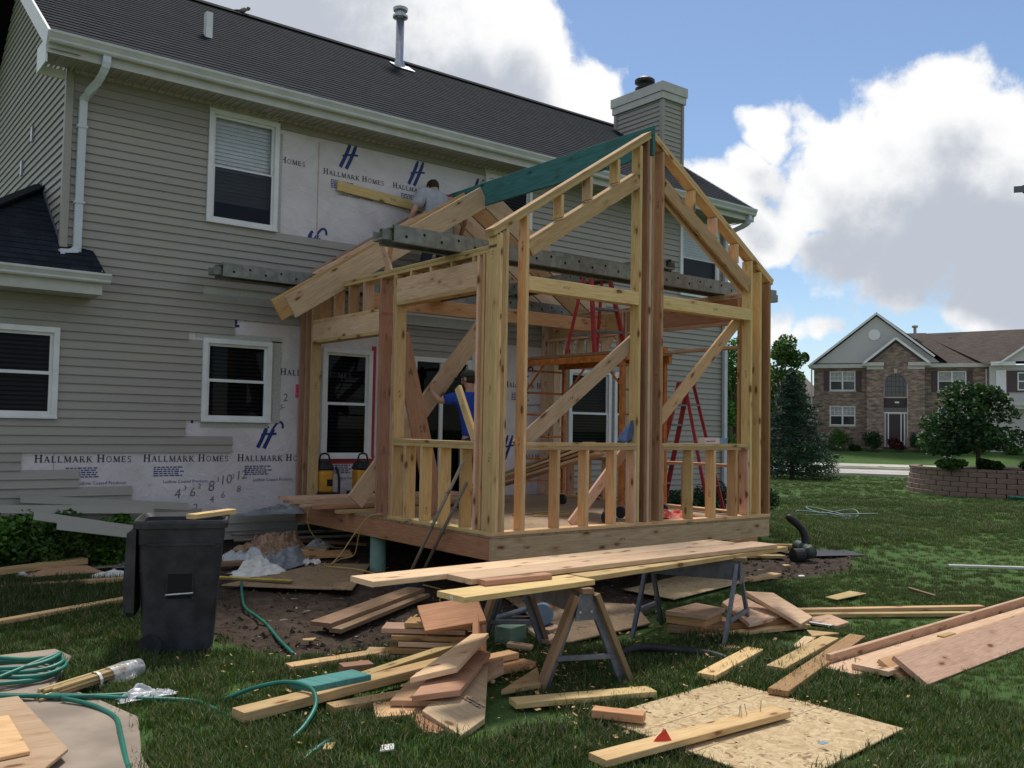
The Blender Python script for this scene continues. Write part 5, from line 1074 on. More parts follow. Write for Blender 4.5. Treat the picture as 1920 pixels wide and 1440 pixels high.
for i, (a, b_, w, mt_) in enumerate((((-.95, 4.05, -.50), (-.05, 3.35, -.50), .22, 'pink_fir'), ((-.62, 3.3, -.53), (.12, 3.05, -.52), .24, 'orange_fir'), ((.1, 4.4, -.50), (.75, 3.75, -.52), .16, 'brown_old_wood'), ((-1.9, 3.1, -.53), (-1.2, 3.0, -.53), .1, 'brown_old_wood'))):
    loose('board_offcut', ['pink offcut lying in front of the torn insulation', 'orange offcut half buried beside the dark tarp scrap', 'brown offcut in the shade near the deck pier', 'brown offcut showing right behind the bin'][i], 'offcut', a, b_, w, .038, mt_, (.1, -.15, 1), group='offcuts in the mud by the deck')
for i, (a, b_) in enumerate((((-.9, 4.32, -.36), (2.4, 4.2, -.42)), ((-.9, 4.25, -.43), (2.4, 4.05, -.47)))):
    mb = MB(); mb.tube([a, b_], .02, 8); tag(mb.build('pipe', 'grey_old_wood'), ['upper grey pipe running into the shade under the deck', 'lower grey pipe running into the shade under the deck'][i], 'pipe', 'pipes under the deck')
# --- hoses and cords
def hose(name, label, pts, r, mat, cat='hose', n=8, sm_=8):
    mb = MB(); mb.tube(smoothpath(pts, sm_), r, n); return tag(mb.build(name, mat, None, True), label, cat)
g = lambda x, y, h=.02: (x, y, G(x, y)+h)
hose('garden_hose', 'green hose running over the soil beside the bin', [g(-1.65, 2.1, .06), g(-1.78, 1.75), g(-1.93, 1.3), g(-1.96, .95), g(-2.0, .62), g(-2.12, .1), g(-2.23, -.42)], .014, 'hose_green')
lp = []
for i in range(60):
    a = i*.42; rr = .34+.05*math.sin(i*.9); lp.append((-4.22+rr*1.05*math.cos(a), -.02+.10*math.sin(i*.37)+rr*.8*math.sin(a), -.71+.0018*i+.012*math.sin(i*1.3)))
hose('garden_hose', 'green hose coiled on the concrete walk at the left', lp+[(-4.5, -.5, -.68), (-4.3, -.62, -.69), (-3.95, -.78, -.70), (-3.6, -1.02, -.72), (-3.4, -1.12, -.735), (-3.25, -1.25, -.75), (-3.18, -1.6, -.77)], .015, 'hose_green')
hose('garden_hose', 'green hose crossing the walk below the coil', [(-4.6, -.40, -.69), (-4.25, -.58, -.70), (-3.98, -.80, -.70), (-3.72, -.90, -.71), (-3.52, -.92, -.725), (-3.42, -.95, -.75)], .015, 'hose_green')
hose('garden_hose', 'green hose bending down over the edge of the walk', [(-3.98, -.84, -.70), (-3.86, -1.05, -.71), (-3.80, -1.35, -.72), (-3.86, -1.7, -.72), (-3.95, -2.15, -.73), (-4.02, -2.6, -.74)], .015, 'hose_green')
hose('garden_hose', 'green hose looping over the board end by the teal block', [(-3.12, -1.30, -.74), (-2.98, -1.46, -.65), (-2.82, -1.60, -.605), (-2.74, -1.78, -.615), (-2.80, -1.98, -.66), (-2.95, -2.14, -.72), (-3.10, -2.24, -.76)], .014, 'hose_green')
hose('garden_hose', 'short green hose end showing in the long grass', [(-2.86, -2.36, -.75), (-2.98, -2.48, -.715), (-3.1, -2.55, -.73), (-3.2, -2.6, -.76)], .013, 'hose_green')
hose('black_hose', 'black hose lying in the grass behind the front pale board', [(-.2, -1.9, -.73), (.05, -1.95, -.69), (.25, -2.1, -.70), (.45, -2.35, -.72), (.5, -2.5, -.75)], .035, 'black_plastic')
hose('extension_cord', 'yellow extension cord looping from the deck edge to the mud', [(.03, 2.15, .04), (-.06, 2.3, .0), (-.12, 2.5, -.2), (-.25, 2.6, -.45), (-.36, 2.62, -.57), (-.1, 2.9, -.56), (.0, 2.75, -.50), (-.02, 2.62, -.3), (-.03, 2.55, -.15)], .007, 'cord_yellow', 'cord')
hose('extension_cord', 'yellow extension cord hanging off the deck corner by the wall', [(-.01, 3.95, .02), (-.06, 3.9, -.1), (-.05, 3.85, -.3), (.1, 3.75, -.50), (.35, 3.7, -.54)], .006, 'cord_yellow', 'cord')
hose('extension_cord', 'yellow extension cord crossing the muddy panel', [(-.38, 2.75, -.565), (-.45, 2.55, -.575), (-.25, 2.2, -.58), (.1, 1.6, -.67), (.2, 1.1, -.70), (-.05, .8, -.72), (-.2, .55, -.73), (-.5, .2, -.745)], .007, 'cord_yellow', 'cord')
hose('extension_cord', 'dark cord trailing over the panel behind the sawhorse', [(-.5, -.6, -.71), (-.1, -.35, -.705), (.2, -.45, -.705), (.5, -.2, -.705), (.8, -.1, -.705), (1.0, .2, -.72)], .006, 'cord_grey', 'cord')
rgh = random.Random(5); q = [(12.0+.95*math.cos(i*.9)*rgh.uniform(.3, 1), 4.0+1.0*math.sin(i*1.35)*rgh.uniform(.3, 1), -.70+.16*abs(math.sin(i*1.1))) for i in range(15)]
hose('garden_hose', 'tangled pale green hose lying out on the lawn', q, .013, 'hose_pale')
# bundle of stakes
t_ = thing('stake_bundle', 'bundle of thin wooden stakes in a torn clear plastic sleeve', 'stakes', (-3.72, -.53, -.75))
rg = random.Random(2)
for i in range(14):
    u_, v_ = (i % 5-2)*.022, (i//5)*.022; d_ = Vector((.63, .31, .0)).normalized(); sd = Vector((-d_.y, d_.x, 0)); s0 = Vector((-4.03, -.68, -.715))+sd*u_+Vector((0, 0, v_))-d_*rg.uniform(0, .1)
    board('stake', s0, s0+d_*(.60+rg.uniform(0, .06))+Vector((0, 0, .02)), .02, .018, 'pale_spruce' if i % 3 else 'brown_old_wood', (0, 0, 1), t_)
mb = MB(); mb.tube([(-3.62, -.50, -.695), (-3.5, -.44, -.69), (-3.38, -.385, -.685)], [.065, .07, .06], 12, cap=False); mb.build('plastic_sleeve', 'sleeve_film', t_, True) if 'sleeve_film' in MATS else mb.build('plastic_sleeve', 'clear_plastic', t_, True)
mb = MB(); mb.tube([(-3.72, -.545, -.70), (-3.70, -.535, -.70)], .062, 12, cap=False); mb.build('tie', 'white_vinyl', t_)
# wood sheets at the lower left corner
plate('plywood_strip', 'tan plywood strip, larger one at the lower left corner', 'sheet', [(-4.9, -.72, -.66), (-4.22, -.78, -.66), (-4.19, -1.95, -.66), (-4.5, -2.4, -.66), (-5., -2.2, -.66)], .02, 'pink_fir', 'wood sheets at the path')
plate('plywood_strip', 'pale plywood strip lying on the larger tan one', 'sheet', [(-4.9, -1.18, -.638), (-4.35, -1.24, -.638), (-4.37, -1.95, -.638), (-4.9, -2.0, -.638)], .02, 'pale_spruce', 'wood sheets at the path')
# drain parts by the deck
t_ = thing('drain_pipe', 'dark drain pipe elbow with a dug up corrugated end', 'pipe', (6.1, .75, -.74))
mb = MB(); mb.tube(smoothpath([(6.0, .5, -.62), (6.15, .70, -.60), (6.25, .9, -.58)], 4), .085, 14); mb.build('pipe_barrel', 'pipe_green' if 'pipe_green' in MATS else 'grey_painted_steel', t_, True)
mb = MB(); mb.tube(smoothpath([(6.22, .74, -.55), (6.24, .78, -.38), (6.16, .86, -.24), (6.06, .95, -.14)], 4), [.05, .052, .054, .055, .056, .055, .05, .05, .055, .06, .055, .05, .03][:13], 12); mb.build('pipe_neck', 'black_plastic', t_, True)
mb = MB(); mb.tube([(5.95, .60, -.66), (5.80, .66, -.66)], .10, 14); mb.build('pipe_collar', 'black_plastic', t_)
plate('liner_sheet', 'black landscape liner sheet lying on the dug edge', 'sheet', [(6.3, 1.4, -.70), (7.5, .95, -.715), (7.25, .40, -.73), (6.2, .75, -.70)], .01, 'black_plastic')
for i, (a, b_, mt_) in enumerate((((5.35, 1.6, -.63), (6.6, 1.9, -.63), 'orange_fir'), ((5.1, 1.2, -.68), (5.85, .85, -.70), 'pale_spruce'), ((6.4, 1.45, -.64), (7.0, 1.2, -.66), 'orange_fir'), ((4.7, 1.35, -.69), (5.5, 1.25, -.68), 'grey_old_wood'))):
    loose('board', ['upright looking board end behind the dark drain pipe', 'pale board below the drain pipe collar', 'orange stick beside the black liner', 'grey board at the deck corner near the drain'][i], 'board', a, b_, .14 if i != 0 else .05, .04 if i != 0 else .15, mt_, group='boards round the drain')
for i, (x, y) in enumerate(((-3.0, -2.55), (4.6, -.3), (5.2, .35), (-2.75, -2.75), (-1.95, -.15), (4.2, .5))):
    rgx = random.Random(40+i); plate('litter_scrap', ['yellow pulp scrap in the near grass', 'white scrap at the edge of the dug soil', 'white lump on the dug soil', 'pale crumb beside the short hose end', 'pale splinter on the dark soil by the bin', 'tan splinter on the soil under the planks'][i], 'scrap', [(x+.07*math.cos(k*1.5+rgx.random()), y+.05*math.sin(k*1.5+rgx.random()), G(x, y)+.05) for k in range(4)], .012, 'white_paper' if i % 2 else 'pale_spruce', 'small litter')
# shovels leaning on the deck
for i, (a, b_, lb) in enumerate((((.28, 2.02, -.70), (-.05, .42, .72), 'long handled shovel with a pale handle leaning on the deck plate'), ((.42, 2.02, -.70), (-.05, .36, .50), 'second long handled spade leaning on the deck plate'))):
    t_ = thing('shovel', lb, 'shovel', (a[0], a[1], -.72), 'shovels'); A, B = Vector((.10+.12*i, 1.9-.2*i, -.62)), Vector(b_); A = Vector((-.24+.12*i, 1.10-.05*i, -.50)); 
    mb = MB(); mb.tube([A, A.lerp(B, .5)+Vector((0, 0, .01)), B], .017, 8); mb.build('handle', 'grey_old_wood', t_, True)
    d_ = (B-A).normalized(); sd = d_.cross(Vector((0, 0, 1))).normalized(); up_ = sd.cross(d_); mb = MB()
    P = [(-.02, .0, 0), (.02, .0, 0), (.10, -.02, .012), (.115, -.16, .018), (.08, -.25, .01), (0, -.29, 0), (-.08, -.25, .01), (-.115, -.16, .018), (-.10, -.02, .012)]
    mb.v = [A+sd*p[0]+d_*(p[1]+.02)+up_*p[2] for p in P]+[A+d_*-.12-up_*.015]; mb.f = [(9, k, (k+1) % 9) for k in range(9)]; bl_ = mb.build('blade', 'grey_painted_steel', t_); s_ = bl_.modifiers.new('t', 'SOLIDIFY'); s_.thickness = .003
# ------------------------------------------------------------------ inside the frame: lumber, tools, ladders, scaffold
ST = 'boards stacked across the deck doorway'
for i, (x0, y, z, L, w, mt_, nm_) in enumerate(((-.12, 3.55, .019, 2.2, .24, 'orange_fir', 'lowest dark board of the deck doorway stack'), (-.30, 3.18, .019, 2.1, .24, 'red_fir', 'reddish board lying at the deck edge below the stack'), (-.42, 3.45, .058, 2.6, .286, 'pink_fir', 'second board up in the deck doorway stack'), (-.36, 3.08, .058, 2.3, .2, 'orange_fir', 'orange board in front of the deck doorway stack'), (-.52, 3.52, .097, 2.5, .286, 'pink_fir', 'third board up in the deck doorway stack'), (-.55, 3.60, .136, 2.6, .286, 'pink_fir', 'pink board at the top of the deck doorway stack'), (-.2, 2.82, .019, 1.4, .14, 'pale_spruce', 'thin pale board nearest the pink post on the deck'))):
    loose('plank', nm_, 'plank', (x0, y, z), (x0+L, y+.02*((i % 3)-1), z), w, .038, mt_, group=ST)
IN = 'boards propped inside the scaffold'
for i in range(4):
    loose('plank', ['lowest pink plank sloping up through the orange scaffold', 'second pink plank sloping up through the orange scaffold', 'third pink plank sloping up through the orange scaffold', 'topmost pink plank sloping up through the orange scaffold'][i], 'plank', (2.78+.03*i, 4.25, .05+.04*i), (2.84+.02*i, 1.45+.1*i, .76+.04*i), .235, .037, 'pink_fir' if i != 1 else 'orange_fir', group=IN)
loose('plank', 'wide pink plank held up at a slant by the worker in blue', 'plank', (.03, 2.82, .13), (1.98, 2.82, 2.53), .04, .24, 'pink_fir', (-.777, 0, .63))
loose('plank', 'wide reddish plank leaning upright inside the left window opening', 'plank', (.80, 2.18, .03), (.23, 2.18, 2.14), .04, .24, 'red_fir', (1, 0, .26))
loose('board', 'pale stick leaning on the left sill before the worker in blue', 'board', (.07, .40, .93), (.09, .75, 1.47), .038, .09, 'pale_spruce', (0, 1, -.6))
# yellow and black site tools standing by the wall
def vac(x, y, label, hgt=.36):
    t_ = thing('shop_vacuum', label, 'vacuum', (x, y, .0), 'yellow site vacuums')
    mb = MB(); vs = []
    rr = [rrect(.20, .20, .05, 3), rrect(.22, .22, .05, 3), rrect(.22, .22, .05, 3), rrect(.20, .20, .05, 3)]
    zz = [.16, .18, .42, .45]; n = len(rr[0]); v = [(x+a, y+b_, z_) for r_, z_ in zip(rr, zz) for a, b_ in r_]
    mk('drum', v, [tuple(reversed(range(n))), tuple(range(3*n, 4*n))]+[(i*n+k, i*n+(k+1) % n, (i+1)*n+(k+1) % n, (i+1)*n+k) for i in range(3) for k in range(n)], 'tool_yellow', t_)
    rr = [rrect(.22, .22, .05, 3), rrect(.24, .24, .05, 3), rrect(.19, .19, .05, 3), rrect(.13, .13, .04, 3)]; zz = [.452, .47, .54, .57]; v = [(x+a, y+b_, z_) for r_, z_ in zip(rr, zz) for a, b_ in r_]
    mk('motor_head', v, [tuple(reversed(range(n))), tuple(range(3*n, 4*n))]+[(i*n+k, i*n+(k+1) % n, (i+1)*n+(k+1) % n, (i+1)*n+k) for i in range(3) for k in range(n)], 'black_plastic', t_)
    mb = MB(); mb.box(x-.15, x+.15, y-.15, y+.15, .0, .155); mb.build('base', 'black_plastic', t_)
    mb = MB(); mb.tube(smoothpath([(x-.08, y-.02, .56), (x-.05, y-.02, .66), (x+.05, y-.02, .66), (x+.08, y-.02, .56)], 4), .013, 8); mb.build('handle', 'black_plastic', t_, True)
    mb = MB(); mb.box(x+.0, x+.08, y-.114, y-.1105, .24, .33); mb.build('label_plate', 'hole_black', t_)
    mb = MB(); mb.tube(smoothpath([(x+.13, y-.1, .5), (x+.17, y-.12, .35), (x+.16, y-.14, .1), (x+.14, y-.12, .02)], 5), .02, 8); mb.build('suction_hose', 'black_plastic', t_, True)
vac(.28, 4.17, 'yellow and black site vacuum behind the left doorway stud'); vac(.86, 4.17, 'yellow and black site vacuum under the red taped window')
# orange scaffold
sf = thing('scaffold', 'orange rolling scaffold with two rung frames inside the framed room', 'scaffold', (2.83, 1.65, 0))
X_, Y_ = (2.46, 3.20), (.72, 2.62)
for x in X_:
    for y in Y_:
        mb = MB(); mb.box(x-.025, x+.025, y-.025, y+.025, .16, 2.10); mb.build('upright', 'scaffold_orange', sf); mb = MB(); mb.tube([(x-.02, y, .075), (x+.02, y, .075)], .07, 16); mb.build('caster', 'black_plastic', sf)
for y in Y_:
    for z_ in (.35, .65, .95, 1.25, 1.55, 1.85):
        mb = MB(); mb.tube([(X_[0]+.025, y, z_), (X_[1]-.025, y, z_)], .014, 8); mb.build('rung', 'scaffold_orange', sf)
for x in X_:
    mb = MB(); mb.box(x-.028, x+.028, Y_[0]-.1, Y_[1]+.1, 1.90, 1.98); mb.build('side_rail', 'scaffold_orange', sf)
    for y, s in ((Y_[0], 1), (Y_[1], -1)): mb = MB(); mb.bar((x+.034, y, 1.55), (x+.034, y+s*.38, 1.90), .012, .03, (1, 0, 0)); mb.build('knee_brace', 'scaffold_orange', sf)
mb = MB(); mb.box(X_[0]-.03, X_[1]+.03, Y_[0]-.1, Y_[1]+.1, 1.985, 2.02); mb.build('platform', 'brown_old_wood', sf)
# red step ladders
def stepladder(label, c_, base_w, top_w, h, depth, ax, nst, steps_mat='grey_painted_steel'):
    """fibreglass A ladder; ax: direction it opens in"""
    t_ = thing('step_ladder', label, 'ladder', c_, 'red step ladders'); c_ = Vector(c_); ax = Vector(ax).normalized(); sd = Vector((-ax.y, ax.x, 0))
    for s in (-1, 1):
        board('rail', c_-ax*depth/2+sd*s*base_w/2, c_-ax*.05+sd*s*top_w/2+Vector((0, 0, h)), .075, .028, 'ladder_red', sd, t_); board('rear_rail', c_+ax*depth/2+sd*s*base_w/2, c_+ax*.05+sd*s*top_w/2+Vector((0, 0, h)), .05, .024, 'ladder_red', sd, t_)
    for i in range(1, nst):
        f = i/nst; p = (c_-ax*depth/2).lerp(c_-ax*.05, f)+Vector((0, 0, h*f)); w_ = base_w+(top_w-base_w)*f
        board('step', p-sd*(w_/2-.01), p+sd*(w_/2-.01), .085, .03, steps_mat, (0, 0, 1), t_)
        if i % 2: p = (c_+ax*depth/2).lerp(c_+ax*.05, f)+Vector((0, 0, h*f)); board('rear_bar', p-sd*(w_/2-.01), p+sd*(w_/2-.01), .03, .025, steps_mat, (0, 0, 1), t_)
    board('top_cap', c_-sd*(top_w/2+.03)+Vector((0, 0, h+.02)), c_+sd*(top_w/2+.03)+Vector((0, 0, h+.02)), .16, .04, 'ladder_red', (0, 0, 1), t_)
    for s in (-1, 1): p = (c_-ax*depth/2).lerp(c_-ax*.05, .5)+sd*s*(base_w+top_w)/4+Vector((0, 0, h*.5)); q_ = (c_+ax*depth/2).lerp(c_+ax*.05, .5)+sd*s*(base_w+top_w)/4+Vector((0, 0, h*.5)); board('spreader', p, q_, .02, .006, 'steel', (0, 0, 1), t_)
stepladder('red step ladder standing on the orange scaffold', (2.86, 1.62, 2.02), .50, .26, 1.18, .68, (.15, 1, 0), 4)
stepladder('red step ladder standing outside the far wall by the house siding', (5.35, 2.25, -.66), .62, .32, 2.42, 1.25, (.3, -1, 0), 8)
# small things on sills and floor
mb = MB(); 
c0 = [(1.80, .09, .915), (2.0, .09, .915), (2.0, .03, .93), (1.79, .03, .925)]
vs = []; fs = []
for j in range(9):
    for i in range(7):
        u, v = i/6, j/8; vs.append((1.985-(1-u)*(.22*(1-v)**.8+.01), .07+.03*math.sin(u*9+v*3)*(1-.5*v), .92+.24*v+.012*math.sin(u*14)))
fs = [(j*7+i, j*7+i+1, (j+1)*7+i+1, (j+1)*7+i) for j in range(8) for i in range(6)]
o = mk('blue_rag', vs, fs, 'blue_cloth', None, True); o.modifiers.new('t', 'SOLIDIFY').thickness = .006; tag(o, 'blue rag hanging from the centre stud above the sill', 'rag')
t_ = thing('cardboard_box', 'small white and pink cardboard box on the right window sill', 'box', (3.36, .07, .914)); mb = MB(); mb.box(3.15, 3.42, .02, .12, .9145, .985); mb.build('carton', 'box_white', t_); mb = MB(); mb.box(3.4205, 3.57, .02, .12, .9145, .984); mb.build('carton_end', 'box_blue', t_); plaintext('FASTENERS', 3.17, .945, .032, 'red_tape', y=.0185, parent=t_, name='print') if False else None
mb = MB(); mb.quad((3.17, .0195, .935), (3.34, .0195, .94), (3.34, .0195, .952), (3.17, .0195, .947)); mb.build('print', 'red_tape', t_)
crumple('red_tarp', 'red folded tarp on the deck floor behind the right window sill', 'tarp', (3.15, .45, .0), .5, .45, .12, 'red_bag', 41)
hose('extension_cord', 'tan cord lying in loops on the deck floor', [(1.5, 1.6, .008), (1.8, 1.65, .008), (2.1, 1.75, .008), (2.4, 1.6, .008), (2.2, 1.45, .008), (1.9, 1.5, .01), (1.7, 1.4, .008), (2.2, 1.3, .008), (2.6, 1.4, .008)], .007, 'cord_yellow', 'cord')
t_ = thing('air_tool', 'black nail gun lying on the deck floor near the centre post', 'tool', (1.9, .35, 0)); mb = MB(); mb.tube([(1.86, .30, .08), (1.86, .34, .08)], .08, 16); mb.build('magazine', 'black_plastic', t_); mb = MB(); mb.bar((1.88, .33, .1), (2.02, .5, .16), .06, .07); mb.build('tool_body', 'black_plastic', t_); mb = MB(); mb.bar((1.97, .44, .13), (2.1, .42, .02), .035, .04); mb.build('grip', 'grey_painted_steel', t_)
loose('nailed_board', 'short tan board nailed flat on the upper house wrap', 'board', (.50, D-.03, 4.42), (2.05, D-.03, 4.32), .14, .036, 'pale_spruce', (0, 1, 0))
# red handled sheet by the upper worker
mb = MB(); mb.tube(smoothpath([(1.78, 4.05, 4.15), (1.82, 4.05, 4.34), (1.92, 4.05, 4.45), (2.15, 4.05, 4.46), (2.35, 4.05, 4.36), (2.45, 4.05, 4.18)], 5), .025, 8); tag(mb.build('red_strap', 'red_tape', None, True), 'red looped strap beside the bent worker', 'strap')

# ------------------------------------------------------------------ people
def skin(name, verts, edges, radii, mat, parent, sub=2):
    me = bpy.data.meshes.new(name); me.from_pydata(verts, edges, []); me.materials.append(MATS[mat]); o = bpy.data.objects.new(name, me); link(o, parent)
    o.modifiers.new('skin', 'SKIN').use_smooth_shade = True
    for i, sv in enumerate(me.skin_vertices[0].data):
        r_ = radii[i]; sv.radius = r_ if isinstance(r_, tuple) else (r_, r_); sv.use_root = (i == 0)
    s = o.modifiers.new('sub', 'SUBSURF'); s.levels = sub; s.render_levels = sub
    dg = bpy.context.evaluated_depsgraph_get(); m2 = bpy.data.meshes.new_from_object(o.evaluated_get(dg)); o.modifiers.clear(); o.data = m2; m2.shade_smooth()
    if not m2.materials: m2.materials.append(MATS[mat])
    return o
def blob(name, c_, r_, mat, parent, rot=None, seg=18, cut=None, nz=0.):
    bm = bmesh.new(); bmesh.ops.create_uvsphere(bm, u_segments=seg, v_segments=12, radius=1)
    for v in bm.verts:
        if nz: v.co *= 1+nz*noise.noise(v.co*5)
        v.co = Vector((v.co.x*r_[0], v.co.y*r_[1], v.co.z*r_[2]))
        if rot: v.co = rot @ v.co
        v.co += Vector(c_)
    if cut is not None: bmesh.ops.bisect_plane(bm, geom=bm.verts[:]+bm.edges[:]+bm.faces[:], plane_co=cut[0], plane_no=cut[1], clear_inner=True)
    me = bpy.data.meshes.new(name); bm.to_mesh(me); bm.free(); me.materials.append(MATS[mat]); me.shade_smooth(); return link(bpy.data.objects.new(name, me), parent)
def hand(verts, edges, radii, wrist_i, wrist, direction, palm_n, curl):
    """palm and five fingers continuing the body skeleton from the wrist"""
    d = Vector(direction).normalized(); nrm = Vector(palm_n); nrm = (nrm-d*nrm.dot(d)).normalized(); s = d.cross(nrm)
    p = Vector(wrist)+d*.05; verts.append(tuple(p)); radii.append((.034, .02)); edges.append((wrist_i, len(verts)-1)); pi = len(verts)-1
    for k, (off, L) in enumerate(((-.03, .062), (-.010, .075), (.010, .07), (.03, .055))):
        a = Vector(wrist)+d*.09+s*off; prev = pi
        for j in range(3):
            c_ = curl*(j+.4); a = a+(d*math.cos(c_)+nrm*math.sin(c_))*L/2.2; verts.append(tuple(a)); radii.append(.0095-.001*j); edges.append((prev, len(verts)-1)); prev = len(verts)-1
    a = Vector(wrist)+d*.04-s*.04; prev = pi
    for j in range(2): a = a+(d*.7-s*.5+nrm*.5).normalized()*.032; verts.append(tuple(a)); radii.append(.0105); edges.append((prev, len(verts)-1)); prev = len(verts)-1
def person(label, loc, J, shirt, pants, cap, hair, face, hands=(), sz=1.0):
    """J: joints dict in world space"""
    t_ = thing('person', label, 'person', loc)
    V, E_, Rr = [], [], []
    def add(p, r_, prev=None):
        V.append(tuple(p)); Rr.append(r_); i = len(V)-1
        if prev is not None: E_.append((prev, i))
        return i
    pv = add(J['pelvis'], (.105, .08)); sp = add(J['spine'], (.095, .07), pv); chs = add(J['chest'], (.11, .075), sp); nk = add(J['neck'], .052, chs); hd = add(J['head0'], .068, nk); h2 = add(J['head1'], .085, hd); add(J['head2'], .062, h2)
    ar = {}
    for s in 'LR':
        sh = add(J['sh'+s], .05, chs); el = add(J['el'+s], .043, sh); wr = add(J['wr'+s], .029, el); ar[s] = wr
        hp = add(J['hip'+s], .07, pv); kn = add(J['kn'+s], .05, hp); an = add(J['an'+s], .036, kn); tt = add(J['toe'+s], .035, an)
    for s, dd, pn, cu in hands: hand(V, E_, Rr, ar[s], J['wr'+s], dd, pn, cu)
    body = skin('body', V, E_, Rr, 'skin', t_, 2)
    L = lambda a, b_, f: tuple(Vector(J[a]).lerp(Vector(J[b_]), f))
    v = [J['spine'], L('spine', 'pelvis', 1.2), J['chest'], L('chest', 'neck', .72), J['shL'], L('shL', 'elL', .45), L('shL', 'elL', .82), J['shR'], L('shR', 'elR', .45), L('shR', 'elR', .82)]
    skin('shirt', [tuple(q) for q in v], [(0, 1), (0, 2), (2, 3), (2, 4), (4, 5), (5, 6), (2, 7), (7, 8), (8, 9)], [(.155*sz, .12*sz), (.165*sz, .13*sz), (.18*sz, .13*sz), (.085, .08), .09*sz, .078*sz, .076*sz, .09*sz, .078*sz, .076*sz], shirt, t_, 2)
    v = [J['pelvis'], J['hipL'], J['knL'], L('knL', 'anL', .95), J['hipR'], J['knR'], L('knR', 'anR', .95), L('pelvis', 'spine', .3)]
    skin('trousers', [tuple(q) for q in v], [(0, 1), (1, 2), (2, 3), (0, 4), (4, 5), (5, 6), (0, 7)], [(.15, .12), .108, .08, .065, .108, .08, .065, (.145, .115)], pants, t_, 2)
    for s in 'LR':
        a, b_ = Vector(J['an'+s]), Vector(J['toe'+s]); d_ = b_-a; blob('boot', a+d_*.45-Vector((0, 0, .005)), (.05, .135, .05), 'boot', t_, Matrix.Rotation(math.atan2(d_.y, d_.x)-math.pi/2, 3, 'Z'))
    h0, h1 = Vector(J['head0']), Vector(J['head2']); hc = Vector(J['head1']); fc = Vector(face).normalized(); upv = (h1-h0).normalized(); fc = (fc-upv*fc.dot(upv)).normalized(); sdv = fc.cross(upv)
    Mh = Matrix((sdv, fc, upv)).transposed()
    for s in (-1, 1): blob('ear', hc+sdv*s*.082+fc*-.005-upv*.02, (.012, .024, .034), 'skin', t_, Mh, 10)
    blob('nose', hc+fc*.098-upv*.03, (.014, .02, .025), 'skin', t_, Mh, 10)
    for s in (-1, 1): blob('eye', hc+fc*.078+sdv*s*.032+upv*.005, (.013, .013, .011), 'white_vinyl', t_, Mh, 10)
    mbm = MB(); mbm.bar(hc+fc*.088-upv*.065-sdv*.022, hc+fc*.088-upv*.065+sdv*.022, .008, .008); mbm.build('mouth', 'red_bag', t_)
    if hair: blob('hair', hc+upv*.022-fc*.018, (.094, .106, .10), hair, t_, Mh, 22, (hc-upv*.025+fc*.02, (upv*.75-fc*.75).normalized()), .12)
    if cap:
        blob('cap', hc+upv*.03-fc*.005, (.098, .112, .085), cap, t_, Mh, 22, (hc+upv*.012, upv)); mbm = MB(); mbm.bar(hc+upv*.035+fc*.09, hc+upv*.025+fc*.18, .15, .008, upv); mbm.build('cap_peak', cap, t_)
        blob('hair', hc-fc*.02-upv*.02, (.086, .09, .075), 'hair_brown', t_, Mh, 18)
    return t_
# worker in the blue shirt, back towards us, lifting the wide plank
person('person in a blue t-shirt, dark jeans and dark cap, lifting a wide plank', (1.5, 2.5, 0), dict(pelvis=(1.50, 2.46, .95), spine=(1.50, 2.45, 1.15), chest=(1.48, 2.46, 1.38), neck=(1.47, 2.47, 1.52), head0=(1.46, 2.49, 1.60), head1=(1.46, 2.51, 1.69), head2=(1.455, 2.52, 1.77),
    shL=(1.30, 2.50, 1.44), elL=(1.08, 2.60, 1.38), wrL=(1.02, 2.70, 1.52), shR=(1.66, 2.42, 1.44), elR=(1.76, 2.58, 1.22), wrR=(1.66, 2.74, 1.34),
    hipL=(1.41, 2.47, .90), knL=(1.40, 2.48, .50), anL=(1.40, 2.44, .085), toeL=(1.38, 2.60, .05), hipR=(1.59, 2.45, .90), knR=(1.62, 2.47, .50), anR=(1.63, 2.42, .085), toeR=(1.66, 2.58, .05)), 'blue_shirt', 'jeans', 'cap_green', None, (-.35, 1, .05),
    [('L', (.2, .35, .9), (.75, .2, .3), .65), ('R', (-.2, .4, .85), (-.4, .3, .4), .6)])
# worker in the grey shirt, bent over on the rear plank
person('person in a grey t-shirt and dark jeans, bent forward on the upper plank', (1.92, 4.0, 3.04), dict(pelvis=(1.90, 3.97, 3.84), spine=(1.91, 3.98, 4.06), chest=(1.93, 4.05, 4.34), neck=(1.96, 4.15, 4.50), head0=(1.975, 4.21, 4.55), head1=(1.985, 4.27, 4.61), head2=(1.99, 4.32, 4.675),
    shL=(1.68, 4.07, 4.44), elL=(1.48, 3.97, 4.14), wrL=(1.46, 4.12, 3.92), shR=(2.22, 4.05, 4.44), elR=(2.38, 3.97, 4.14), wrR=(2.40, 4.12, 3.92),
    hipL=(1.80, 3.98, 3.78), knL=(1.76, 4.10, 3.44), anL=(1.74, 4.02, 3.12), toeL=(1.73, 4.17, 3.09), hipR=(2.0, 3.98, 3.78), knR=(2.04, 4.10, 3.44), anR=(2.06, 4.02, 3.12), toeR=(2.08, 4.17, 3.09)), 'grey_shirt', 'jeans', None, 'hair_brown', (.1, 1, -.5),
    [('L', (.1, .6, -.6), (.6, 0, -.3), .5), ('R', (-.1, .6, -.6), (-.6, 0, -.3), .5)], 1.32)
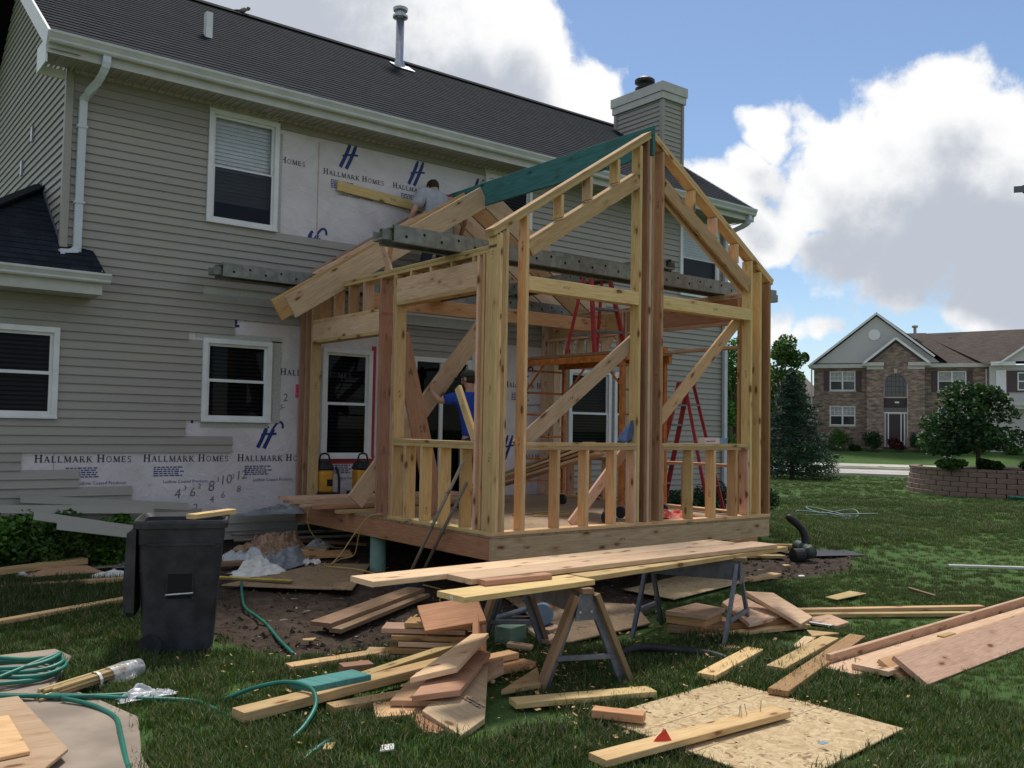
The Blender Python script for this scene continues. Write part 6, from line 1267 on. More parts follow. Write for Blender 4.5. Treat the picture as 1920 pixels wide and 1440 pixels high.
# ------------------------------------------------------------------ street side: brick house, trees, block planter
HD = 64.; HB = .34
bh = thing('brick_house', 'two storey brick house with gabled front and arched entry window across the street', 'house', FP(1.0, HD, HB))
def FM(r, d): return Matrix((Vector((ER.x, ED.x, 0, 0)), Vector((ER.y, ED.y, 0, 0)), Vector((0, 0, 1, 0)), Vector((0, 0, 0, 1)))) if False else Matrix(((ER.x, ED.x, 0, FP(r, d, 0).x), (ER.y, ED.y, 0, FP(r, d, 0).y), (0, 0, 1, 0), (0, 0, 0, 1)))
MH = FM(0, HD)                               # local x = right, y = away, z = up
def hb(name, mb, mat, parent=bh, uv=False):
    o = mb.build(name, mat, parent, mw=MH)
    if uv:
        u = o.data.uv_layers.new(name='UVMap'); me = o.data
        for p in me.polygons:
            nrm = p.normal
            for li in p.loop_indices:
                v = me.vertices[me.loops[li].vertex_index].co
                u.data[li].uv = (v.x, v.z) if abs(nrm.y) > .6 else ((v.y, v.z) if abs(nrm.x) > .6 else (v.x, v.y*1.2+v.z*.4))
    return o
def wall_holes(mb, x0, x1, z0, z1, y, holes):
    xs = sorted({x0, x1, *[h[0] for h in holes], *[h[1] for h in holes]}); zs = sorted({z0, z1, *[h[2] for h in holes], *[h[3] for h in holes]})
    for i in range(len(xs)-1):
        for j in range(len(zs)-1):
            if any(h[0] < (xs[i]+xs[i+1])/2 < h[1] and h[2] < (zs[j]+zs[j+1])/2 < h[3] for h in holes): continue
            mb.quad((xs[i], y, zs[j]), (xs[i+1], y, zs[j]), (xs[i+1], y, zs[j+1]), (xs[i], y, zs[j+1]))
W1 = [(-3.06, -1.48, 3.95, 5.22), (-3.06, -1.48, 1.68, 2.95), (3.39, 5.02, 3.92, 5.2), (3.39, 5.02, 1.6, 2.9)]
mb = MB(); wall_holes(mb, -4.05, .0, HB-.5, 5.45, 0, W1[:2]); wall_holes(mb, 2.58, 6.25, HB-.5, 5.45, 0, W1[2:]); mb.quad((-4.05, 9, HB-.5), (-4.05, 0, HB-.5), (-4.05, 0, 5.45), (-4.05, 9, 5.45)); mb.quad((6.25, 0, HB-.5), (6.25, 9, HB-.5), (6.25, 9, 5.45), (6.25, 0, 5.45)); hb('wall', mb, 'mixed_brick', uv=True)
# entry bay, proud of the wall with arched window and recessed door
EB = (-.78, 2.62); hx0, hx1 = .22, 1.62; cxm = (hx0+hx1)/2; ra = (hx1-hx0)/2; zsp = 4.35
mb = MB(); wall_holes(mb, EB[0], EB[1], HB-.5, zsp, -.7, [(hx0, hx1, HB-.6, zsp)])
N = 14; arcp = [(cxm-ra*math.cos(math.pi*i/N), zsp+ra*math.sin(math.pi*i/N)) for i in range(N+1)]
outl = lambda x: 5.5+max(0, 1.5-abs(x-.94)*.86)
for i in range(N): (xa, za), (xb, zb) = arcp[i], arcp[i+1]; mb.quad((xa, -.7, za), (xb, -.7, zb), (xb, -.7, outl(xb)), (xa, -.7, outl(xa)))
for xa, xb in ((EB[0], hx0), (hx1, EB[1])):
    for i in range(4): a, b_ = xa+(xb-xa)*i/4, xa+(xb-xa)*(i+1)/4; mb.quad((a, -.7, zsp), (b_, -.7, zsp), (b_, -.7, outl(b_)), (a, -.7, outl(a)))
mb.quad((EB[0], .0, HB-.5), (EB[0], -.7, HB-.5), (EB[0], -.7, 5.5), (EB[0], .0, 5.5)); mb.quad((EB[1], -.7, HB-.5), (EB[1], 0, HB-.5), (EB[1], 0, 5.5), (EB[1], -.7, 5.5)); hb('entry_bay', mb, 'mixed_brick', uv=True)
mb = MB(); mb.box(hx0, hx1, -.55, -.45, 2.86, 3.5); hb('spandrel', mb, 'brick_shade_door')
aw = MB(); aw.v = [Vector((cxm, -.5, zsp))]+[Vector((x, -.5, z_)) for x, z_ in arcp]+[Vector((hx0, -.5, 3.5)), Vector((hx1, -.5, 3.5))]
aw.f = [(0, i+2, i+1) for i in range(N)]+[(N+2, N+3, 0, 1)[:3], (N+3, N+1, 0), (0, 1, N+2)]; wo = hb('arched_window', aw, 'window_glass_far' if 'window_glass_far' in MATS else 'dark_glass_far')
mb = MB()
for i in range(N): mb.bar((arcp[i][0]*.98+cxm*.02, -.53, arcp[i][1]), (arcp[i+1][0]*.98+cxm*.02, -.53, arcp[i+1][1]), .06, .06, (0, 1, 0))
mb.bar((hx0+.03, -.53, 3.5), (hx0+.03, -.53, zsp), .06, .06, (0, 1, 0)); mb.bar((hx1-.03, -.53, 3.5), (hx1-.03, -.53, zsp), .06, .06, (0, 1, 0)); mb.box(hx0, hx1, -.56, -.5, 3.46, 3.54); hb('window_frame', mb, 'stone_trim', wo)
for x in [hx0+(hx1-hx0)*k/6 for k in range(1, 6)]: mb = MB(); h_ = math.sqrt(max(0, ra*ra-(x-cxm)**2)); mb.box(x-.012, x+.012, -.53, -.505, 3.54, zsp+h_-.02); hb('muntin', mb, 'plum_shutter', wo)
for z_ in (3.85, 4.2, 4.55, 4.85): h_ = ra if z_ < zsp else math.sqrt(max(0, ra*ra-(z_-zsp)**2)); mb = MB(); mb.box(cxm-h_+.03, cxm+h_-.03, -.529, -.504, z_-.012, z_+.012); hb('muntin', mb, 'plum_shutter', wo)
mb = MB(); mb.box(cxm-.09, cxm+.09, -.74, -.69, 5.03, 5.3); hb('keystone', mb, 'stone_trim')
mb = MB(); mb.box(hx0, hx1, -.5, -.44, HB, 2.86); hb('door_surround', mb, 'lilac_panel'); mb = MB(); mb.box(.52, 1.22, -.53, -.5, HB+.05, 2.42); dd = hb('front_door', mb, 'brick_shade_door')
mb = MB()
for x in (.30, .50, 1.24, 1.44): mb.box(x-.03, x+.03, -.56, -.49, HB, 2.48)
mb.box(hx0, hx1, -.565, -.49, 2.48, 2.56); hb('door_frame', mb, 'white_vinyl', dd)
for x in (.40, 1.34): mb = MB(); mb.box(x-.05, x+.05, -.515, -.495, HB+.4, 2.42); hb('side_light', mb, 'dark_glass_far', dd)
mb = MB(); mb.box(hx0+.05, hx1-.05, -.52, -.495, 2.58, 2.84); hb('fan_light', mb, 'dark_glass_far', dd)
mb = MB(); mb.box(.88, 1.13, -.565, -.553, 3.14, 3.24); hb('house_number_plate', mb, 'white_vinyl')
for i, (x0, x1, z0, z1) in enumerate(W1):
    mb = MB(); f = .07; mb.box(x0, x1, .03, .17, z1-f, z1); mb.box(x0, x1, .03, .17, z0, z0+f); mb.box(x0, x0+f, .031, .17, z0+f, z1-f); mb.box(x1-f, x1, .031, .17, z0+f, z1-f); mb.box((x0+x1)/2-.05, (x0+x1)/2+.05, .032, .17, z0+f, z1-f); mb.box(x0+f, x1-f, .05, .16, (z0+z1)/2-.03, (z0+z1)/2+.03)
    wo = hb('window', mb, 'white_vinyl')
    for x in (x0+f, (x0+x1)/2+.05):
        mb = MB(); mb.quad((x, .12, z0+f), (x+(x1-x0)/2-f-.05, .12, z0+f), (x+(x1-x0)/2-f-.05, .12, z1-f), (x, .12, z1-f)); hb('pane', mb, 'dark_glass_far', wo)
        mb = MB(); zt = (z0+z1)/2+.03; mb.quad((x, .114, zt), (x+(x1-x0)/2-f-.05, .114, zt), (x+(x1-x0)/2-f-.05, .114, z1-f), (x, .114, z1-f)); hb('curtain', mb, 'far_curtain', wo)
        if i != 2:
            mb = MB()
            for k in (1, 2): mb.box(x+k*((x1-x0)/2-f-.05)/3-.012, x+k*((x1-x0)/2-f-.05)/3+.012, .09, .11, zt, z1-f)
            mb.box(x, x+(x1-x0)/2-f-.05, .0895, .1095, (zt+z1-f)/2-.012, (zt+z1-f)/2+.012); hb('muntin', mb, 'white_vinyl', wo)
    mb = MB(); mb.box(x0-.06, x1+.06, -.07, .028, z0-.1, z0-.001); hb('window_sill', mb, 'stone_trim', wo)
    if i in (0, 2):
        for x in (x0-.36, x1+.03): mb = MB(); mb.box(x, x+.33, -.06, -.002, z0-.03, z1+.02); hb('shutter', mb, 'plum_shutter')
# cornices, roofs
mb = MB(); mb.box(-4.35, -.55, -.35, .3, 5.42, 5.66); mb.box(2.4, 6.5, -.35, .3, 5.42, 5.66); mb.box(-1.05, .25, -.95, -.36, 5.5, 5.72); mb.box(1.65, 2.95, -.95, -.36, 5.5, 5.72); mb.box(-.78, .22, -.78, -.701, 5.28, 5.49); mb.box(1.62, 2.62, -.78, -.701, 5.28, 5.49); hb('cornice', mb, 'cream_trim')
gx, gz0, gz1 = .10, 5.72, 9.05
mb = MB(); mb.v = [Vector((-4.0, -.15, 5.66)), Vector((3.6, -.15, 5.66)), Vector((gx-.3, -.15, 8.75))]; mb.f = [(0, 1, 2)]; go_ = hb('gable_wall', mb, 'white_gable_siding')
mb = MB(); mb.v = [Vector((-4.4, -.4, 5.60)), Vector((gx-.3, -.4, 9.0)), Vector((gx-.3, 4.6, 9.0)), Vector((-4.4, 4.6, 5.60)), Vector((3.9, -.4, 5.75)), Vector((3.9, 4.6, 5.75))]; mb.f = [(0, 1, 2, 3), (1, 4, 5, 2)]; hb('gable_roof', mb, 'brown_shingles', uv=True)
mb = MB(); mb.bar((-4.4, -.36, 5.52), (gx-.3, -.36, 8.92), .12, .26, (0, 1, 0)); mb.bar((gx-.3, -.355, 8.92), (3.2, -.355, 6.1), .12, .26, (0, 1, 0)); hb('rake_board', mb, 'white_vinyl')
mb = MB(); mb.tube([(-.33, -.14, 7.55), (-.33, -.22, 7.55)], .36, 24); o = hb('round_vent', mb, 'white_vinyl')
mb = MB(); mb.v = [Vector((-.95, -1.0, 5.72)), Vector((.94, -1.0, 7.30)), Vector((.94, 1.5, 7.30)), Vector((-.95, 1.5, 5.72)), Vector((2.85, -1.0, 5.72)), Vector((2.85, 1.5, 5.72))]; mb.f = [(0, 1, 2, 3), (1, 4, 5, 2)]; hb('entry_roof', mb, 'brown_shingles', uv=True)
mb = MB(); mb.bar((-.95, -.95, 5.68), (.94, -.95, 7.24), .14, .24, (0, 1, 0)); mb.bar((.94, -.945, 7.24), (2.85, -.945, 5.68), .14, .24, (0, 1, 0)); hb('rake_board', mb, 'white_vinyl')
mb = MB(); mb.v = [Vector(p) for p in ((-4.35, -.3, 5.66), (6.55, -.3, 5.66), (2.9, 4.6, 8.1), (-.4, 4.6, 8.1), (6.55, 9.3, 5.66), (-4.35, 9.3, 5.66))]; mb.f = [(0, 1, 2, 3), (1, 4, 2), (3, 2, 4, 5), (0, 3, 5)]; hb('hip_roof', mb, 'brown_shingles', uv=True)
mb = MB(); mb.lathe((2.2, 3.6, 7.6), [(.10, 0), (.10, .75), (.2, .78), (.2, .9), (.02, .95)], 12); hb('roof_vent', mb, 'stone_trim'); mb = MB(); mb.lathe((4.3, 3.6, 7.3), [(.07, 0), (.07, .35), (.1, .36), (.1, .42)], 10); hb('roof_vent', mb, 'stone_trim')
# garage wing at right
mb = MB(); mb.quad((6.25, -.6, HB-.5), (14, -.6, HB-.5), (14, -.6, 5.5), (6.25, -.6, 5.5)); mb.quad((6.25, .5, HB-.5), (6.25, -.6, HB-.5), (6.25, -.6, 5.5), (6.25, .5, 5.5)); wg = hb('wing_wall', mb, 'white_gable_siding')
mb = MB(); mb.v = [Vector(p) for p in ((6.0, -.9, 5.55), (14.5, -.9, 5.55), (11.5, 4.6, 8.3), (2.5, 4.6, 8.05), (6.0, 2.0, 5.55))]; mb.f = [(0, 1, 2, 3)]; hb('wing_roof', mb, 'brown_shingles', uv=True)
mb = MB(); mb.v = [Vector((7.0, -1.1, 5.7)), Vector((11.6, -1.1, 5.7)), Vector((9.3, -1.1, 7.4))]; mb.f = [(0, 1, 2)]; hb('wing_gable', mb, 'white_gable_siding'); mb = MB(); mb.bar((6.7, -1.25, 5.55), (9.3, -1.25, 7.45), .12, .25, (0, 1, 0)); mb.bar((9.3, -1.255, 7.45), (11.9, -1.255, 5.55), .12, .25, (0, 1, 0)); mb.box(6.3, 7.6, -1.2, -.6, 5.45, 5.68); hb('wing_trim', mb, 'white_vinyl')
mb = MB(); mb.v = [Vector((6.7, -1.2, 5.62)), Vector((9.3, -1.2, 7.52)), Vector((9.3, 3, 7.52)), Vector((6.7, 3, 5.62)), Vector((11.9, -1.2, 5.62)), Vector((11.9, 3, 5.62))]; mb.f = [(0, 1, 2, 3), (1, 4, 5, 2)]; hb('wing_gable_roof', mb, 'brown_shingles', uv=True)
mb = MB(); mb.box(7.2, 9.0, -.72, -.61, 3.85, 5.15); wo = hb('window', mb, 'plum_shutter'); mb = MB(); mb.box(7.75, 8.85, -.75, -.722, 3.95, 5.05); hb('window_frame', mb, 'white_vinyl', wo)
for x in (7.82, 8.34):
    for z_ in (4.02, 4.54): mb = MB(); mb.box(x, x+.44, -.762, -.752, z_, z_+.44); hb('pane', mb, 'dark_glass_far', wo)
mb = MB(); mb.box(6.6, 7.15, -.68, -.61, 3.8, 5.2); hb('shutter', mb, 'white_vinyl'); mb = MB(); mb.box(6.3, 14, -1.6, -.61, 3.0, 3.2); mb.box(6.3, 14, -1.5, -.62, 2.8, 2.99); hb('porch_trim', mb, 'cream_trim')
mb = MB(); mb.tube([(-4.18, -.2, HB-.3), (-4.18, -.2, 5.5)], .05, 8); mb.tube([(6.12, -.2, HB-.3), (6.12, -.2, 5.3)], .05, 8); hb('downspout', mb, 'white_gutter')
mb = MB(); mb.lathe((-4.55, .6, 5.9), [(.02, 0), (.02, .4)], 8); do = hb('dish_mast', mb, 'black_plastic'); mb = MB(); mb.tube([(-4.62, .5, 6.22), (-4.58, .55, 6.24), (-4.55, .62, 6.26)], [.36, .25, .05], 16); hb('satellite_dish', mb, 'black_plastic', do)
# neighbour roof beyond, and eave corner at the right frame edge
nh = thing('neighbour_house', 'dark red roofed house half hidden behind the left corner of the brick house', 'house', FP(-5.8, 80, .3))
MH2 = FM(0, 80)
mb = MB(); mb.box(-9.5, -4.8, 0, 6, -.5, 4.2); o = mb.build('wall', 'mixed_brick', nh, mw=MH2); mb = MB(); mb.v = [Vector(p) for p in ((-10, -.4, 4.2), (-4.4, -.4, 4.2), (-6.5, 3, 6.6), (-8, 3, 6.6), (-4.4, 6.4, 4.2), (-10, 6.4, 4.2))]; mb.f = [(0, 1, 2, 3), (1, 4, 2), (2, 4, 5, 3), (0, 3, 5)]; mb.build('roof', 'plum_shutter', nh, mw=MH2)
mb = MB(); mb.box(-5.9, -5.4, -.1, -.01, 2.6, 4.0); mb.build('trim', 'white_vinyl', nh, mw=MH2)
eh = thing('neighbour_house', 'house at the right frame edge showing only its dark eave corner', 'house', FP(7, 30, -.76)); MH3 = FM(0, 30)
mb = MB(); mb.v = [Vector(p) for p in ((3.66, 0, 8.30), (9, 0, 8.30), (11, 7, 8.30), (6.6, 7, 8.30), (7.6, 3.5, 10.4), (9.8, 3.5, 10.4))]; mb.f = [(0, 1, 5, 4), (0, 4, 3), (3, 4, 5, 2), (3, 2, 1, 0)]; mb.build('roof', 'charcoal_shingles', eh, mw=MH3)
mb = MB(); mb.box(3.62, 9, -.06, -.005, 8.16, 8.34); mb.build('gutter', 'grey_painted_steel', eh, mw=MH3); wq = [(4.32, .5), (9, .5), (10.6, 6.5), (6.75, 6.5)]; mk('wall', [(x, y, z_) for z_ in (-1.2, 8.28) for x, y in wq], [(i, (i+1) % 4, (i+1) % 4+4, i+4) for i in range(4)]+[(4, 5, 6, 7)], 'taupe_siding', eh, mw=MH3); mb = MB(); mb.tube([(4.36, .42, 8.2), (4.36, .42, -.8)], .05, 8); mb.build('downspout', 'grey_painted_steel', eh, mw=MH3)

# ------------------------------------------------------------------ trees and shrubs
def leaves(name, pts, size, mat, parent, seed=1, up=.3, aspect=.6, ng=False):
    """many small leaf faces at the given points"""
    rg = np.random.default_rng(seed); P = np.array([(p[0], p[1], p[2]) for p in pts]); n = len(P)
    d = rg.normal(size=(n, 3)); d[:, 2] *= .6; d /= np.linalg.norm(d, axis=1)[:, None]
    nn = rg.normal(size=(n, 3)); nn[:, 2] += up*2; nn -= d*np.sum(nn*d, 1)[:, None]; nn /= np.linalg.norm(nn, axis=1)[:, None]; s = np.cross(d, nn)
    L = size*rg.uniform(.6, 1.3, size=(n, 1)); w = L*aspect*.5
    V = np.empty((n, 4, 3)); V[:, 0] = P-d*L*.5; V[:, 1] = P+s*w; V[:, 2] = P+d*L*.5; V[:, 3] = P-s*w
    me = bpy.data.meshes.new(name); me.vertices.add(n*4); me.vertices.foreach_set('co', V.reshape(-1)); me.loops.add(n*4); me.loops.foreach_set('vertex_index', np.arange(n*4, dtype=np.int32)); me.polygons.add(n); me.polygons.foreach_set('loop_start', np.arange(0, n*4, 4, dtype=np.int32)); me.polygons.foreach_set('loop_total', np.full(n, 4, dtype=np.int32)); me.update(); me.validate()
    me.materials.append(MATS[mat]); o = bpy.data.objects.new(name, me); return link(o, parent)
def clump_points(clumps, n, seed):
    rg = random.Random(seed); out = []; tot = sum(c_[3]**2 for c_ in clumps)
    for cx, cy, cz, r_, sq in clumps:
        for _ in range(int(n*r_*r_/tot)):
            v = Vector((rg.gauss(0, 1), rg.gauss(0, 1), rg.gauss(0, 1))).normalized()*r_*(rg.random()**.28)
            out.append((cx+v.x, cy+v.y, cz+v.z*sq))
    return out
def tree(label, base, h, cr, czr, n, size, mat, seed, trunk_h=.3, nb=16, squash=.8, group='trees by the street', name='leafy_tree'):
    base = Vector(base); rg = random.Random(seed); t_ = thing(name, label, 'tree', base, group)
    mb = MB(); tp = base+Vector((0, 0, h*.75)); r0_ = max(.05, h*.022)
    mb.tube([base-Vector((0, 0, .1)), base+Vector((.02*h*.3, 0, h*trunk_h)), tp], [r0_*1.3, r0_, r0_*.3], 9)
    cl = []
    for i in range(nb):
        a = rg.random()*6.28; f = rg.random(); zz = h*(czr[0]+(czr[1]-czr[0])*f); env = (math.sin(math.pi*min(max((f*.85+.12), 0), 1))**.6 if czr[0] > .1 and label.find('weeping') < 0 else (1.05-.75*f*f)); rr = cr*env*(.35+.65*rg.random()**.5)*.75
        c_ = base+Vector((rr*math.cos(a), rr*math.sin(a), zz)); cl.append((c_.x, c_.y, c_.z, cr*rg.uniform(.26, .44), squash)); s0 = base+Vector((0, 0, h*trunk_h*rg.uniform(.8, 1.3)))
        mb.tube([s0, s0.lerp(c_, .6)+Vector((0, 0, .05*h)), c_], [r0_*.55, r0_*.3, r0_*.1], 6)
    mb.build('trunk', 'bark', t_); leaves('crown', clump_points(cl, n, seed), size, mat, t_, seed); return t_
def gz(p): return G(p.x, p.y)
def gF(r, d): p = FP(r, d, 0); return Vector((p.x, p.y, G(p.x, p.y)))
# planter tree: wide low umbrella crown
pb = gF(2.85, 32.3); pb.z = .10
tree('small weeping tree with a wide flat crown growing in the block planter', pb, 2.75, 1.75, (.22, .86), 7500, .16, 'leaf_dark', 11, .36, 30, .55)
def spruce(label, base, h, r_, n, seed, mat='needle_blue', group='trees by the street'):
    rg = random.Random(seed); base = Vector(base); t_ = thing('spruce_tree', label, 'tree', base, group); mb = MB(); mb.tube([base, base+Vector((0, 0, h))], [h*.022, .01], 8)
    pts = []
    nb_ = 130
    for i in range(nb_):
        f = (i+.5)/nb_; zz = h*(.04+.94*f); L = r_*(1-f)**.85*rg.uniform(.72, 1.08)+.05; a = i*2.4+rg.uniform(-.3, .3); tip = base+Vector((L*math.cos(a), L*math.sin(a), zz-L*.18+.12*L)); st = base+Vector((0, 0, zz)); mb.tube([st, tip], [.02, .005], 5)
        for k in range(max(6, int(n/nb_*(L/r_+.15)*1.5))):
            u = rg.random()**.7; p = st.lerp(tip, u); w_ = .16*L*(1.1-u)+.06; pts.append((p.x+rg.gauss(0, w_), p.y+rg.gauss(0, w_), p.z+rg.gauss(0, .05)-.05*rg.random()))
    mb.build('trunk', 'bark', t_); leaves('crown', pts, .17, mat, t_, seed, .1, .22); return t_
spruce('dark blue green spruce beside the corner of the framed room', gF(-3.35, 39.5), 4.5, 2.35, 20000, 5)
tree('tall bushy tree behind the dark spruce', gF(-5.9, 62), 7.4, 1.7, (.15, .95), 7000, .24, 'leaf_mid', 21, .15, 26, 1.0)
tree('bright green columnar tree seen through the frame beside the house corner', gF(-6.6, 46), 6.4, 1.1, (.08, .97), 6000, .19, 'leaf_bright', 22, .1, 24, 1.3)
tree('second columnar tree seen through the frame', gF(-7.9, 50), 5.6, 1.2, (.08, .97), 5000, .2, 'leaf_mid', 23, .1, 22, 1.3)
def shrub(label, base, r_, h, n, size, mat, seed, group='shrubs', name='shrub', ax=(1., 1.)):
    rg = random.Random(seed); base = Vector(base); t_ = thing(name, label, 'shrub', base, group); cl = []
    for i in range(18): a = rg.random()*6.28; q_ = rg.random()**.5*.62; cl.append((base.x+r_*q_*math.cos(a)*ax[0], base.y+r_*q_*math.sin(a)*ax[1], base.z+h*(.22+.52*rg.random()*(1-q_*.55)), r_*rg.uniform(.2, .44), min(1., h/r_*.75)))
    mb = MB()
    for c_ in cl[:7]: mb.tube([base-Vector((0, 0, .05)), Vector(c_[:3])], [.02, .006], 5)
    mb.build('stems', 'bark', t_); leaves('foliage', clump_points(cl, n, seed), size, mat, t_, seed); return t_
shrub('round dark yew bush by the right corner of the framed room', gF(-2.75, 22.2), .62, 1.0, 9000, .055, 'yew_green', 31)
for i, (r_, rad, h, mt_, lb) in enumerate(((-2.3, .95, 1.7, 'leaf_mid', 'broad green shrub under the lower brick house window'), (-3.5, .5, .5, 'leaf_mid', 'low green shrub at the left corner of the brick house'), (-.35, .75, 1.55, 'leaf_dark', 'dark rounded shrub left of the brick house door'), (.95, .62, 1.0, 'leaf_maroon', 'maroon shrub in front of the brick house door'), (2.35, .8, 1.6, 'leaf_dark', 'dark rounded shrub right of the brick house door'), (3.4, .9, 1.1, 'leaf_mid', 'green shrub behind the planter tree'), (-1.5, .4, .5, 'leaf_dark', 'low shrub between the broad and the dark rounded shrubs'), (5.6, .45, .7, 'leaf_yellow', 'yellow flowering shrub behind the planter tree'), (7.3, .7, .6, 'leaf_bright', 'pale green mound by the brick house driveway'))):
    p = gF(r_, HD-1.7); shrub(lb, p, rad, h, 2200, .13, mt_, 60+i, 'shrubs along the brick house')
# planter: ring of stacked blocks
pl = thing('block_planter', 'raised round planter of rough brown stacked blocks on the lawn', 'planter', gF(3.6, 33.5)); PC = gF(4.3, 34.2); RP = 3.35
bm = bmesh.new(); bmesh.ops.create_cube(bm, size=1); bmesh.ops.bevel(bm, geom=bm.edges, offset=.07, segments=1, affect='EDGES'); 
for v in bm.verts: v.co *= 1+.05*noise.noise(v.co*4)
bme = bpy.data.meshes.new('block'); bm.to_mesh(bme); bm.free(); bme.materials.append(MATS['block_wall']); rgb = random.Random(9)
a0 = math.atan2(-ED.y, -ED.x)
for c_ in range(6):
    capc = c_ == 5; R_ = RP-.03*c_+(.04 if capc else 0); nB = 24; bh_ = .155 if not capc else .09; z_ = PC.z-.02+c_*.155+bh_/2
    for i in range(nB):
        a = a0+(i+.5*(c_ % 2)-nB/2)*(2*math.pi*.62/nB); o = bpy.data.objects.new('block', bme); L = R_*2*math.pi*.62/nB
        o.matrix_basis = Matrix.Translation((PC.x+R_*math.cos(a), PC.y+R_*math.sin(a), z_)) @ Matrix.Rotation(a+math.pi/2+rgb.uniform(-.02, .02), 4, 'Z') @ Matrix.Diagonal((L*.97, .26+rgb.uniform(-.02, .02), bh_*.96, 1)); link(o, pl)
mb = MB(); mb.lathe((PC.x, PC.y, PC.z), [(RP-.3, 0), (RP-.32, .72), (RP*.5, .84), (.01, .9)], 32); mb.build('planter_soil', 'soil', pl, True)
for i, (r_, d_, mt_, lb) in enumerate(((2.0, 31.6, 'leaf_mid', 'low green plant at the left of the block planter'), (3.2, 32.0, 'leaf_dark', 'dark low shrub under the planter tree'), (4.4, 32.2, 'leaf_mid', 'low green plant at the right of the block planter'), (5.6, 32.8, 'leaf_dark', 'dark low plant at the right frame edge in the planter'))):
    p = FP(r_, d_, .02); shrub(lb, p, .5, .42, 1500, .09, mt_, 80+i, 'plants in the block planter')
t_ = thing('sign_post', 'white wooden sign post standing behind the block planter', 'post', gF(2.15, 35)); p = gF(2.15, 35)
mb = MB(); mb.box(p.x-.09, p.x+.09, p.y-.09, p.y+.09, p.z, p.z+1.35); mb.build('post', 'white_vinyl', t_); mb = MB(); mb.bar((p.x, p.y, p.z+1.35), (p.x, p.y, p.z+1.42), .22, .22, (1, 0, 0)); mb.build('post_cap', 'white_vinyl', t_)
e_ = -ED*.095; mb = MB(); mb.bar(p+e_+Vector((0, 0, .95)), p+e_+Vector((0, 0, 1.05)), .01, .1, ER); mb.build('number_plate', 'grey_old_wood', t_)
t_ = thing('mailbox', 'grey mailbox post at the right frame edge near the street', 'mailbox', gF(6.7, 44)); p = gF(6.45, 44); mb = MB(); mb.box(p.x-.05, p.x+.05, p.y-.05, p.y+.05, p.z, p.z+1.0); mb.build('post', 'grey_old_wood', t_); mb = MB(); mb.tube([p+Vector((0, 0, 1.1))-ED*.2, p+Vector((0, 0, 1.1))+ED*.2], .12, 12); mb.build('box', 'galvanised', t_)
hose('garden_hose', 'green hose heaped at the foot of the block planter', [FP(4.0+.5*math.cos(i*1.3), 30.6+.3*math.sin(i*2.1), -.72+.03*(i % 3)) for i in range(12)], .03, 'hose_green')
# shrubs against the wall on the left
shrub('leafy green shrub at the left frame edge under the wall', (-3.75, 3.95, -.55), .68, .76, 6000, .06, 'leaf_bright', 90, 'shrubs under the wall', ax=(1.2, .6))
shrub('leafy shrub under the fallen siding strips', (-3.0, 3.85, -.56), .66, .70, 6200, .06, 'leaf_mid', 91, 'shrubs under the wall', ax=(1.2, .6))
shrub('leafy shrub beside the bin under the wall', (-2.35, 3.78, -.56), .52, .62, 4800, .06, 'leaf_bright', 92, 'shrubs under the wall', ax=(1.1, .6))
shrub('small leafy shrub behind the bin', (-1.75, 4.1, -.55), .42, .50, 3000, .055, 'leaf_mid', 93, 'shrubs under the wall', ax=(1.1, .6))
shrub('thin upright weed growing against the printed wrap', (-2.25, 4.36, -.45), .10, .85, 500, .05, 'leaf_mid', 94, 'shrubs under the wall')
for i, (x, y) in enumerate(((4.9, 4.0), (5.9, 3.9), (6.9, 3.9), (7.9, 3.8))): shrub(['dark shrub below the right lower windows, first from the frame', 'dark shrub below the right lower windows, second from the frame', 'dark shrub below the right lower windows, third from the frame', 'dark shrub at the right house corner'][i], (x, y, -.57), .55, .85, 2600, .06, 'leaf_dark', 100+i, 'shrubs at the right end of the house')
# ------------------------------------------------------------------ grass (uncountable): tufts set out on the lawn, kept off boards, sheets, walk and soil
def tuft_mesh(seed, n, h, spread, wd, dry):
    rg = random.Random(seed); vs, fs = [], []; mats = []
    for i in range(n):
        a = rg.random()*6.28; r_ = spread*rg.random()**.5; bx_, by_ = r_*math.cos(a), r_*math.sin(a); hh = h*rg.uniform(.45, 1.15); la = rg.random()*6.28; ln = hh*rg.uniform(.15, .8); w_ = wd*rg.uniform(.7, 1.2); px, py = -math.sin(la)*w_/2, math.cos(la)*w_/2
        b_ = len(vs); m1 = (bx_+math.cos(la)*ln*.3, by_+math.sin(la)*ln*.3, hh*.62); tp = (bx_+math.cos(la)*ln, by_+math.sin(la)*ln, hh)
        vs += [(bx_-px, by_-py, -.01), (bx_+px, by_+py, -.01), (m1[0]+px*.8, m1[1]+py*.8, m1[2]), (m1[0]-px*.8, m1[1]-py*.8, m1[2]), tp]; fs += [(b_, b_+1, b_+2, b_+3), (b_+3, b_+2, b_+4)]; d_ = 1 if rg.random() < dry else 0; mats += [d_, d_]
    me = bpy.data.meshes.new('grass_tuft'); me.from_pydata(vs, [], fs); me.materials.append(MATS['grass_blade']); me.materials.append(MATS['dry_blade']); me.polygons.foreach_set('material_index', mats); me.update(); return me
tc_ = bpy.data.collections.new('grass_tufts')       # sources, not linked to the scene
for k in range(5): tc_.objects.link(bpy.data.objects.new('grass_tuft_source', tuft_mesh(200+k, 34, .075, .085, .0058, .05+.04*k)))
rgn = np.random.default_rng(4)
def field(x0, x1, y0, y1, dens): n = int((x1-x0)*(y1-y0)*dens); return np.stack([rgn.uniform(x0, x1, n), rgn.uniform(y0, y1, n)], 1)
fr_ = rgn.uniform(-7, 10, 9000); fd_ = 17+27*rgn.random(9000)**.8
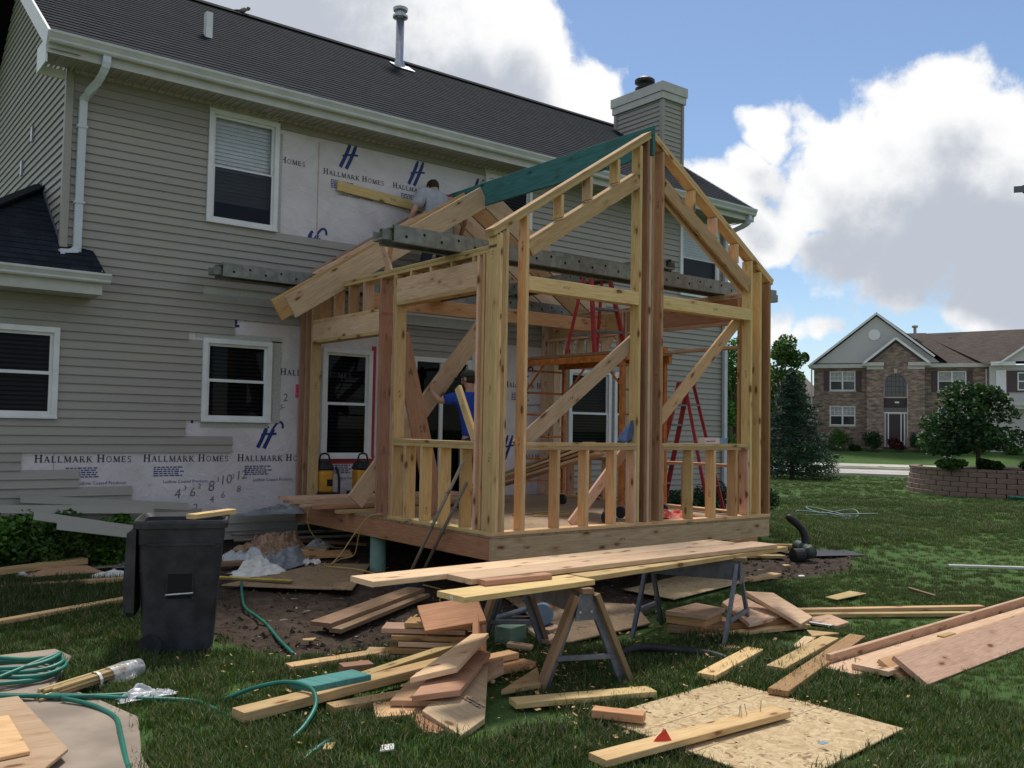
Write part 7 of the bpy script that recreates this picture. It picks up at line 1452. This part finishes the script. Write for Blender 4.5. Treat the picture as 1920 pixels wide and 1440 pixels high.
farp = np.stack([CAMLOC.x+ED.x*fd_+ER.x*fr_, CAMLOC.y+ED.y*fd_+ER.y*fr_], 1); farp = farp[np.hypot(farp[:, 0]-PC.x, farp[:, 1]-PC.y) > RP+.2]
pts = np.concatenate([farp, field(-5, 6, -6.5, 3.4, 230), field(6, 14, -7, 6, 60), field(-5.5, -3, 1.5, 3.9, 90), field(14, 20, -2, 9, 22)])
cd = pts-np.array([CAMLOC.x, CAMLOC.y]); f2 = np.array([math.sin(YAW), math.cos(YAW)]); r2 = np.array([math.cos(YAW), -math.sin(YAW)]); dp = cd@f2; la = cd@r2
keep = (dp > 3.2) & (np.abs(la) < dp*.72+1.2)
pts = pts[keep]; dp = dp[keep]
keep = np.ones(len(pts), bool)
bpy.context.view_layer.update()
for o in bpy.data.objects:                           # footprints of whatever lies on the ground
    if o.type != 'MESH' or o.name.startswith(('ground', 'grass', 'road', 'kerb', 'sidewalk')): continue
    rt = o
    while rt.parent: rt = rt.parent
    if rt.name.split('.')[0] in ('main_house', 'brick_house', 'neighbour_house', 'shrub', 'leafy_tree', 'spruce_tree', 'timber_frame', 'garden_hose', 'extension_cord', 'black_hose'): continue
    bbw = [o.matrix_world @ Vector(c_) for c_ in o.bound_box]; zmin = min(v.z for v in bbw); cx_, cy_ = sum(v.x for v in bbw)/8, sum(v.y for v in bbw)/8
    if zmin > G(cx_, cy_)+.055: continue
    if o.name.startswith('leg') or o.name.startswith('wooden_leg'): continue
    if o.name.startswith('path'):
        pm = np.array([(v.co.x, v.co.y) for v in o.data.vertices][:len(o.data.vertices)//2]); poly = [tuple(p) for p in pm]
        near = np.where((pts[:, 0] < -3.3))[0]
        for i in near:
            if inside(poly, pts[i, 0], pts[i, 1]): keep[i] = False
        continue
    bb = np.array([tuple(v) for v in o.bound_box]); lo, hi = bb.min(0), bb.max(0); Mi = np.array(o.matrix_world.inverted())
    P4 = np.concatenate([pts, np.full((len(pts), 1), (zmin+max(v.z for v in bbw))/2), np.ones((len(pts), 1))], 1)@Mi.T
    mrg = -.012
    ins = (P4[:, 0] > lo[0]-mrg) & (P4[:, 0] < hi[0]+mrg) & (P4[:, 1] > lo[1]-mrg) & (P4[:, 1] < hi[1]+mrg) & (P4[:, 2] > lo[2]-.15) & (P4[:, 2] < hi[2]+.15)
    keep &= ~ins
sm_ = np.array([soil(x, y) for x, y in pts]); keep &= (sm_ < rgn.uniform(.12, .6, len(pts)))
keep &= ~((pts[:, 0] > -.05) & (pts[:, 0] < 4.45) & (pts[:, 1] > -.0) & (pts[:, 1] < 4.5))
pts = pts[keep]; dp = dp[keep]
vz = []
for x, y in pts: vz.append(G(x, y)+.022*noise.noise((x*.9, y*.9, 0))+.008*noise.noise((x*3.1, y*3.1, 5)))
gm = bpy.data.meshes.new('grass'); gm.from_pydata([(float(x), float(y), float(z_)) for (x, y), z_ in zip(pts, vz)], [], [])
sc_ = np.array([(.62+.5*(noise.noise((x*.55, y*.55, 3))+.5)+.25*max(0, noise.noise((x*1.7, y*1.7, 8)))) for x, y in pts])*rgn.uniform(.75, 1.2, len(pts))*np.where(dp > 12, 1.25, 1.0)*np.clip(1.25-(dp-14)/40, .55, 1.0)
sc_ *= np.where((pts[:, 0] > 1.2) & (pts[:, 1] < 1.0), .6, 1.0)
a_ = gm.attributes.new('tuft_scale', 'FLOAT', 'POINT'); a_.data.foreach_set('value', sc_.astype(np.float32))
gob = bpy.data.objects.new('grass', gm); COL.objects.link(gob); tag(gob, 'dark green lawn grass, long and ragged in front', 'grass', kind='stuff')
ng = bpy.data.node_groups.new('grass_scatter', 'GeometryNodeTree'); ng.interface.new_socket('Geometry', in_out='INPUT', socket_type='NodeSocketGeometry'); ng.interface.new_socket('Geometry', in_out='OUTPUT', socket_type='NodeSocketGeometry')
N_ = ng.nodes; gi_ = N_.new('NodeGroupInput'); go2 = N_.new('NodeGroupOutput'); mp_ = N_.new('GeometryNodeMeshToPoints'); ip = N_.new('GeometryNodeInstanceOnPoints'); ci = N_.new('GeometryNodeCollectionInfo'); ci.inputs[0].default_value = tc_; ci.inputs['Separate Children'].default_value = True; ci.inputs['Reset Children'].default_value = True
rv_ = N_.new('FunctionNodeRandomValue'); rv_.data_type = 'FLOAT_VECTOR'; rv_.inputs[0].default_value = (-.15, -.15, 0); rv_.inputs[1].default_value = (.15, .15, 6.28)
na = N_.new('GeometryNodeInputNamedAttribute'); na.data_type = 'FLOAT'; na.inputs[0].default_value = 'tuft_scale'
ip.inputs['Pick Instance'].default_value = True
ng.links.new(gi_.outputs[0], mp_.inputs[0]); ng.links.new(mp_.outputs[0], ip.inputs['Points']); ng.links.new(ci.outputs[0], ip.inputs['Instance']); ng.links.new(rv_.outputs[0], ip.inputs['Rotation']); ng.links.new(na.outputs[0], ip.inputs['Scale']); ng.links.new(ip.outputs[0], go2.inputs[0])
gob.modifiers.new('scatter', 'NODES').node_group = ng
gob.data.materials.append(MATS['grass_blade'])
# crumbs of soil and chips of bark on the dug ground
rgc = random.Random(77); vs, fs, mi = [], [], []
tmpl = [(1, 0, -.3), (-.5, .87, -.3), (-.5, -.87, -.3), (.3, .2, .8), (-.4, .1, .5)]; tf = [(0, 1, 3), (1, 4, 3), (1, 2, 4), (2, 0, 3), (2, 3, 4), (0, 2, 1)]
cnt = 0
while cnt < 5200:
    x, y = rgc.uniform(-3.4, 7.5), rgc.uniform(-1., 4.4)
    if soil(x, y) < .35+.3*rgc.random() or (.0 < x < 4.4 and y > 1.2): continue
    cnt += 1; s_ = .006+.03*rgc.random()**3.2; a = rgc.random()*6.28; flat = rgc.random() < .25; z_ = G(x, y)+.022*noise.noise((x*.9, y*.9, 0))+.008*noise.noise((x*3.1, y*3.1, 5))+soil(x, y)*(.05*noise.noise((x*2.3, y*2.3, 2))+.03*noise.noise((x*6.5, y*6.5, 9))-.015); b_ = len(vs)
    ex, ez = (2.4, .35) if flat else (1., .9)
    for px, py, pz in tmpl:
        px, py = px*ex*rgc.uniform(.7, 1.3), py*rgc.uniform(.7, 1.3); vs.append((x+s_*(px*math.cos(a)-py*math.sin(a)), y+s_*(px*math.sin(a)+py*math.cos(a)), z_+s_*pz*ez+s_*.2))
    fs += [tuple(b_+i for i in f_) for f_ in tf]; mi += [(1 if flat and rgc.random() < .35 else 0)]*len(tf)
cl_ = mk('soil_clods', vs, fs, 'soil'); cl_.data.materials.append(MATS['grey_old_wood']); cl_.data.polygons.foreach_set('material_index', mi); tag(cl_, 'crumbled dark soil and bark chips on the dug ground', 'soil', kind='stuff')

vs, fs = [], []
for cx_, cy_, sp, n_ in ((-1.0, -1.9, .55, 420), (.9, -1.9, .6, 300), (-1.7, -1.5, .8, 420), (-.6, -3.3, .7, 300), (.5, .0, 1.2, 260), (-.2, 2.2, .6, 160)):
    for _ in range(n_):
        x, y = rgc.gauss(cx_, sp), rgc.gauss(cy_, sp*.8); s_ = .004+.016*rgc.random()**2; a = rgc.random()*6.28; z_ = G(x, y)+.012+.05*rgc.random()*(soil(x, y) < .4); b_ = len(vs); w_ = s_*rgc.uniform(.25, .9)
        ca, sa = math.cos(a), math.sin(a); ti = rgc.uniform(-.5, .5)
        vs += [(x+px*ca-py*sa, y+px*sa+py*ca, z_+px*ti) for px, py in ((-s_, -w_), (s_, -w_), (s_, w_), (-s_, w_))]; fs.append((b_, b_+1, b_+2, b_+3))
tag(mk('sawdust_chips', vs, fs, 'pale_spruce'), 'pale sawdust and wood chips scattered round the sawhorses', 'sawdust', kind='stuff')
